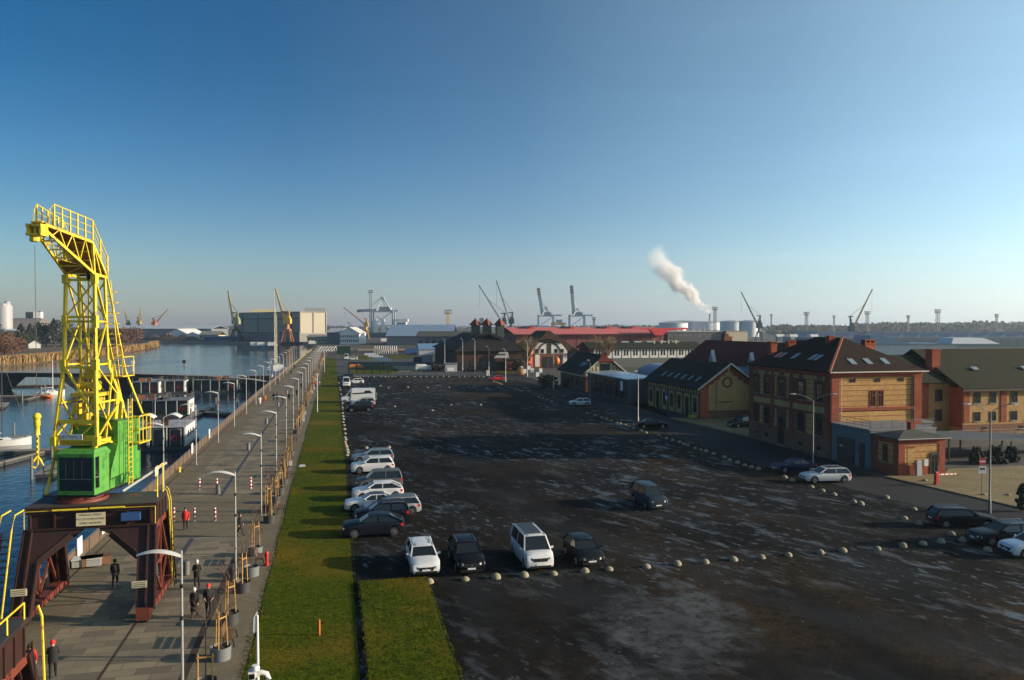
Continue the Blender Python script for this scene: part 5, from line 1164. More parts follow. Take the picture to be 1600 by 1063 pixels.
def roofmat(name, col, row=.35):
    col = tuple(c*ALB for c in col)
    m, nt, b = newmat(name); n = N(nt); p = n.pos()
    w_ = n.n('ShaderNodeTexWave', wave_type='BANDS', bands_direction='Z'); w_.inputs['Scale'].default_value = .5/row*1.0; n.link(p, w_.inputs['Vector'])
    c = n.mix(n.noise(p, .35, 6, .7), tuple(x*.65 for x in col), tuple(x*1.35 for x in col)); c = n.mix(n.math('MULTIPLY', w_.outputs['Fac'], .25), c, tuple(x*.5 for x in col))
    n.link(c, b.inputs['Base Color']); b.inputs['Roughness'].default_value = .88; b.inputs['Specular IOR Level'].default_value = .12; n.bump(n.math('ADD', w_.outputs['Fac'], n.noise(p, 4, 4)), b, .3, .04); return m
tile_br = roofmat('brown_roof_tiles', (.026,.014,.011)); tile_bk = roofmat('black_roof_felt', (.022,.02,.02), .6); tile_mar = roofmat('maroon_roof_tiles', (.13,.025,.022)); tile_gr = roofmat('mossy_green_roof', (.03,.031,.016), .5); tile_red = roofmat('faded_red_roof', (.62,.17,.16), .6)
felt_gr = roofmat('grey_green_roof', (.09,.095,.08), .8); gutter = M('pale_gutter', (.5,.45,.38), .5, .2, .1, 2); skyl = M('roof_window_glass', (.25,.3,.34), .08, .2, .1, 2); timber = M('dark_timber', (.03,.02,.015), .8, 0, .2, 3); plaster = M('white_plaster', (.7,.69,.64), .85, 0, .08, 1, world=True); plaster_y = M('cream_plaster', (.62,.55,.32), .85, 0, .1, 1, world=True)
_wc = {}
def win(P, face, x, y, z, w_, h, frame=None, arch=False, name='window', fw=.08, pane=None, sill=True):
    frame = frame or timber; key = (round(w_,2), round(h,2), frame.name, arch, name, (pane or glass).name, sill)
    if key not in _wc:
        q = MB(); a = w_/2
        q.bx(-a-.02,-a+fw,-.06,-.002,-h/2,h/2); q.bx(a-fw,a+.02,-.06,-.002,-h/2,h/2); q.bx(-a+fw,a-fw,-.06,-.002,h/2-fw,h/2); q.bx(-a+fw,a-fw,-.06,-.002,-h/2,-h/2+fw); 
        if w_ > .7: q.bx(-.03,.03,-.05,-.002,-h/2+fw,h/2-fw)
        if h > 1.2: q.bx(-a+fw,-.031,-.05,-.002,h*.18,h*.18+.06); q.bx(.031,a-fw,-.05,-.002,h*.18,h*.18+.06)
        if arch: q.prism([(a*math.cos(t*PI/8), h/2+a*.45*math.sin(t*PI/8)) for t in range(9)], lambda u,v,k: (u,k,v), -.06, -.004)
        o = q.build(name, frame)
        g = MB(); g.bx(-a+fw,a-fw,-.022,-.004,-h/2+fw,h/2-fw); go = g.build('pane', pane or glass); so_ = None
        if sill: g = MB(); g.bx(-a-.1,a+.1,-.13,-.002,-h/2-.11,-h/2-.003); so_ = g.build('sill', conc_d)
        _wc[key] = (o.data, go.data, so_.data if so_ else None)
        for t in (o, go, so_): 
            if t: bpy.data.objects.remove(t)
    d, g, s_ = _wc[key]; o = bpy.data.objects.new(name, d); C.objects.link(o); o.parent = P
    o.location = matrix_of(P).inverted() @ Vector((x,y,z)); o.rotation_euler = (0,0,{'-y':0,'-x':-PI/2,'+x':PI/2,'+y':PI}[face] - P.rotation_euler.z)
    k = bpy.data.objects.new('pane', g); C.objects.link(k); k.parent = o
    if s_: k = bpy.data.objects.new('sill', s_); C.objects.link(k); k.parent = o
    return o
def bxp(P, name, m, *a, **k):
    q = MB(); q.bx(*a); return part(q, name, m, P, **k)
def roof_slope_box(q, p0, p1, p2, p3, th=.12, mi=0):   # quad on slope, thickened along its normal
    p = [Vector(v) for v in (p0,p1,p2,p3)]; nrm = (p[1]-p[0]).cross(p[3]-p[0]).normalized(); 
    if nrm.z < 0: nrm = -nrm
    q.hexa(p + [v+nrm*th for v in p], mi)
def on_slope(q, o, ux, uy, a, b, w_, h, off=.14):     # small box on a slope with origin o, in-slope unit axes
    n_ = ux.cross(uy).normalized(); n_ = n_ if n_.z > 0 else -n_
    c = o + ux*a + uy*b + n_*off; p = [c-ux*w_/2-uy*h/2, c+ux*w_/2-uy*h/2, c+ux*w_/2+uy*h/2, c-ux*w_/2+uy*h/2]
    q.hexa(p + [v+n_*.07 for v in p])
# --- two storey brick house
X0, Y0, W, D, ZE = 57.5, 82.0, 12.5, 18.6, 10.3; X1, Y1 = X0+W, Y0+D
H1 = thing('brick_house', 'large two storey yellow and red brick house with dark hipped roof and red chimneys', 'house', (X0+W/2, Y0+D/2, 0))
bxp(H1, 'wall', yelb, X0+.06, X1-.06, Y0+.06, Y1-.06, .02, ZE)
q = MB(); q.bx(X0-.06, X0+.058, Y0-.06, Y1+.06, .02, 2.15); q.bx(X0+.059, X1+.06, Y0-.06, Y0+.058, .02, 2.15); part(q, 'plinth', plinth, H1)
for y, w_ in ((Y0+.5,1.1),(Y0+D*.44,.6),(Y0+D*.68,.6),(Y1-.5,1.1)): bxp(H1, 'pilaster', redb, X0-.09, X0+.055, y-w_/2, y+w_/2, 2.152, 9.75)
for x, w_ in ((X0+.55,1.1),(X1-.5,1.1)): bxp(H1, 'pilaster', redb, x-w_/2+(.05 if x<60 else 0), x+w_/2, Y0-.09, Y0+.055, 2.152, 9.75)
q = MB(); q.bx(X0-.15, X0+.054, Y0-.15, Y1+.1, 9.752, ZE); q.bx(X0+.055, X1+.12, Y0-.15, Y0+.054, 9.752, ZE); q.bx(X0+1.11,X1-1.0,Y0-.1,Y0+.056,5.75,6.1); q.bx(X0-.1,X0+.0555,Y0+1.06,Y1-1.06,6.1,6.35); q.bx(X0-.1,X0+.0555,Y0+1.06,Y1-1.06,5.1,5.28); part(q, 'string_course', redb, H1)
yb = [Y0+2.0, Y0+5.9, Y0+D*.56, Y0+13.6, Y0+17.1]; bxp(H1, 'facade_panel', brownb, X0-.02, X0+.0565, Y0+1.06, Y1-1.06, 2.152, 9.28)
for (ya_, wy_) in ((Y0+4.1,1.5),(Y0+15.35,.75),(Y0+9.0,.5),(Y0+11.85,.5)):
    bxp(H1, 'yellow_panel', yelb, X0-.035, X0-.021, ya_-wy_/2, ya_+wy_/2, 2.4, 5.0); bxp(H1, 'yellow_panel', yelb, X0-.035, X0-.021, ya_-wy_/2, ya_+wy_/2, 6.5, 9.2)
for (ya_, yc_) in ((Y0+1.1,Y0+D*.44-.35),(Y0+D*.44+.35,Y0+D*.68-.35),(Y0+D*.68+.35,Y1-1.1)): bxp(H1, 'yellow_panel', yelp, X0-.03, X0-.0205, ya_, yc_, 5.3, 6.05); bxp(H1, 'yellow_panel', yelp, X0-.03, X0+.0, ya_, yc_, 9.3, 9.72)
yb = [Y0+2.2,Y0+6.0,Y0+10.4,Y0+14.0,Y0+16.7]
for i, y in enumerate(yb):
    q = MB(); q.bx(X0-.03, X0-.0205, y-.75, y+.75, 6.36, 9.27); part(q, 'window_surround', redb, H1)
    win(H1, '-x', X0-.03, y, 7.75, 1.15, 2.3, timber, True)
    if i != 2:
        q = MB(); q.bx(X0-.03, X0-.0205, y-.75, y+.75, 2.2, 5.09); part(q, 'window_surround', redb, H1); win(H1, '-x', X0-.03, y, 3.7, 1.15, 2.3, timber, True)
    for s in (-.25,.25): win(H1, '-x', X0-.031, y+s, 9.53, .28, .4, timber, name='vent', sill=False, fw=.04)
win(H1, '-x', X0-.06, yb[2], 2.0, 1.3, 3.6, timber, True, 'door')
for y in (Y0+2.2,Y0+6,Y0+14,Y0+16.7): win(H1, '-x', X0-.06, y, 1.0, .7, .55, timber, name='cellar_window')
for x in (X0+3.0,X0+6.4,X0+9.7):
    for s in (-.22,.22): win(H1, '-y', x+s, Y0+.06, 9.35, .26, .45, timber, name='vent', sill=False, fw=.04)
for s in (-.55,.55): win(H1, '-y', X0+6.3+s, Y0+.06, 7.15, .8, 2.0, redb)
q = MB(); q.tube([(X0+1.35,Y0-.07,.5),(X0+1.35,Y0-.07,9.9)], .06, 6); part(q, 'downpipe', gutter, H1); q = MB(); q.tube([(X1-1.3,Y0-.07,.5),(X1-1.3,Y0-.07,9.9)], .06, 6); part(q, 'downpipe', timber, H1)
ov = .55; A = Vector((X0-ov,Y0-ov,ZE)); B = Vector((X1+ov,Y0-ov,ZE)); Cc = Vector((X1+ov,Y1+ov,ZE)); Dd = Vector((X0-ov,Y1+ov,ZE)); E1 = Vector((X0+W/2,Y0+6.6,14.25)); E2 = Vector((X0+W/2,Y1-6.2,14.25))
q = MB(); dz = Vector((0,0,.14))
q.face([A,Dd,Cc,B]); 
for f in ([A,B,B+dz,A+dz],[B,Cc,Cc+dz,B+dz],[Cc,Dd,Dd+dz,Cc+dz],[Dd,A,A+dz,Dd+dz]): q.face(f)
q.face([A+dz,B+dz,E1+dz]); q.face([B+dz,Cc+dz,E2+dz,E1+dz]); q.face([Cc+dz,Dd+dz,E2+dz]); q.face([Dd+dz,A+dz,E1+dz,E2+dz]); bmesh.ops.remove_doubles(q.bm, verts=q.bm.verts, dist=.001)
r_ = part(q, 'roof', tile_br, H1)
q = MB(); q.bar(A+dz+Vector((0,0,.06)), E1+dz+Vector((0,0,.06)), .26, .14); part(q, 'ridge_tiles', M('orange_ridge_tiles', (.45,.13,.05), .8, 0, .2, 2), r_)
q = MB(); q.tube([A+Vector((0,-.08,.06)), B+Vector((0,-.08,.06))], .09, 6); part(q, 'gutter', gutter, r_)
for (x, y, z, sx, sy, h) in ((X0+2.2,Y1-2.2,11.8,.9,.9,1.8),(X0+5.2,Y1-2.0,12.6,1.1,.8,1.1),(X0+5.4,Y0+7.9,13.4,.75,.75,1.1),(X0+10.0,Y0+6.5,12.2,1.5,.8,1.8)):
    q = MB(); q.bx(x-sx/2,x+sx/2,y-sy/2,y+sy/2,z-1.2,z+h-.45); q.bx(x-sx/2-.08,x+sx/2+.08,y-sy/2-.08,y+sy/2+.08,z+h-.449,z+h-.3)
    for k in range(3): q.bx(x-sx/2+k*(sx-.16)/2, x-sx/2+.16+k*(sx-.16)/2, y-sy/2,y+sy/2,z+h-.299,z+h)
    q.bx(x-sx/2-.04,x+sx/2+.04,y-sy/2-.04,y+sy/2+.04,z+h+.001,z+h+.1); part(q, 'chimney', redb_bright, r_)
ux = Vector((0,1,0)); uy = (E1 - Vector((A.x, E1.y, A.z))).normalized(); o_ = Vector((A.x, A.y, A.z)) 
for a in (4.6,5.7,9.6,12.6,13.7): q = MB(); on_slope(q, o_, ux, uy, a+1.2, 2.9, .75, 1.3); part(q, 'skylight', skyl, r_)
ux = Vector((1,0,0)); uy = (E1 - Vector((E1.x, A.y, A.z))).normalized()
for a in (4.0,6.2,8.6): q = MB(); on_slope(q, o_, ux, uy, a+.4, 2.3, .75, 1.3); part(q, 'skylight', skyl, r_)
# --- grey annex with dark gate
H2 = thing('grey_annex', 'low grey walled annex with dark gate joined to the big brick house', 'annex', (62, 78.5, 0))
bxp(H2, 'wall', lgrey if False else M('blue_grey_render', (.13,.155,.18), .85, 0, .1, .5), 57.55, 66, 75.0, 81.85, .02, 4.3)
bxp(H2, 'parapet', mgrey, 57.4, 66.1, 74.95, 81.84, 4.302, 4.45)
bxp(H2, 'gate', black_p, 57.46, 57.548, 77.6, 80.7, .1, 3.0); bxp(H2, 'door', black_p, 57.47, 57.547, 75.9, 76.7, .1, 2.8)
s_ = bxp(H2, 'blue_sign', blue_p, 57.45, 57.546, 76.95, 77.5, 1.7, 2.3)
g_ = bxp(H2, 'notice', lgrey, 57.44, 57.459, 79.6, 80.2, 1.9, 2.1); 
q = MB(); rail(q, [(57.6,75.1,4.45),(57.6,81.7,4.45)], .95, 2, .03, True, 1.1); part(q, 'roof_railing', galv_d, H2)
q = MB(); rail(q, [(57.7,75.1,4.45),(65.9,75.1,4.45)], .95, 2, .03, True, 1.3); part(q, 'roof_railing', galv_d, H2)
# --- brick pavilion
H3 = thing('brick_pavilion', 'small one storey brick pavilion with pale hipped roof beside the grey annex', 'pavilion', (60.8, 72.9, 0)); a0, a1, b0, b1 = 57.9, 63.6, 71.0, 74.9
bxp(H3, 'wall', yelb, a0, a1, b0, b1, .02, 3.9)
q = MB(); q.bx(a0-.05,a0-.002,b0-.05,b1,.02,1.15); q.bx(a0-.001,a1+.05,b0-.05,b0-.002,.02,1.15); part(q, 'plinth', redb, H3)
for x in (a0+.35,a1-.35): bxp(H3, 'pilaster', redb, x-.38, x+.38, b0-.07, b0-.003, 1.152, 3.4)
for y in (b0+.35,b1-.4): bxp(H3, 'pilaster', redb, a0-.07, a0-.003, y-.36, y+.36, 1.152, 3.4)
q = MB(); q.bx(a0-.1,a0-.001,b0-.1,b1,3.402,3.9); q.bx(a0,a1+.1,b0-.1,b0-.001,3.402,3.9); part(q, 'cornice', redb, H3)
win(H3, '-y', a0+4.35, b0-.052, 1.15, .95, 2.25, timber, True, 'door', sill=False); win(H3, '-x', a0-.004, b0+2.0, 2.15, .75, 1.7, redb, True)
q = MB(); q.bx(a0+1.1,a0+1.9,b0-.02,b0-.002,1.4,2.9); part(q, 'blind_window', yelp, H3); q = MB(); q.bx(a0+1.0,a0+2.0,b0-.05,b0-.002,2.95,3.1); part(q, 'lintel', redb, H3)
q = MB(); A = [Vector(v) for v in ((a0-.4,b0-.4,3.9),(a1+.4,b0-.4,3.9),(a1+.4,b1+.1,3.9),(a0-.4,b1+.1,3.9))]; B = [v+dz for v in A]; e1, e2 = Vector((a0+2.2,b0+1.8,4.65)), Vector((a1-2.0,b0+1.8,4.65))
q.face(A[::-1]); [q.face([A[i],A[(i+1)%4],B[(i+1)%4],B[i]]) for i in range(4)]; q.face([B[0],B[1],e2,e1]); q.face([B[1],B[2],e2]); q.face([B[2],B[3],e1,e2]); q.face([B[3],B[0],e1]); bmesh.ops.remove_doubles(q.bm, verts=q.bm.verts, dist=.001); r_ = part(q, 'roof', felt_gr, H3)
q = MB(); q.bx(a0+3.4,a0+4.0,b0+2.3,b0+2.9,4.2,5.3); q.bx(a0+3.33,a0+4.07,b0+2.23,b0+2.97,5.302,5.4); part(q, 'chimney', redb, r_)
q = MB(); q.tube([A[0]+Vector((0,-.06,.05)),A[1]+Vector((0,-.06,.05))], .07, 6); part(q, 'gutter', galv_d, r_)
for i, (x, w_, h, z) in enumerate(((60.0,.6,1.3,1.0),(61.1,.5,.6,1.35))): q = MB(); q.bx(x-w_/2,x+w_/2,b0-.62 if i==0 else b0-.3,b0-.3 if i==0 else b0-.055,.14 if i==0 else z-h/2,z+h/2+.1); tag(q.build('service_cabinet', white_d if i else lgrey), 'pale ticket cabinet in front of the small brick pavilion' if i==0 else 'white meter box on the wall of the small brick pavilion', 'cabinet')
# --- gabled goods building
X0, Y0, W, D, ZE, ZR = 60.5, 122.0, 10.6, 23.0, 5.4, 9.3; X1, Y1 = X0+W, Y0+D
H4 = thing('gabled_brick_building', 'long dark roofed brick building with pale round emblem on its yellow gable', 'building', (X0+W/2,Y0+D/2,0)); XM = X0+W/2
q = MB(); q.prism([(X0,.02),(X1,.02),(X1,ZE),(XM,ZR-.3),(X0,ZE)], lambda u,v,k: (u,k,v), Y0, Y1); part(q, 'wall', yelp, H4)
for k in range(8): y = Y0+.35+k*(D-.7)/7; bxp(H4, 'pilaster', brownb, X0-.1, X0-.003, y-.3, y+.3, .02, 4.0)
q = MB(); q.bx(X0-.12,X0-.004,Y0,Y1,3.98,4.12)
for k in range(22): y = Y0+.3+k*(D-.6)/21; q.bx(X0-.11,X0-.004,y-.1,y+.1,4.121,5.3)
part(q, 'half_timbering', timber, H4)
for k in range(7):
    y = Y0+.35+(k+.5)*(D-.7)/7
    if k in (1,5): win(H4, '-x', X0-.005, y, 1.6, 1.25, 3.1, timber, True, 'door', sill=False)
    else: win(H4, '-x', X0-.005, y, 2.1, 1.2, 2.2, timber, True)
q = MB(); q.bx(X0,X0+1.5,Y0-.1,Y0-.003,.02,ZE-.1); part(q, 'corner_pier', redb_bright, H4); q = MB(); q.bx(X1-1.3,X1,Y0-.1,Y0-.003,.02,ZE-.1); part(q, 'corner_pier', redb, H4); bxp(H4, 'plinth', plinth, X0+1.51, X1-1.31, Y0-.08, Y0-.004, .02, 1.4)  # brighter brick on the left pier paints in the gable's sunlit patch
for s in (-1,1):
    q = MB()
    for k in range(9):
        x = XM+s*(.5+k*.5); zt = ZR-.35-(ZR-.3-ZE)*(abs(x-XM)/(W/2)); q.bx(x-.25,x+.25,Y0-.12,Y0-.005,zt-.75-(.2 if k%2 else 0),zt)
    part(q, 'gable_frieze', redb, H4)
q = MB(); q.lathe([(.95,0),(.95,.08),(.62,.08),(.62,.0),(.95,.0)], 24, caps=False); o = part_l(q, 'round_emblem', brownb, H4); o.rotation_euler = (PI/2,0,0); o.location = Vector((XM-.3,Y0-.01,6.2)) - H4.location
q = MB(); q.bx(XM-1.6,XM+.7,Y0-.08,Y0-.003,2.75,2.95); part(q, 'lintel', redb, H4); q = MB(); q.tube([(X0+3.0,Y0-.07,.3),(X0+3.0,Y0-.07,6.6)], .06, 6); part(q, 'downpipe', galv_d, H4)
q = MB(); zo = -.35
for s in (-1,1):
    roof_slope_box(q, (XM+s*(W/2+.8),Y0-.8,ZE-.45),(XM+s*(W/2+.8),Y1+.5,ZE-.45),(XM,Y1+.5,ZR),(XM,Y0-.8,ZR), .16)
r_ = part(q, 'roof', tile_bk, H4)
for s in (-1,1): q = MB(); q.bar((XM+s*(W/2+.85),Y0-.86,ZE-.35),(XM,Y0-.86,ZR+.12), .06, .3); part(q, 'barge_board', gutter, r_)
uy = (Vector((XM,0,ZR))-Vector((X0-.8,0,ZE-.45))).normalized()
for k in range(6): q = MB(); on_slope(q, Vector((X0-.8,Y0,ZE-.45)), Vector((0,1,0)), uy, 3.2+k*2.9, 2.6, .55, 1.2, .17); part(q, 'skylight', skyl, r_)
# --- maroon roofed hall behind
X0, Y0, W, D, ZE, ZR = 74.5, 118.0, 11.0, 40.0, 8.4, 12.6; XM = X0+W/2; Y1 = Y0+D
H5 = thing('maroon_roofed_hall', 'long hall with maroon tiled roof and white scalloped eaves behind the gabled building', 'hall', (XM,Y0+D/2,0))
q = MB(); q.prism([(X0,.02),(X0+W,.02),(X0+W,ZE),(XM,ZR-.3),(X0,ZE)], lambda u,v,k: (u,k,v), Y0, Y1); part(q, 'wall', timber, H5)
q = MB()
for s in (-1,1): roof_slope_box(q, (XM+s*(W/2+.6),Y0-.6,ZE-.3),(XM+s*(W/2+.6),Y1+.6,ZE-.3),(XM,Y1+.6,ZR),(XM,Y0-.6,ZR), .16)
r_ = part(q, 'roof', tile_mar, H5)
q = MB(); n_ = 26
pl_ = [(Y0-.6,ZE-.2)] + [(Y0-.6+(D+1.2)*(k+.5)/n_ , ZE-(1.75 if k%2 else 1.0)) for k in range(n_)] + [(Y1+.6,ZE-.2)]
q.prism(pl_, lambda u,v,k: (k,u,v), X0-.72, X0-.66); part(q, 'scalloped_trim', plaster, r_)
for k in range(15): bxp(H5, 'wall_board', galv_d, X0-.06, X0-.003, Y0+.8+k*2.7, Y0+1.1+k*2.7, 1, 7.2)
for y in (Y0+10.8, Y0+25.8):
    q = MB(); q.prism([(y-1.15,ZE-.3),(y+1.15,ZE-.3),(y,ZE+2.6)], lambda u,v,k: (k,u,v), X0-.85, X0-.2); d_ = part(q, 'dormer', plaster, r_); q = MB(); q.bx(X0-.9,X0-.852,y-.12,y+.12,ZE,ZE+1.3); part(q, 'window', glass, d_)
for y, x in ((Y1-8,XM+.3),): q = MB(); q.bx(x-.9,x+.9,y-.8,y+.8,ZR-.3,ZR+1.0); q.bx(x-.7,x+.2,y-.6,y+.5,ZR+1.001,ZR+1.6); part(q, 'chimney', brownb, r_)
# --- flat grey building with bright roof
H6 = thing('flat_grey_building', 'flat dark grey building with shiny pale sloping roof beside the street', 'building', (60,160,0)); FX0, FX1, FY0, FY1 = 58.0, 64.2, 148.5, 175.0
bxp(H6, 'wall', M('charcoal_panel', (.025,.027,.03), .6), FX0, FX1, FY0, FY1, .02, 4.75); bxp(H6, 'end_wall', M('slate_panel', (.085,.095,.105), .6), FX0-.02, FX1+.1, FY0-.25, FY0-.003, .02, 4.85)
q = MB(); q.hexa([(FX0-.4,FY0-.1,4.87),(FX1+.3,FY0-.1,4.87),(FX1+.3,FY1+.3,4.8),(FX0-.4,FY1+.3,4.8),(FX0-.4,FY0-.1,5.05),(FX1+.3,FY0-.1,5.3),(FX1+.3,FY1+.3,5.3),(FX0-.4,FY1+.3,5.0)]); r_ = part(q, 'roof', M('shiny_roof_sheet', (.45,.53,.58), .28, .3, .08, .5), H6)
for k in range(8): bxp(H6, 'facade_fin', black_p, FX0-.14, FX0-.003, FY0+1.5+k*3.2, FY0+1.9+k*3.2, .02, 4.6)
for k in range(7): win(H6, '-x', FX0-.004, FY0+3.3+k*3.2, 2.6, 2.3, 3.6, black_p, name='window', sill=False)
bxp(H6, 'opening', black_p, FX0+4.1, FX0+6.0, FY0-.3, FY0-.252, .1, 4.0)
c = G(974,622); q = MB(); q.bx(FX0-.2,FX0-.145,151.5,152.9,2.4,4.4); tag(q.build('poster_board', signwhite), 'pale blue white poster board on the flat grey building front', 'poster')
# --- half-timbered gable house
X0, Y0, W, D, ZE, ZR = 58.0, 176.5, 9.6, 21.0, 4.5, 8.8; XM = X0+W/2; Y1 = Y0+D
H7 = thing('half_timbered_house', 'half timbered house with cream gable and half hipped dark roof by the street', 'house', (XM,Y0+D/2,0))
q = MB(); q.bx(X0,X0+W,Y0,Y1,.02,3.6); part(q, 'wall', brownb, H7)
q = MB(); q.prism([(X0,3.602),(X0+W,3.602),(X0+W,ZE),(XM+1.7,ZR-1.75),(XM-1.7,ZR-1.75),(X0,ZE)], lambda u,v,k: (u,k,v), Y0, Y1); up_ = part(q, 'gable_wall', plaster_y, H7)
q = MB()
for x in (-3.9,-3.0,-2.1,-1.15,1.15,2.1,3.0,3.9): 
    zt = min(ZR-1.8, ZE+ (W/2-abs(x))*(ZR-1.75-ZE)/(W/2-1.7)-.1); q.bx(XM+x-.08,XM+x+.08,Y0-.06,Y0-.002,3.6,zt)
q.bx(X0,XM-1.24,Y0-.065,Y0-.003,4.4,4.53); q.bx(XM+1.24,X0+W,Y0-.065,Y0-.003,4.4,4.53); part(q, 'half_timbering', timber, H7)
q = MB(); q.bx(XM-1.06,XM+1.06,Y0-.05,Y0-.003,4.8,6.7); part(q, 'gable_opening', black_p, H7)
q = MB()
for k in range(16): y = Y0+.4+k*1.33; q.bx(X0-.06,X0-.003,y-.2,y+.2,3.65,4.3)
part(q, 'eaves_panels', plaster, H7)
for k in range(5): win(H7, '-x', X0-.003, Y0+3+k*3.7, 1.8, 1.5 if k!=2 else 1.2, 1.6 if k!=2 else 2.8, timber, name='window' if k!=2 else 'door')
q = MB()
zz = ZR-1.9; hx = W/2*(ZR-zz)/(ZR-(ZE-.4))
for s in (-1,1):
    p = [Vector(v) for v in ((XM+s*(W/2+.9),Y0-.8,ZE-.4),(XM+s*(W/2+.9),Y1+.5,ZE-.4),(XM,Y1+.5,ZR),(XM,Y0+1.8,ZR),(XM+s*1.95,Y0-.8,ZR-1.6))]; n_ = (p[1]-p[0]).cross(p[4]-p[0]).normalized(); n_ = n_ if n_.z>0 else -n_
    A2 = p; B2 = [v+n_*.16 for v in p]; q.face(A2); q.face(B2); [q.face([A2[i],A2[(i+1)%5],B2[(i+1)%5],B2[i]]) for i in range(5)]
r_ = part(q, 'roof', tile_bk, H7)
q = MB(); p = [Vector(v) for v in ((XM-1.95,Y0-.8,ZR-1.56),(XM+1.95,Y0-.8,ZR-1.56),(XM,Y0+1.8,ZR+.12))]; q.face(p); B2 = [v+Vector((0,.06,.16)) for v in p]; q.face(B2); [q.face([p[i],p[(i+1)%3],B2[(i+1)%3],B2[i]]) for i in range(3)]; part(q, 'half_hip', tile_mar, r_)
for s in (-1,1): q = MB(); q.bar((XM+s*(W/2+.9),Y0-.86,ZE-.25),(XM+s*1.95,Y0-.86,ZR-1.45), .07, .3); part(q, 'barge_board', gutter, r_)
uy = (Vector((XM,0,ZR))-Vector((X0-.9,0,ZE-.4))).normalized(); 
for k in range(3): q = MB(); on_slope(q, Vector((X0-.9,Y0,ZE-.4)), Vector((0,1,0)), uy, 5+k*1.3, 3.4, .9, 1.5, .17); part(q, 'solar_panel', M('blue_panel', (.03,.05,.1), .15) if 'blue_panel' not in bpy.data.materials else bpy.data.materials['blue_panel'], r_)
# garden wall between flat building and gable building, pale blue tank behind
T = thing('garden_wall', 'brown fence strip with lamp globes behind the flat grey building', 'wall', (74,160,0)); q = MB(); q.bx(65,77,166,166.3,.02,4.2); part(q, 'panel', brownb, T); q = MB(); q.bx(64.9,77.1,165.9,166.4,4.202,4.4); part(q, 'coping', plaster_y, T)
T = thing('storage_tank', 'blue grey rounded tent roof behind the gabled brick building', 'tent', (82,180,0)); q = MB(); q.loft([[(82+6*math.cos(PI*k/10),y,3.2+2.9*math.sin(PI*k/10)) for k in range(11)]+[(76,y,.02),(88,y,.02)][::-1] for y in (176,190)]); part(q, 'cover', M('blue_grey_canvas', (.2,.28,.38), .5), T); q = MB(); q.bx(75.9,88.1,175.9,175.98,.02,1.2); part(q, 'skirt', lgrey, T)
# --- right-hand ochre building with green roof
H8 = thing('ochre_building', 'long ochre two storey building with red pilasters and mossy green roof at right', 'building', (105,104,0)); bx0, by0 = 88.1, 95.0
bxp(H8, 'wall', ochre, bx0, 140, by0, 112, .4, 7.0); bxp(H8, 'plinth', plinth, bx0-.05, 140, by0-.06, by0-.003, .02, 1.6); bxp(H8, 'side_wall', redb, bx0-.06, bx0-.003, by0+.05, 112, 1.2, 7.0)
q = MB(); q.bx(83.2,bx0-.07,97.5,112,.02,7.6); part(q, 'wing', ochre, H8)
for x in (83.8,): bxp(H8, 'pilaster', redb, x-.6, x+.6, 97.35, 97.497, .02, 7.55)
for k in range(8): x = bx0+.6+k*6.4; bxp(H8, 'pilaster', redb, x-.5, x+.5, by0-.1, by0-.004, 1.902, 6.85)
for k in range(7):
    for dx in (1.85,4.55):
        x = bx0+.6+k*6.4+dx
        for z in (5.45,2.75): win(H8, '-y', x, by0-.002, z, 1.15, 1.6 if z > 4 else 1.35, timber)
        if dx < 2: win(H8, '-y', x+1.3, by0-.061, 1.05, .7, .4, timber, name='cellar_window')
for x in (86.2,):
    for z in (5.7,2.8): win(H8, '-y', x, 97.498, z, 1.2, 1.7, timber)
q = MB()
roof_slope_box(q, (bx0-.7,by0-.8,6.75),(140.5,by0-.8,6.75),(140.5,104.5,12.1),(bx0-.7,104.5,12.1), .16); roof_slope_box(q, (bx0-.7,113.5,6.9),(140.5,113.5,6.9),(140.5,104.6,12.1),(bx0-.7,104.6,12.1), .16); r_ = part(q, 'roof', tile_gr, H8)
q = MB(); roof_slope_box(q, (82.5,96.7,7.5),(bx0-.72,96.7,7.5),(bx0-.72,104.5,11.2),(82.5,104.5,11.2), .16); roof_slope_box(q, (82.5,112.5,7.8),(bx0-.72,112.5,7.8),(bx0-.72,104.6,11.2),(82.5,104.6,11.2), .16); part(q, 'wing_roof', tile_gr, H8)
q = MB(); q.bx(bx0-.68,140.4,by0-.82,by0-.7,6.5,6.8); part(q, 'eaves_board', timber, r_)
q = MB(); q.bx(bx0-1.2,bx0+.2,99.6,101.0,8.5,12.2); q.bx(bx0-1.3,bx0+.3,99.5,101.1,12.202,12.4); part(q, 'chimney', redb, r_)
uy = Vector((0,9.3,5.35)).normalized()
for x in (93.5,102.5,111.5): q = MB(); on_slope(q, Vector((0,by0-.8,6.75)), Vector((1,0,0)), uy, x, 5.2, 1.0, .8, .17); part(q, 'skylight', skyl, r_)
q = MB()
for s in (-1,1): roof_slope_box(q, (80+s*8,112,9.0),(80+s*8,126,9.0),(80,126,13.2),(80,112,13.2), .16)
rr_ = thing('dark_roofed_house', 'dark gabled house whose roof shows right behind the big brick house', 'house', (80,119,0)); o = part(q, 'roof', tile_bk, rr_); q = MB(); q.prism([(72.6,.02),(87.4,.02),(87.4,9.1),(80,12.9),(72.6,9.1)], lambda u,v,k:(u,k,v), 113, 125.5); part(q, 'wall', redb, rr_)
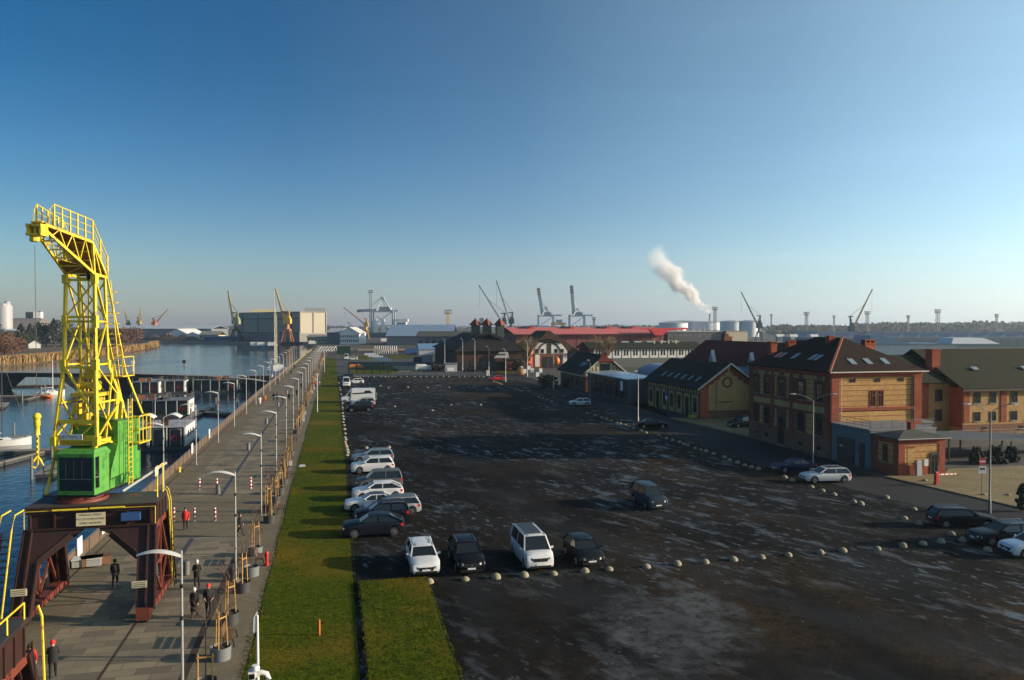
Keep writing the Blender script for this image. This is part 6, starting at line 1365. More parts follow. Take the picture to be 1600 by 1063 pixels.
# low walls, canopy, fence between
T = thing('retaining_wall', 'grey retaining wall with pale embankment top before the ochre building', 'wall', (100,86,0)); bxp(T, 'wall', dgrey, 74, 140, 86.5, 86.9, .02, .95)
q = MB(); q.face([(74,86.9,.9),(140,86.9,.9),(140,94.9,.5),(88,94.9,.5),(74,97.4,.5)]); tag(q.build('embankment', PAVE), kind='structure')
q = MB(); rail(q, [(74,87,.95),(140,87,.95)], 1.1, 1, .035, True, 3.0); T = thing('fence', 'thin rail fence on top of the grey retaining wall', 'fence', (100,87,2.4)); part(q, 'rails', galv_d, T); bxp(T, 'shrub_strip', timber, 88,139,87.3,87.6,.9,1.25)
T = thing('canopy', 'dark grey sloping canopy roof on posts beside the small brick pavilion', 'canopy', (72,79,0)); q = MB(); q.hexa([(70,77.5,2.6),(86,77.5,1.8),(86,84.5,1.8),(70,84.5,2.7),(70,77.5,2.72),(86,77.5,1.92),(86,84.5,1.92),(70,84.5,2.82)]); part(q, 'roof', M('charcoal_canopy', (.045,.05,.055), .6), T)
for x, z in ((70.3,2.58),(77.8,2.2),(85.6,1.81)):
    for y in (77.8,84.2): bxp(T, 'post', black_p, x-.08,x+.08,y-.08,y+.08,.03,z)
T = thing('grey_stair_block', 'blue grey stair block between the annex and the ochre building', 'building', (72,88,0)); bxp(T, 'wall', M('blue_grey_render_b', (.1,.12,.14), .85), 70.2, 73.9, 84.6, 90, .02, 3.6); bxp(T, 'parapet', mgrey, 70.1, 74, 84.5, 90.1, 3.602, 3.8)
for i, (x, y, s) in enumerate(((72,75.5,1.0),(74.5,75.3,1.1),(77,75.6,.9),(86.5,80,1.2),(90,80,1.2),(93.5,80,1.2))):
    T = thing('conifer_shrub', f'dark clipped conifer in the shaded yard, {ORDS[i]} from the left', 'shrub', (x,y,.03), 0, 'dark conifers in the yard'); q = MB(); hgt = 2.6*s if i > 2 else 1.8*s
    for k in range(120):
        z = R.uniform(.1,hgt); r = (.75 if i > 2 else 1.0)*s*(1-.55*z/hgt); a = R.uniform(0,6.3); q.ball((r*math.cos(a)*R.uniform(.5,1),r*math.sin(a)*R.uniform(.5,1),z), R.uniform(.12,.26), 1, (1,1,1.2), .35)
    part_l(q, 'foliage', bpy.data.materials['dark_yew'], T); q = MB(); q.lathe([(.08,0),(.05,hgt*.7)], 6); part_l(q, 'trunk', bark, T)
# house standing just outside the frame at right: it throws the shadow on the lot
T = thing('corner_house', 'gabled house just outside the frame on the right throwing its shadow', 'house', (82,40,0))
q = MB(); q.prism([(36.8,.02),(42.6,.02),(42.6,8.0),(39.7,11.0),(36.8,8.0)], lambda u,v,k: (k,u,v), 79, 92); part(q, 'wall', redb, T)
q = MB()
for s in (-1,1): roof_slope_box(q, (78.6,39.7+s*3.3,7.7),(92.4,39.7+s*3.3,7.7),(92.4,39.7,11.1),(78.6,39.7,11.1), .16)
part(q, 'roof', tile_br, T)
# traffic light glow sign beside brick house
c = G(1180, 640); T = thing('signal_sign', 'small red lit sign with white plate beside the big brick house corner', 'sign', (59.5,101.8,0)); q = MB(); q.bx(-.04,.04,-.04,.04,.02,5.0); part_l(q, 'post', galv_d, T)
em = bpy.data.materials.new('lit_red'); em.use_nodes = True; eb = em.node_tree.nodes['Principled BSDF']; eb.inputs['Base Color'].default_value = (.6,.02,.02,1); eb.inputs['Emission Color'].default_value = (1,.03,.03,1); eb.inputs['Emission Strength'].default_value = .7
q = MB(); q.bx(-.35,.35,-.1,-.05,3.6,4.1); part_l(q, 'lit_panel', em, T); q = MB(); q.bx(-.4,.4,-.1,-.05,4.4,4.65); part_l(q, 'plate', signwhite, T)
c = G(1058, 640); T = thing('parking_sign', 'purple and white parking sign before the gabled brick building', 'sign', (58.6,131.5,.12)); q = MB(); q.bx(-.04,.04,-.04,.04,0,4.2); part_l(q, 'pole', galv_d, T); q = MB(); q.bx(-.09,-.05,-.45,.45,3.1,4.3); part_l(q, 'upper_plate', M('purple_plate', (.09,.02,.25), .5), T); q = MB(); q.bx(-.09,-.05,-.4,.4,2.4,3.0); part_l(q, 'lower_plate', signwhite, T)
c = G(1086, 655); q = MB(); q.bx(59.2,60.3,122.8,124,.13,.55); tag(q.build('yellow_box', yellow_dim), 'low yellow box at the foot of the gabled brick building', 'box')
# ---------------------------------------------------------------- middle distance
def world_part(P, name, m, x0,x1,y0,y1,z0,z1): return bxp(P, name, m, x0,x1,y0,y1,z0,z1)
# dark shed with cupolas
T = thing('dark_shed', 'large dark roofed shed with three red capped roof turrets', 'shed', (54,285,0)); sx0, sx1, sy0, sy1 = 41.5, 66, 270, 330
shedb = brick('dark_shed_brick', (.085,.04,.03), (.05,.03,.025)); bxp(T, 'wall', shedb, sx0, sx1, sy0, sy1, .02, 6.95)
q = MB(); xm = (sx0+sx1)/2
for s in (-1,1): roof_slope_box(q, (xm+s*13.3,sy0+4,6.6),(xm+s*13.3,sy1+1,6.6),(xm,sy1+1,12.6),(xm,sy0+4,12.6), .25)
roof_slope_box(q, (xm-13.3,sy0-1,6.6),(xm+13.3,sy0-1,6.6),(xm+3,sy0+8,12.7),(xm-3,sy0+8,12.7), .25); r_ = part(q, 'roof', tile_bk, T)
for px in (743, 761, 781):
    p = AT(px, 300); q = MB(); q.box((p.x,p.y,13.6),(2.9,2.9,4.6)); t_ = part(q, 'turret', M('dark_green_turret', (.03,.05,.04), .7) if 'dark_green_turret' not in bpy.data.materials else bpy.data.materials['dark_green_turret'], r_)
    q = MB(); q.lathe([(2.7,15.9),(.1,18.6)], 4, (p.x,p.y,0)); part(q, 'cap', M('dark_red_cap', (.17,.035,.022), .8) if 'dark_red_cap' not in bpy.data.materials else bpy.data.materials['dark_red_cap'], r_)
q = MB(); q.prism([(54.5,4.4),(60.0,4.4),(59.6,6.4),(56.5,6.4)], lambda u,v,k:(u,k,v), sy0-1.4, sy0-1.15); part(q, 'white_panel', lgrey, T); bxp(T, 'dark_strip', timber, 55.8, 58.8, sy0-1.5, sy0-1.42, 5.4, 5.9)
bxp(T, 'porch', redb, 58.5, 66.5, sy0-4, sy0-1.16, .02, 3.4); bxp(T, 'porch_roof', tile_bk, 58, 67, sy0-4.4, sy0-1.17, 3.402, 4.2)
for k in range(4): bxp(T, 'shutter', black_p, 42.5+k*3.6, 45+k*3.6, sy0-.1, sy0-.003, .3, 3.4)
T = thing('round_brick_tower', 'short round red brick tower painted as sunlit at the corner of the dark shed', 'tower', (68,276,0)); q = MB(); q.lathe([(3.0,.02),(3.0,8.0)], 18, (67.5,277,0)); part(q, 'wall', redb_bright, T, 40); q = MB(); q.lathe([(3.3,8.002),(3.3,8.5),(2.8,8.7)], 18, (67.5,277,0)); part(q, 'parapet', conc_d, T, 40)  # orange sunlight on the red tower is put into its brick colour
for a in (-2.0,-1.57,-1.1): q = MB(); q.box((67.5+3.0*math.cos(a),277+3.0*math.sin(a),5.6),(.7,.3,1.8)); part(q, 'window', glass, T)
# half timbered entry building
T = thing('timber_framed_hall', 'white and black timber framed hall with arched gable and tall brown roof', 'hall', (82,290,0)); hx0, hx1, hy0 = 70.5, 84.5, 279
bxp(T, 'wall', brownb, hx0, hx1, hy0, 300, .02, 5.4)
q = MB(); q.prism([(hx0,5.402),(hx1,5.402),(hx1,6.2),(77.5+4.5,9.4),(77.5-4.5,9.4),(hx0,6.2)], lambda u,v,k:(u,k,v), hy0, 300); part(q, 'gable', plaster, T)
q = MB(); q.loft([[(77.5+r*math.cos(PI*k/14), y, 5.5+r*.95*math.sin(PI*k/14)) for k in range(15)] for r, y in ((4.6,hy0-.12),(4.0,hy0-.12),(4.0,hy0-.004),(4.6,hy0-.004),(4.6,hy0-.12))], caps=False, closed=False); q.bx(76.7,78.3,hy0-.1,hy0-.003,5.45,9.2); part(q, 'arch_timber', timber, T)
for x in (72.5,74.9,80.1,82.5): win(T, '-y', x, hy0-.004, 6.4, 1.2, 1.4, timber)
for x, w_ in ((73,1.8),(83.6,1.6)): bxp(T, 'white_panel', plaster, x-w_/2, x+w_/2, hy0-.1, hy0-.003, .6, 5.0)
for k in range(3): bxp(T, 'bay_opening', black_p, 75+k*2.6, 77+k*2.6, hy0-.08, hy0-.003, .1, 4.2)
q = MB(); 
for s in (-1,1): roof_slope_box(q, (80+s*10,hy0+1.5,5.6),(80+s*10,312,5.6),(80+s*.4,306,13.6),(80+s*.4,hy0+10,13.6), .25)
roof_slope_box(q, (70,hy0+1.4,5.7),(90,hy0+1.4,5.7),(80.4,hy0+10,13.7),(79.6,hy0+10,13.7), .25); part(q, 'roof', roofmat('brown_tiled_roof', (.06,.032,.02)), T)
q = MB(); roof_slope_box(q, (72.2,hy0-.8,9.2),(77.5,hy0-.8,10.6),(77.5,hy0+5,10.6),(72.2,hy0+5,9.2), .2); roof_slope_box(q, (82.8,hy0-.8,9.2),(77.5,hy0-.8,10.6),(77.5,hy0+5,10.6),(82.8,hy0+5,9.2), .2); part(q, 'gable_roof', tile_gr, T)
bxp(T, 'side_hall', dgrey, 86, 93, 281, 300, .02, 6.0)
# long white-framed building
T = thing('white_window_building', 'long low building with white framed window bays and dark roof', 'building', (112,282,0)); wx0, wx1, wy = 93.2, 138, 277
bxp(T, 'wall', brownb, wx0, wx1, wy, 292, .02, 7.0); bxp(T, 'lower_wall', M('grey_green_render', (.12,.13,.115), .9), wx0+8, wx1, wy-.5, wy-.003, .02, 3.6)
for k in range(12):
    x = wx0+1.0+k*3.72; q = MB(); q.bx(x,x+3.3,wy-.12,wy-.003,3.5,6.95); b_ = part(q, 'window_bay', plaster, T)
    for dx in (.9,2.0): q = MB(); q.bx(x+dx-.12,x+dx+.5,wy-.16,wy-.122,4.5,6.7); part(q, 'window', glass, b_)
q = MB(); roof_slope_box(q, (wx0-1,wy-1,7.0),(wx1+1,wy-1,7.0),(wx1+1,284.5,9.3),(wx0-1,284.5,9.3), .25); roof_slope_box(q, (wx0-1,293,7.0),(wx1+1,293,7.0),(wx1+1,284.6,9.3),(wx0-1,284.6,9.3), .25); r_ = part(q, 'roof', tile_gr, T)
for k in range(7): q = MB(); q.bx(wx0+4+k*5.2,wx0+7+k*5.2,283.4,285.2,9.25,9.75); part(q, 'roof_light', lgrey, r_)
for k in range(4): q = MB(); q.bx(wx0+27+k*3,wx0+27.5+k*3,281.8,282.5,8.4,10.2); part(q, 'vent_pipe', plaster_y, r_)
# red roofed long building
T = thing('red_long_building', 'very long building with faded red roof edge and red wall', 'building', (140,400,0))
bxp(T, 'wall', M('dull_red_wall', (.2,.045,.035), .8, 0, .2, .1), 93, 176, 399, 440, .02, 11.0); q = MB(); roof_slope_box(q, (91,396.5,11.0),(178,396.5,11.0),(178,418,14.3),(91,418,14.3), .4); roof_slope_box(q, (91,441,11),(178,441,11),(178,418.2,14.3),(91,418.2,14.3), .4); r_ = part(q, 'roof', tile_red, T)
for k in range(14): bxp(T, 'wall_joint', rust, 96+k*6, 96.4+k*6, 398.9, 398.997, .1, 10.8)
for x in (103,126,147,162): q = MB(); q.bx(x-3,x,413,419,13.6,15.2); part(q, 'roof_box', black_p, r_); q = MB(); q.loft([[(x+.2+3.6*k/6,y,13.6+1.7*math.sin(PI*k/6)) for k in range(7)] for y in (413,419)]); part(q, 'roof_light', red_p, r_)
q = MB(); q.prism([(158,14.1),(188,14.5),(188,13.7),(176,12.9),(173,10.4),(169,10.4),(166,13.3)], lambda u,v,k:(u,k,v), 394, 397); part(q, 'red_wing', red_p, T)
T = thing('dark_office_block', 'dark grey flat office block with rows of small windows', 'building', (197,410,0)); bxp(T, 'wall', dgrey, 178.6, 212, 400, 425, .02, 12.2); bxp(T, 'parapet', lgrey, 178.4, 212.2, 399.8, 425.2, 12.202, 12.6)
for r in range(2):
    for k in range(11): win(T, '-y', 180.5+k*2.9, 399.998, 9.9-r*3.4, 1.5, 1.4, lgrey, sill=False)
for k in range(9): q = MB(); q.bx(181+k*3.4,181.8+k*3.4,402,403,12.602,12.9+R.uniform(.6,1.6)); part(q, 'roof_vent', lgrey, T)
T = thing('beige_tower_block', 'blank beige concrete block beside the dark office block', 'building', (218,408,0)); bxp(T, 'wall', M('beige_concrete', (.5,.44,.33), .85, 0, .1, .1), 213, 226, 398, 425, .02, 12.4); bxp(T, 'parapet', conc_d, 212.8, 226.2, 397.8, 425.2, 12.402, 12.8)
for i, (px, s) in enumerate(((1217,1),(1238,1),(1270,1.3))): p = AT(px, 400); T = thing('white_kiosk', f'small white roof turret in the yard right of the beige block, {ORDS[i]}', 'turret', (p.x,p.y,0), 0, 'white roof turrets'); bxp(T, 'stem', lgrey, p.x-1.2,p.x+1.2,p.y-1,p.y+1,.02,10); bxp(T, 'cap', white_p, p.x-2.2,p.x+2.2,p.y-1.5,p.y+1.5,10.002,11.2)
# far stuff beyond the lot: frames, ribs, tents
c = AT(575, 268); T = thing('pergola_frame', 'long dark timber pergola frame with slanted pale slats', 'pergola', (c.x,c.y,0)); p0, p1 = G(545,584), G(607,585)
for k in range(6):
    p = p0.lerp(p1, k/5)
    for dy in (0,6): q = MB(); q.bx(p.x-.12,p.x+.12,p.y+dy-.12,p.y+dy+.12,.02,3.4); part(q, 'post', black_p, T)
q = MB()
for dy in (0,6): q.bar(p0+Vector((0,dy,3.45)), p1+Vector((0,dy,3.45)), .2); q.bar(p0+Vector((0,dy,1.7)), p1+Vector((0,dy,1.7)), .12)
for k in range(6): p = p0.lerp(p1,k/5); q.bar(p+Vector((0,0,3.45)),p+Vector((0,6,3.45)),.18)
part(q, 'beam', black_p, T)
for k in range(5): p = G(578+k*6, 561+k*2.6); q = MB(); q.hexa([(p.x-2.5,p.y,1.7),(p.x+2.5,p.y,1.7),(p.x+2.5,p.y+1.6,2.6),(p.x-2.5,p.y+1.6,2.6),(p.x-2.5,p.y,1.8),(p.x+2.5,p.y,1.8),(p.x+2.5,p.y+1.6,2.7),(p.x-2.5,p.y+1.6,2.7)]); q.bx(p.x-.1,p.x+.1,p.y+.5,p.y+.7,.02,2.0); tag(part_t(q) if False else q.build('slanted_panel', lgrey), f'slanted pale panel on a post in the far lot, {ORDS[k]} from the camera end', 'panel', 'slanted pale panels')
c = G(556,577); T = thing('orange_boat_cradle', 'orange wreck like frame lying under the pergola end', 'frame', (c.x,c.y,0)); q = MB(); q.bx(-2.5,2.5,-.6,.6,.5,1.3); part_l(q, 'body', M('tawny_frame', (.5,.22,.04), .7), T); q = MB(); q.bx(-2.2,1.6,-.5,.5,1.301,1.8); part_l(q, 'top', orange_p, T)
def ribs(px, d, n, L, h, label, lean=.3, m_=None):
    p = AT(px, d); T = thing('rib_shelter', label, 'shelter', (p.x,p.y,0))
    for k in range(n):
        x = -L/2+L*k/(n-1); q = MB(); q.tube([(x-lean*h,-2.5,0),(x-lean*h*.3,-2.0,h*.7),(x,0,h),(x+lean*.3,2.0,h*.7),(x+lean,2.5,0)], .17, 5); part_l(q, 'rib', m_ or white_p, T)
    q = MB(); q.bx(-L/2,L/2,-.15,.15,h-.3,h-.1); part_l(q, 'ridge', black_p, T)
ribs(603, 440, 11, 12, 4.2, 'white ribbed shelter like an overturned hull on the bare ground'); ribs(514, 470, 6, 8.0, 3.2, 'black and white striped rib structure at the end of the promenade', .8); ribs(484, 505, 7, 4.5, 3.5, 'dark rib row at the far end of the quay', .8, black_p)
c = AT(537, 430); T = thing('green_pavilion', 'dark green glazed pavilion at the far end of the lawn', 'pavilion', (c.x,c.y,0)); q = MB(); q.bx(-3.6,3.6,-4,4,.02,4.4); part_l(q, 'wall', M('dark_green_glass', (.015,.05,.03), .25), T); q = MB(); q.bx(-3.9,3.9,-4.3,4.3,4.402,4.9); part_l(q, 'roof', galv_d, T)
for k in range(5): q = MB(); q.bx(-3.5+1.7*k,-3.3+1.7*k,-4.1,-4.003,.1,4.3); part_l(q, 'mullion', black_p, T)
c = AT(661, 272); T = thing('covered_van', 'white rounded covered caravan at the far side of the lot', 'caravan', (c.x,c.y,0)); q = MB(); q.loft([[(x,-1.1,.5),(x,1.1,.5),(x,1.1,z),(x,.8,z+.35),(x,-.8,z+.35),(x,-1.1,z)] for x, z in ((-2.7,1.6),(-2.4,2.0),(.8,1.95),(1.4,1.5),(2.6,1.6),(2.8,1.3))]); part_l(q, 'body', white_d, T, 30)
for x in (-1.6,1.6): q = MB(); q.prism([(x+.33*math.cos(a*PI/6),.33+.33*math.sin(a*PI/6)) for a in range(12)], lambda u,v,k:(u,k,v), -1.13,-1.0); part_l(q, 'wheel', rubber, T)
c = AT(687, 272); T = thing('hedge', 'brown green clipped hedge block between caravan and grey kiosk', 'hedge', (c.x,c.y,0)); q = MB()
for k in range(260): q.ball((R.uniform(-2.6,2.6),R.uniform(-.9,.9),R.uniform(.1,2.2)), R.uniform(.18,.36), 1, (1,1,.9), .4)
part_l(q, 'foliage', M('brown_green_hedge', (.05,.04,.018), .9, 0, .4, 1), T); q = MB(); q.bx(-2.5,2.5,-.1,.1,.0,1); part_l(q, 'stem', bark, T)
c = AT(704, 268); T = thing('grey_kiosk', 'small pale grey kiosk with flat roof at the far lot edge', 'kiosk', (c.x,c.y,0)); q = MB(); q.bx(-2,2,-1.6,1.6,.02,2.7); part_l(q, 'wall', lgrey, T); q = MB(); q.bx(-2.3,2.3,-1.9,1.9,2.702,2.95); part_l(q, 'roof', mgrey, T); q = MB(); q.bx(-1.4,.9,-1.68,-1.602,.3,1.4); part_l(q, 'poster', white_p, T)
c = AT(666, 335); T = thing('white_cube_hut', 'pale cube hut with dark lean-to on the far grey lot', 'hut', (c.x,c.y,0)); q = MB(); q.bx(-2.0,2.4,-2,2,.02,3.0); part_l(q, 'wall', M('pale_blue_panel', (.45,.5,.54), .6), T); q = MB(); q.bx(-5.5,-2.02,-2,2,.02,2.4); part_l(q, 'lean_to', black_p, T); q = MB(); q.bx(-2.2,2.6,-2.2,2.2,3.002,3.2); part_l(q, 'roof', lgrey, T)
c = AT(682, 420); T = thing('blue_roof_tent', 'long low tent hall with pale blue roof behind the far lot', 'tent', (c.x,c.y,0)); q = MB(); q.prism([(-5,.02),(5,.02),(5,3.0),(0,5.8),(-5,3.0)], lambda u,v,k:(k,u,v), -10, 11); part_l(q, 'wall', lgrey, T); q = MB()
for s in (-1,1): roof_slope_box(q, (-10.3,s*5.4,2.9),(11.3,s*5.4,2.9),(11.3,0,6.0),(-10.3,0,6.0), .12)
part_l(q, 'roof', M('pale_blue_roof', (.14,.25,.4), .4), T)
c = AT(640, 440); q = MB(); q.bx(c.x-2.5,c.x+4,c.y-1.2,c.y+1.2,.02,2.6); q.bx(c.x-2.6,c.x+4.1,c.y-1.3,c.y+1.3,2.602,2.7); tag(q.build('shipping_container', blue_p), 'single dark blue shipping container on the bare ground', 'container')
# grey-green roofed warehouse, white office, blue shed
def shed(px0, px1, d, ze, zr, depth, wall, roof, label, name='warehouse', cat='warehouse', along=True, wins=0, wz=3.0, winm=None, front_gable=False):
    a, b = AT(px0, d), AT(px1, d); L = (b-a).length; ang = math.atan2(b.y-a.y, b.x-a.x); T = thing(name, label, cat, (a.x,a.y,0), ang)
    if front_gable:
        q = MB(); q.prism([(0,.02),(L,.02),(L,ze),(L/2,zr-.2),(0,ze)], lambda u,v,k:(u,k,v), 0, depth); part_l(q, 'wall', wall, T); q = MB()
        for s in (-1,1): roof_slope_box(q, (L/2+s*(L/2+.8),-.8,ze-.3),(L/2+s*(L/2+.8),depth+.5,ze-.3),(L/2,depth+.5,zr),(L/2,-.8,zr), .3)
        part_l(q, 'roof', roof, T)
    else:
        q = MB(); q.bx(0,L,0,depth,.02,ze); part_l(q, 'wall', wall, T); q = MB(); roof_slope_box(q, (-1,-1,ze),(L+1,-1,ze),(L+1,depth/2,zr),(-1,depth/2,zr), .3); roof_slope_box(q, (-1,depth+1,ze),(L+1,depth+1,ze),(L+1,depth/2+.01,zr),(-1,depth/2+.01,zr), .3); part_l(q, 'roof', roof, T)
    rows = 2 if wins < 0 else 1; nw = abs(wins)
    for r in range(rows):
        for k in range(nw): q = MB(); q.bx(L*(k+.25)/nw,L*(k+.75)/nw,-.15,-.003,wz+r*wz*1.1-1,wz+r*wz*1.1+.9); part_l(q, 'window', winm or glass, T)
    return T, L
shed(652, 765, 455, 9.0, 12.0, 30, mgrey, felt_gr, 'grey warehouse with green grey roof and row of large windows', wins=11, wz=6.2)
shed(531, 561, 640, 9.0, 14.0, 30, white_p, M('pale_roof', (.6,.58,.55), .6), 'white gabled port office with two rows of windows', 'port_office', 'office', wins=-9, wz=3.2, front_gable=True)
shed(511, 531, 660, 9.5, 13.0, 40, mgrey, lgrey, 'grey shed between the grain silo and the white port office')
shed(604, 705, 620, 7.0, 16.0, 70, mgrey, M('pale_blue_sheet', (.22,.3,.42), .5), 'large warehouse with pale blue grey roof left of the dark shed')
shed(480, 513, 700, 5.0, 7.0, 20, plaster_y, conc_d, 'low cream annex at the foot of the grain silo', 'annex', 'annex', wins=6, wz=2.6)
shed(60, 330, 1000, 11, 15, 60, mgrey, M('pale_hall_roof', (.5,.53,.55), .5), 'very long pale roofed port hall across the water')
shed(-60, 75, 900, 9.5, 11, 50, white_d, white_p, 'long white flat roofed hall behind the dark trees on the left')
shed(262, 292, 880, 6, 11.5, 50, white_p, white_p, 'white gabled port tent, left of the pair', 'port_tent', 'tent', front_gable=True); shed(286, 316, 860, 3.5, 8.0, 50, white_p, white_p, 'white gabled port tent, right lower one of the pair', 'port_tent', 'tent', front_gable=True)
shed(312, 341, 840, 5.0, 9.0, 20, plaster_y, conc_d, 'cream flat port building right of the white tents', 'port_building', 'building', wins=6)
shed(318, 372, 790, 3.5, 4.5, 15, blue_p, M('blue_tin', (.1,.17,.25), .6), 'low blue shed on the quay left of the grain silo')
# grain silo
d = 740; a, b, cc = AT(370, d+75), AT(468, d), AT(510.5, d+24); T = thing('grain_silo', 'huge grey grain silo block with sunlit cream end across the water', 'silo', (b.x,b.y,0))
q = MB(); hh = ZZ(488, d); e = cc + (a-b); q.hexa([a+Vector((0,0,8)),b+Vector((0,0,8)),cc+Vector((0,0,8)),e+Vector((0,0,8)),a+Vector((0,0,hh)),b+Vector((0,0,hh)),cc+Vector((0,0,hh)),e+Vector((0,0,hh))]); part(q, 'wall', M('silo_concrete', (.42,.38,.3), .85, 0, .12, .03, world=True), T)
q = MB(); q.hexa([a,b,cc,e,a+Vector((0,0,7.98)),b+Vector((0,0,7.98)),cc+Vector((0,0,7.98)),e+Vector((0,0,7.98))]); part(q, 'base', conc_d, T)
q = MB(); u = (cc-b).normalized(); v = (a-b).normalized()
for k in range(4): 
    p = b.lerp(a, .12+k*.26); q.box((p.x,p.y-.3,8+(hh-8)/2),(.8,.8,hh-9))
for z in (8.4, 22, hh+.3): q.bar(b+Vector((0,-.3,z)), a+Vector((0,-.3,z)), .7)
part(q, 'wall_rib', dgrey, T)
q = MB()
for t0 in (.02,.5,.97): p = b.lerp(cc,t0); q.box((p.x,p.y-.4,8+(hh-8)/2),(.7,.7,hh-9))
q.bar(b+Vector((0,-.4,hh+.3)),cc+Vector((0,-.4,hh+.3)),.8); part(q, 'end_rib', conc_d, T)
q = MB(); p = b.lerp(a,.72); q.box((p.x+8,p.y+14,hh+2),(24,10,4)); part(q, 'roof_house', plaster_y, T); q = MB(); p = b.lerp(cc,.4); q.box((p.x+4,p.y+18,hh+2.2),(20,14,4.4)); part(q, 'roof_house', lgrey, T)
# far left silos, domes
for i, (px, d, w_, top) in enumerate(((6,1100,11,478),(12,1120,4.5,475))):
    p = AT(px, d); h = ZZ(top, d); T = thing('silo_tower', ('wide pale silo tower at the far left edge','slim taller silo shaft beside the wide far left silo')[i], 'silo', (p.x,p.y,0), 0); q = MB(); q.lathe([(w_,.02),(w_,h)], 14); part_l(q, 'shaft', lgrey, T, 40); q = MB(); q.lathe([(w_*.8,h),(w_*.8,h+3),(w_*.3,h+4)], 10); part_l(q, 'cap', lgrey, T)
p = AT(38, 1150); T = thing('dome_warehouse', 'grey brown arched warehouse behind the trees at far left', 'warehouse', (p.x,p.y,0)); q = MB(); q.loft([[(x,38*math.cos(PI*k/12),26*math.sin(PI*k/12)) for k in range(13)] for x in (-22,28)]); part_l(q, 'roof', M('grey_brown_sheet', (.17,.145,.13), .7), T, 40); q = MB(); q.bx(14,24,-6,4,26,35); part_l(q, 'roof_house', white_p, T); q = MB(); q.bx(4,13.9,-6,4,26,35); part_l(q, 'roof_house', black_p, T)
for i, (px, top, w_) in enumerate(((64,487,2.4),(133,487,2.6))):
    p = AT(px, 1300); h = ZZ(top, 1300); T = thing('chimney_stack', f'hazy brown chimney stack seen {("left of","through")[i]} the yellow crane tower', 'chimney', (p.x,p.y,0)); q = MB(); q.lathe([(w_*1.6,.02),(w_*1.2,h)], 12); part_l(q, 'shaft', M('brown_stack', (.26,.2,.17), .8) if 'brown_stack' not in bpy.data.materials else bpy.data.materials['brown_stack'], T, 40); q = MB(); q.lathe([(w_*1.4,h-1),(w_*1.4,h+.6)], 12); part_l(q, 'rim', conc_d, T)
for i, (px, d, w_, h, m_) in enumerate(((262,830,13,7,'rust'),(285,815,11,6,'rust'),(240,840,14,6.5,'dark'),(205,850,15,7,'dark'),(300,790,12,4.5,'dark'))):
    p = AT(px, d); q = MB()
    bmesh.ops.create_cone(q.bm, segments=14, radius1=w_, radius2=w_*.12, depth=h, matrix=Matrix.Translation((p.x,p.y,h/2)))
    for v in q.bm.verts: v.co.x += R.uniform(-1,1); v.co.y += R.uniform(-1,1)
    tag(q.build('ore_heap', M('rusty_ore', (.3,.13,.06), .95) if m_ == 'rust' and 'rusty_ore' not in bpy.data.materials else bpy.data.materials['rusty_ore'] if m_ == 'rust' else M('dark_coal', (.06,.045,.04), .95) if 'dark_coal' not in bpy.data.materials else bpy.data.materials['dark_coal'], smooth=True), f'{"rust brown" if m_=="rust" else "dark"} bulk heap on the far quay, {ORDS[i]} of five', 'heap', 'bulk heaps on the far quay')
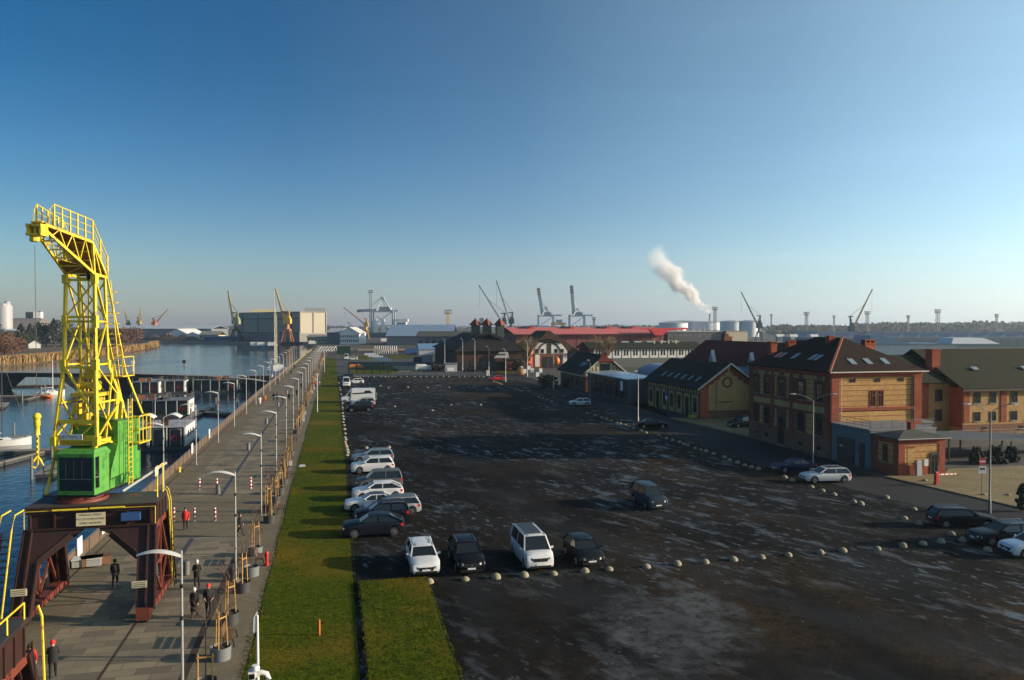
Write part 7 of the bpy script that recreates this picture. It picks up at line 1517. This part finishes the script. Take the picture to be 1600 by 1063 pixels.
# ---------------------------------------------------------------- far cranes
sea_green = M('sea_green_crane', (.09,.16,.14), .6, 0, .15, .1); pale_blue = M('pale_blue_crane', (.5,.58,.6), .6, 0, .1, .1); olive_y = M('olive_yellow_crane', (.42,.38,.1), .6, 0, .15, .1); ochre_y = M('ochre_yellow_crane', (.65,.4,.06), .6, 0, .15, .1); dark_gr = M('dark_green_crane', (.05,.085,.08), .6, 0, .15, .1); red_band = M('red_band_paint', (.45,.06,.05), .6); pink_red = M('faded_red_boom', (.5,.16,.17), .6)
def luffer(label, px, d, py0, pytop, pxt, pyt, m_, m2=None, jm=None, scale=1.0, group='slewing harbour cranes'):
    p = AT(px, d); z0 = 0; zc = ZZ(py0, d); zt = ZZ(pytop, d); tip = AT(pxt, d); tz = ZZ(pyt, d); T = thing('slewing_crane', label, 'crane', (p.x,p.y,0), -YAW, group); dx = (pxt-px)/F*d; s = scale; m2 = m2 or m_
    for sx in (-1,1):
        for sy in (-1,1): q = MB(); q.bar((sx*4.5*s,sy*4*s,.02),(sx*2.4*s,sy*2.2*s,zc*.62), 1.0*s); part_l(q, 'leg', m2, T)
    q = MB(); q.bx(-2.9*s,2.9*s,-2.7*s,2.7*s,zc*.62,zc*.72); q.lathe([(2.0*s,zc*.72),(1.7*s,zc)], 10); part_l(q, 'portal', m2, T)
    q = MB(); q.bx(-3.4*s,3.4*s,-3*s,3*s,zc,zc+(zt-zc)*.42); q.bx(-1.5*s,2.6*s,-2*s,2*s,zc+(zt-zc)*.42,zc+(zt-zc)*.6); part_l(q, 'machine_house', m_, T)
    sg = 1 if dx > 0 else -1; q = MB(); q.bar((-sg*1.0*s,0,zc+(zt-zc)*.5),(-sg*1.6*s,0,zt),1.5*s); q.bar((sg*2*s,0,zc+(zt-zc)*.5),(-sg*1.6*s,0,zt),.7*s); q.bx(-3.4*s,1.6*s,-1.6*s,1.6*s,zt-1.2*s,zt); part_l(q, 'tower', m_, T)
    root = Vector((sg*2.6*s,0,zc+(zt-zc)*.3)); end = Vector((dx,0,tz)); q = MB(); n = 9; side = Vector((0,1,0)); perp = Vector(((end-root).normalized().z*-1,0,(end-root).normalized().x))
    for sy in (-1,1):
        for k in (-1,1): q.bar(root+side*sy*.9*s+perp*k*.8*s, end+side*sy*.25*s+perp*k*.25*s, .42*s)
    for k in range(n):
        a, b = root.lerp(end,k/n), root.lerp(end,(k+1)/n); w0, w1 = .8*s-(.55*s)*k/n, .8*s-(.55*s)*(k+1)/n; q.bar(a+perp*w0, b-perp*w1, .3*s); q.bar(a-perp*w0,b+perp*w1,.3*s)
    part_l(q, 'jib', jm or m_, T)
    q = MB(); q.tube([Vector((-sg*1.6*s,0,zt)), root.lerp(end,.62)], .22*s, 4); part_l(q, 'tie_rope', m2, T)
    q = MB(); q.tube([end, end-Vector((0,0,(tz-zc)*.55))], .12*s, 4); part_l(q, 'hoist_rope', black_p, T); q = MB(); q.box(end,(1.6*s,1.2*s,1.2*s)); part_l(q, 'jib_head', jm or m_, T)
luffer('grey green slewing crane at the left end of the grain silo', 369, 745, 507, 488, 357, 456, M('grey_green_crane', (.3,.32,.16), .6), rust, olive_y)
luffer('yellow slewing crane with orange portal before the grain silo', 449, 725, 506, 486, 431, 453, ochre_y, M('orange_portal', (.55,.2,.06), .6), ochre_y)
luffer('dark green crane with long jib behind the three turrets, left of the pair', 787, 900, 508, 489, 749, 447, dark_gr, dark_gr, sea_green, 1.0)
luffer('dark green crane with long jib behind the three turrets, right of the pair', 799, 920, 506, 488, 776, 440, dark_gr, dark_gr, sea_green, 1.0)
luffer('dark grey green crane with jib leaning left near the tanks', 1186, 800, 513, 493, 1158, 457, dark_gr, dark_gr, dark_gr, .75)
luffer('dark green crane with yellow jib leaning right above the brick house', 1330, 620, 520, 494, 1362, 453, M('blue_green_crane', (.05,.11,.11), .6), dark_gr, ochre_y, .62)
luffer('tiny yellow crane across the water, leaning left', 201, 1150, 508, 501, 196, 485, dark_gr, dark_gr, ochre_y, .8); luffer('small yellow and red topped crane across the water', 217, 1150, 506, 496, 220, 484, ochre_y, sea_green, ochre_y, .9)
luffer('small orange crane with jib leaning right across the water', 241, 1150, 508, 497, 262, 484, orange_p, orange_p, M('pale_orange_boom', (.6,.25,.16), .6), .9)
luffer('red and white long jib crane left of the white gantry crane', 572, 900, 510, 498, 538, 481, ochre_y, ochre_y, pink_red, .8)
def gantry(label, px, d, w_, ztop, zbeam, raised, boom_tip=None, m_=None, zleg=None):
    p = AT(px, d); T = thing('container_gantry', label, 'gantry crane', (p.x,p.y,0), -YAW, 'white container gantry cranes'); m_ = m_ or pale_blue; h = w_/2
    for sx in (-1,1):
        for sy in (0,1): q = MB(); q.bar((sx*h,sy*16,.02),(sx*h,sy*16,zbeam+2), 1.9); part_l(q, 'leg', m_, T)
    q = MB()
    for z in (6, zbeam*.45, zbeam): q.bar((-h,0,z),(h,0,z),1.6); q.bar((-h,16,z),(h,16,z),1.4)
    q.bar((-h,0,zbeam*.45),(h,0,zbeam),.9); part_l(q, 'cross_beam', m_, T)
    q = MB(); q.bar((-h*.55,0,zbeam),(0,4,ztop),1.3); q.bar((h*.9,0,zbeam),(0,4,ztop),1.3); q.bar((h*.3,8,zbeam),(0,4,ztop),1.0); q.bx(-2,2,2,6,ztop-1.4,ztop); part_l(q, 'apex_frame', m_, T)
    q = MB(); q.bx(-h*.3,h*.8,2,12,zbeam+1,zbeam+6); part_l(q, 'machinery_house', lgrey, T)
    q = MB(); q.bar((-h*.4,4,zbeam+1),(h*2.1 if raised else h*1.5,4,zbeam+1),2.4); part_l(q, 'trolley_beam', m_, T)
    r0 = Vector((-h*.45,4,zbeam+2))
    tip = Vector(((boom_tip[0]-px)/F*d,4,ZZ(boom_tip[1],d)))
    q = MB(); q.bar(r0, tip, 4.6 if raised else 2.6, 3.4); bo = part_l(q, 'boom', m_, T)
    for k in range(3): q = MB(); q.bar(r0.lerp(tip,.74+.09*k), r0.lerp(tip,.79+.09*k), 4.8 if raised else 2.8, 3.6); part_l(q, 'red_band', red_band, bo)
    q = MB(); q.tube([Vector((0,4,ztop)), r0.lerp(tip,.6)], .4, 4); part_l(q, 'stay', m_, T)
    return T
gantry('white container gantry crane with horizontal boom left of centre', 597, 1000, 27, ZZ(464,1000), ZZ(487,1000), False, (557,486))
gantry('left white gantry crane with raised red banded boom in mid distance', 853, 1150, 22, ZZ(480,1150), ZZ(494,1150), True, (841,450)); gantry('right white gantry crane with raised red banded boom in mid distance', 902, 1150, 22, ZZ(482,1150), ZZ(494,1150), True, (893,446))
gantry('orange yard gantry crane low behind the red roofed building', 872, 1000, 14, ZZ(505,1000), ZZ(507,1000), False, (864,507), ochre_y); gantry('orange yard gantry crane behind the shed turrets', 751, 700, 8, ZZ(506,700), ZZ(507.5,700), False, (746,507), ochre_y)
for i, (px, d, top) in enumerate(((579,1000,455),(700,700,486),(1117,900,481),(1260,900,489),(1355,900,488),(1465,800,485),(1419,1000,494),(1557,900,492),(1205,1300,492),(1303,1200,494),(928,900,497))):
    p = AT(px, d); h = ZZ(top, d); T = thing('light_mast', f'tall lattice light mast on the skyline, {ORDS[i]} of the series', 'light mast', (p.x,p.y,0), 0, 'light masts on the skyline'); w_ = 1.1 if i > 5 else 1.6
    q = MB()
    for sx in (-1,1):
        for sy in (-1,1): q.bar((sx*w_,sy*w_,.02),(sx*w_*.6,sy*w_*.6,h), .42)
    for k in range(14): z0, z1 = h*k/14, h*(k+1)/14; q.bar((-w_,-w_,z0),(w_*.8,-w_,z1),.24); q.bar((w_,w_,z0),(-w_*.8,w_,z1),.24)
    part_l(q, 'mast', ochre_y if i == 1 else galv_d, T); q = MB(); q.bx(-w_*2,w_*2,-1,1,h,h+1.0); q.bx(-w_*2,w_*2,-1,1,h-2.6,h-1.6); q.bar((-w_*1.9,0,h-2),(-w_*1.9,0,h),.3); q.bar((w_*1.9,0,h-2),(w_*1.9,0,h),.3); part_l(q, 'floodlight_head', galv_d, T)
# ship superstructure behind the gantry
p = AT(628, 1000); T = thing('cargo_ship', 'white ship bridge rising behind the pale blue warehouse roof', 'ship', (p.x,p.y,0), -YAW); q = MB(); q.bx(-90,14,-8,8,-1,6); part_l(q, 'hull', M('dark_blue_hull', (.02,.035,.08), .6), T); q = MB(); q.bx(-6,6,-6,6,6.01,20); q.bx(-8,8,-4,4,20.01,23.5); part_l(q, 'superstructure', white_p, T)
for k in range(4): q = MB(); q.bx(-5.4,5.4,-6.2,-6.01,7.5+3.2*k,8.6+3.2*k); part_l(q, 'window_row', glass, T)
for k, x in enumerate((-34,-24,-62)): q = MB(); q.bx(x-2,x+2,-3,3,6.01,23 if k < 2 else 14); q.bar((x,0,20 if k<2 else 14),(x-8,0,27 if k<2 else 20),1.4); part_l(q, 'deck_crane', white_p, T)
# tank farm
tankm = M('white_tank', (.62,.66,.7), .6, 0, .06, .1)
for i, (px, d, r, top) in enumerate(((1072,1300,34,503.5),(1100,1240,26,504.5),(1132,1260,22,505),(1142,1150,16,503.5),(1170,1050,13,503.5),(1052,1200,22,505.5))):
    p = AT(px, d); h = ZZ(top, d); T = thing('storage_tank', f'round white storage tank on the skyline, {ORDS[i]} of the tank farm', 'tank', (p.x,p.y,0), 0, 'white tanks of the tank farm'); q = MB(); q.lathe([(r,.02),(r,h)], 32); part_l(q, 'shell', tankm, T, 40); q = MB(); q.lathe([(r+.3,h),(r+.3,h+.5),(r*.5,h+2.2),(1,h+2.8)], 32); part_l(q, 'roof', lgrey, T, 40)
    q = MB(); rail(q, [(r*math.cos(a*PI/6),r*math.sin(a*PI/6),h+.3) for a in range(13)], 1.2, 0, .2, False); part_l(q, 'railing', lgrey, T)
# grey hall with sawtooth roof
a = AT(1262, 560); T = thing('sawtooth_hall', 'very long hazy grey hall with a row of rounded sawtooth roof lights', 'hall', (a.x,a.y,0), -YAW+.01); q = MB(); L = 240; zt = ZZ(528,560); q.bx(0,L,0,50,.02,zt); part_l(q, 'wall', M('hazy_grey_wall', (.24,.25,.25), .8, 0, .08, .1), T)
for k in range(19):
    x = 3+k*12.3; q = MB(); q.loft([[(x+7*math.sin(t*PI/12)-3,y,zt+.02+4.2*(1-math.cos(t*PI/12))) for t in range(7)]+[(x+4.01,y,zt+.02)] for y in (0,46)]); part_l(q, 'roof_light', lgrey, T)
for k in range(19): 
    x = 4+k*12.3; q = MB(); q.bx(x,x+7.5,-.2,-.003,zt-6.2,zt-1.5); part_l(q, 'panel', mgrey, T)
p = AT(1420, 420); T = thing('blue_roof_hangar', 'pale blue and white low roofs behind the mossy green roof', 'shed', (p.x,p.y,0), -YAW); q = MB(); q.bx(-20,26,0,18,.02,5.5); part_l(q, 'wall', white_d, T); q = MB(); q.prism([(-21,5.51),(27,5.51),(27,5.9),(0,6.3),(-16,10.5),(-21,10.5)], lambda u,v,k:(u,k,v), -1, 19); part_l(q, 'roof', M('pale_steel_blue', (.2,.3,.42), .5), T); q = MB(); q.hexa([(22,-2,5.91),(48,-2,5.91),(48,14,5.91),(22,14,5.91),(24,0,9),(40,0,9),(40,12,9),(24,12,9)]); part_l(q, 'white_canopy', white_p, T)
# hoists among the yard in front of the timber framed hall
for i, (px, py) in enumerate(((815,577),(827,576),(820,582),(832,581),(845,581),(840,588),(841,569),(848,569))):
    d = 16*F/(py+6-508); p = AT(px, d); T = thing('info_board', f'small white display board in the street garden, {ORDS[i]} of eight', 'board', (p.x,p.y,.02), 0, 'white display boards'); q = MB(); q.bx(-.5,.5,-.05,.05,.9,2.2); part_l(q, 'panel', signwhite, T)
    q = MB(); q.bx(-.06,.06,-.04,.04,0,.9); part_l(q, 'leg', galv_d, T)
c = G(813, 586); T = thing('yellow_buoy', 'yellow orange buoy shaped object on the street garden lawn', 'buoy', (c.x,c.y,.03)); q = MB(); q.lathe([(.5,0),(1.1,.6),(1.2,1.5),(.7,2.3),(.2,2.6)], 14); part_l(q, 'body', M('amber_paint', (.7,.3,.02), .5), T, 50); q = MB(); q.lathe([(1.0,0),(1.3,.2),(1.25,.5)], 14); part_l(q, 'foot', orange_p, T)
c = G(870, 577); q = MB(); q.ball((c.x,c.y,3.0), 1.1, 2, (1,1,1.4)); tag(q.build('orange_buoy', orange_p, smooth=True), 'orange and white buoy standing before the timber framed hall', 'buoy')
# ---------------------------------------------------------------- trees
leafless = twig
def bare_tree(px, d, h, label, m_, spread=.5, fine=6):
    p = AT(px, d); T = thing('bare_tree', label, 'tree', (p.x,p.y,0), R.uniform(0,6), 'bare winter trees'); q = MB(); q.tube([(0,0,0),(.1,.05,h*.2),(0,.1,h*.42)], [h*.026,h*.02,h*.014], 7); part_l(q, 'trunk', bark, T)
    q = MB()
    for k in range(fine*2):
        a = R.uniform(0,2*PI); z = h*R.uniform(.24,.46); twig_mesh(q, Vector((0,.05,z)), Vector((math.cos(a)*spread,math.sin(a)*spread,1)).normalized(), h*R.uniform(.17,.25), h*.013, 4, .55, 3)
    part_l(q, 'crown', m_, T)
bare_tree(823, 245, 15, 'bare reddish brown tree in front of the round brick tower', twig_y, .55, 8); bare_tree(946, 250, 15.5, 'bare wide tan tree before the white window building', twig_y, .6, 8)
bare_tree(838, 300, 13, 'bare brown tree behind the timber framed hall', twig_y, .5, 6); bare_tree(1345, 560, 14, 'bare hazy tree above the green roof at right', twig, .6, 4); bare_tree(1240, 700, 16, 'bare hazy tree near the white roof turrets', twig, .6, 4)
for i, (px, py, s) in enumerate(((858,604,1.0),(850,600,.8),(893,606,.9),(812,580,1.2),(776,577,1.3),(755,577,1.2))):
    c = G(px, py); T = thing('shrub', f'dark leafy shrub along the street beyond the lot, {ORDS[i]} of six', 'shrub', (c.x,c.y,.0), 0, 'dark shrubs along the street'); q = MB()
    for k in range(150): a = R.uniform(0,6.3); r = 2.2*s*R.random()**.5; z = R.uniform(.2,3.2*s*(1-.35*(r/2.2/s)**2)); q.ball((r*math.cos(a),r*math.sin(a),z), R.uniform(.15,.4)*s, 1, (1,1,.8), .45)
    part_l(q, 'foliage', M('dark_shrub', (.022,.028,.014), .9, 0, .4, 1) if 'dark_shrub' not in bpy.data.materials else bpy.data.materials['dark_shrub'], T); q = MB(); q.lathe([(.12,0),(.06,2)], 6); part_l(q, 'stem', bark, T)
def leaf_tree(px, d, h, w_, label, m_, conic=False, name='tree', z0=0.0):
    p = AT(px, d); T = thing(name, label, 'tree', (p.x,p.y,z0), 0, 'trees on the far bank'); q = MB(); q.lathe([(h*.03,0),(h*.02,h*.4),(h*.008,h*.85)], 7); part_l(q, 'trunk', bark, T); q = MB(); lobes = [(R.uniform(-.5,.5)*w_, R.uniform(-.4,.4)*w_, R.uniform(.25,.85)*h) for _ in range(9)]
    for k in range(2600 if m_ is rbr else 1300):
        if conic: z = h*(.12+.86*R.random()**1.2); r = w_*(1.02-z/h)*R.uniform(.3,1.0); a = R.uniform(0,6.3); x, y = r*math.cos(a), r*math.sin(a)
        else:
            l = R.choice(lobes); x, y, z = (l[i]+R.gauss(0,(.2*w_,.2*w_,.09*h)[i]) for i in range(3)); z = max(.1*h, min(h, z))
        s = R.uniform(.3,.8)*w_*(.06 if m_ is rbr else .1); n_ = Vector((R.uniform(-1,1),R.uniform(-1,1),R.uniform(-.2,1))).normalized(); t = n_.orthogonal().normalized(); b2 = n_.cross(t); o = Vector((x,y,z))
        q.face([o+t*s, o+b2*s*R.uniform(.5,1), o-t*s*R.uniform(.6,1.2), o-b2*s*R.uniform(.5,1.1)])
    part_l(q, 'crown', m_, T)
dkg = M('dark_pine_foliage', (.025,.035,.016), .9, 0, .5, .3); mdg = M('olive_foliage', (.05,.05,.02), .9, 0, .5, .3); rbr = M('russet_foliage', (.15,.07,.035), .9, 0, .45, .3)
n = 0
for px, d, h, w_, m_, cn in ((-20,520,13,9,dkg,0),(5,500,12,8,rbr,0),(20,560,12,9,mdg,0),(33,610,14,9,dkg,1),(12,600,12,9,rbr,0),(47,600,14,8,dkg,1),(60,620,15,9,dkg,1),(72,640,14,9,dkg,0),(84,620,17,8,dkg,1),(97,640,16,9,dkg,0),(112,640,14,9,mdg,0),(126,650,15,8,dkg,1),(138,660,13,9,mdg,0),(152,650,14,9,rbr,0),(165,660,12,9,rbr,0),(176,650,12.5,10,mdg,0),(188,640,12,10,rbr,0),(202,650,14,11,rbr,0),(25,470,9,8,rbr,0),(-5,450,10,8,rbr,0),(8,435,7,7,rbr,0)):
    leaf_tree(px, d, h*(1.35 if m_ is dkg else 1.15), w_*1.25, f'{"dark pointed evergreen" if cn else "russet bare" if m_ is rbr else "olive rounded" if m_ is mdg else "dark rounded evergreen"} tree on the far bank, {ORDS[n]} of the stand', m_, bool(cn), z0=-1.6); n += 1
p = AT(53, 590); T = thing('white_hut', 'small white gabled hut among the dark trees on the bank', 'hut', (p.x,p.y,-1.5), .4); q = MB(); q.prism([(-4,0),(4,0),(4,3),(0,5.5),(-4,3)], lambda u,v,k:(u,k,v), -4, 4); part_l(q, 'wall', white_d, T); q = MB(); roof_slope_box(q, (-4.6,-4.4,2.6),(-4.6,4.4,2.6),(0,4.4,5.6),(0,-4.4,5.6), .2); roof_slope_box(q, (4.6,-4.4,2.6),(4.6,4.4,2.6),(0,4.4,5.6),(0,-4.4,5.6), .2); part_l(q, 'roof', lgrey, T)
# reeds
q = MB(); front = reedline[1:8]
for k in range(34000):
    i = R.randrange(len(front)-1); p = front[i].lerp(front[i+1], R.random()); back = R.random()**1.5*26; x = p.x - R.uniform(0,3) ; y = p.y + back + .3
    h = R.uniform(2.2,4.2); w_ = R.uniform(.1,.3); lx = R.uniform(-.4,.4); a = R.uniform(0,PI); cx, cy = math.cos(a)*w_, math.sin(a)*w_
    q.face([(x-cx,y-cy,-1.75),(x+cx,y+cy,-1.75),(x+cx*.9+lx,y+cy*.9,-1.6+h*.8),(x+lx*1.3,y,-1.6+h),(x-cx*.9+lx,y-cy*.9,-1.6+h*.75)])
tag(q.build('reeds', M('golden_reeds', (.34,.22,.09), .95, 0, .35, 1.0, (.22,.13,.045), (.45,.7), world=True)), kind='stuff')
# far wood on the skyline
q = MB(); 
def belt(px0, px1, d, base_top, amp, n):
    for k in range(n):
        px = R.uniform(px0, px1); dd = d*R.uniform(.95,1.12); p = AT(px, dd); h = ZZ(base_top + amp*math.sin(px*.011)+amp*.6*math.sin(px*.043+1)+R.uniform(-1.0,2.0), dd); 
        w0 = h*R.uniform(.25,.5)
        for j in range(9):
            z = h*R.random()**.6; s = R.uniform(.09,.2)*h; x = p.x + R.gauss(0,w0); y = p.y+R.gauss(0,w0*.5); a = R.uniform(-.8,.8)
            q.face([(x-s,y,z-s*.5+a),(x+s*R.uniform(.5,1),y+R.uniform(-s,s),z-s*.6),(x+s*.8,y,z+s*R.uniform(.3,1)),(x-s*.5,y+R.uniform(-s,s),z+s*R.uniform(.4,1.2))])
        if k % 3 == 0: q.ball((p.x,p.y,h*.3), h*.34, 1, (1.8,.8,.8), .3)
belt(-150, 700, 2300, 511, .8, 900); belt(690, 1250, 2100, 510, .8, 600); belt(1200, 1720, 1300, 508.5, 1.2, 700); belt(1330, 1720, 1500, 505.5, 1.2, 320)
tag(q.build('far_wood', M('far_wood_foliage', (.07,.06,.045), .95, 0, .3, .01, world=True)), kind='stuff')
# low clutter line along the far quay: cars and crates
for i, (px, py) in enumerate(((398,541),(409,541),(425,541),(488,538),(520,534.5),(508,535),(552,536),(600,534),(607,533),(615,533),(646,533.5),(655,533.5),(663,533.5),(672,533.5))):
    d = 16*F/(py+.5-508); p = AT(px, d); T = thing('parked_truck', f'tiny pale vehicle on the far quay, {ORDS[i]} from the left', 'vehicle', (p.x,p.y,.02), 0, 'tiny vehicles on the far quay'); q = MB(); q.bx(-3,2,-1.2,1.2,.6,3.2); part_l(q, 'box', white_p, T); q = MB(); q.hexa([(2.05,-1.1,.5),(4,-1.1,.5),(4,1.1,.5),(2.05,1.1,.5),(2.05,-1.1,2.6),(3.3,-1.0,2.6),(3.3,1.0,2.6),(2.05,1.1,2.6)]); part_l(q, 'cab', lgrey, T)
    for x in (-2,2.8): q = MB(); q.bx(x-.5,x+.5,-1.25,1.25,.02,.58); part_l(q, 'axle', rubber, T)
# dark bank wall of the far quay
q = MB(); Lb = bank
tag(q.bx(-2,2,0,.5,-1,-.9).build('quay_fender', timber, loc=(bank[1][0],bank[1][1]-.6,.9)), 'dark timber fender on the far quay wall', 'fender')
# ---------------------------------------------------------------- smoke plume with its chimney
d = 1350; p = AT(1109, d); T = thing('factory_chimney', 'thin factory chimney under the white steam plume', 'chimney', (p.x,p.y,0)); hch = ZZ(491, d); q = MB(); q.lathe([(2.2,.02),(1.4,hch)], 12); part_l(q, 'shaft', M('hazy_stack', (.4,.36,.33), .8), T, 40); q = MB(); q.lathe([(1.8,hch-1.5),(1.8,hch+.2)], 12); part_l(q, 'rim', conc_d, T)
q = MB(); Ln = 150.0; th = math.atan2((484-397), (1109-1026)); secs = []
for k in range(15):
    t = k/14; r = 8 + 42*t**.8; cx_ = Ln*t; cz_ = 5*math.sin(t*PI)
    secs.append([(cx_, r*math.cos(a*PI/8), cz_ + r*math.sin(a*PI/8)) for a in range(16)])
q.loft(secs)
sm = bpy.data.materials.new('white_steam'); sm.use_nodes = True; nt = sm.node_tree
for nd in list(nt.nodes): nt.nodes.remove(nd)
n = N(nt); oc = n.obj(); n1 = n.n('ShaderNodeTexNoise'); n1.inputs['Scale'].default_value = .04; n1.inputs['Detail'].default_value = 8; n1.inputs['Roughness'].default_value = .62; n.link(oc, n1.inputs['Vector'])
vm = n.n('ShaderNodeVectorMath', operation='MULTIPLY_ADD'); vs = n.n('ShaderNodeVectorMath', operation='SUBTRACT'); n.link(n1.outputs['Color'], vs.inputs[0]); vs.inputs[1].default_value = (.5,.5,.5)
n.link(vs.outputs[0], vm.inputs[0]); vm.inputs[1].default_value = (52,52,52); n.link(oc, vm.inputs[2])
sp = n.n('ShaderNodeSeparateXYZ'); n.link(vm.outputs[0], sp.inputs[0]); sp0 = n.n('ShaderNodeSeparateXYZ'); n.link(oc, sp0.inputs[0])
t_ = n.math('DIVIDE', sp0.outputs[0], Ln); zc = n.math('SUBTRACT', sp.outputs[2], n.math('MULTIPLY', n.math('SINE', n.math('MULTIPLY', t_, PI)), 5.0)); yc = sp.outputs[1]
rr_n = n.math('SQRT', n.math('ADD', n.math('MULTIPLY', zc, zc), n.math('MULTIPLY', yc, yc))); rad_n = n.math('ADD', 4.5, n.math('MULTIPLY', t_, 23.0))
e = n.math('SUBTRACT', 1.0, n.math('DIVIDE', rr_n, rad_n)); dens = n.ramp(e, [(0.0,0.0),(.6,1.0)]); fade = n.ramp(t_, [(0.0,1.0),(.3,.7),(.55,.32),(.8,.1),(1.0,0.0)])
out = n.n('ShaderNodeOutputMaterial'); pv = n.n('ShaderNodeVolumePrincipled'); pv.inputs['Color'].default_value = (.97,.97,.97,1); pv.inputs['Anisotropy'].default_value = .2
n.link(n.math('MULTIPLY', n.math('MULTIPLY', dens, fade), .55), pv.inputs['Density']); n.link(pv.outputs[0], out.inputs['Volume'])
sp_o = q.build('steam_plume', sm); sp_o.location = (p.x, p.y, ZZ(489, d)); sp_o.rotation_euler = (0, -(PI - th), -YAW)
tag(sp_o, kind='stuff')
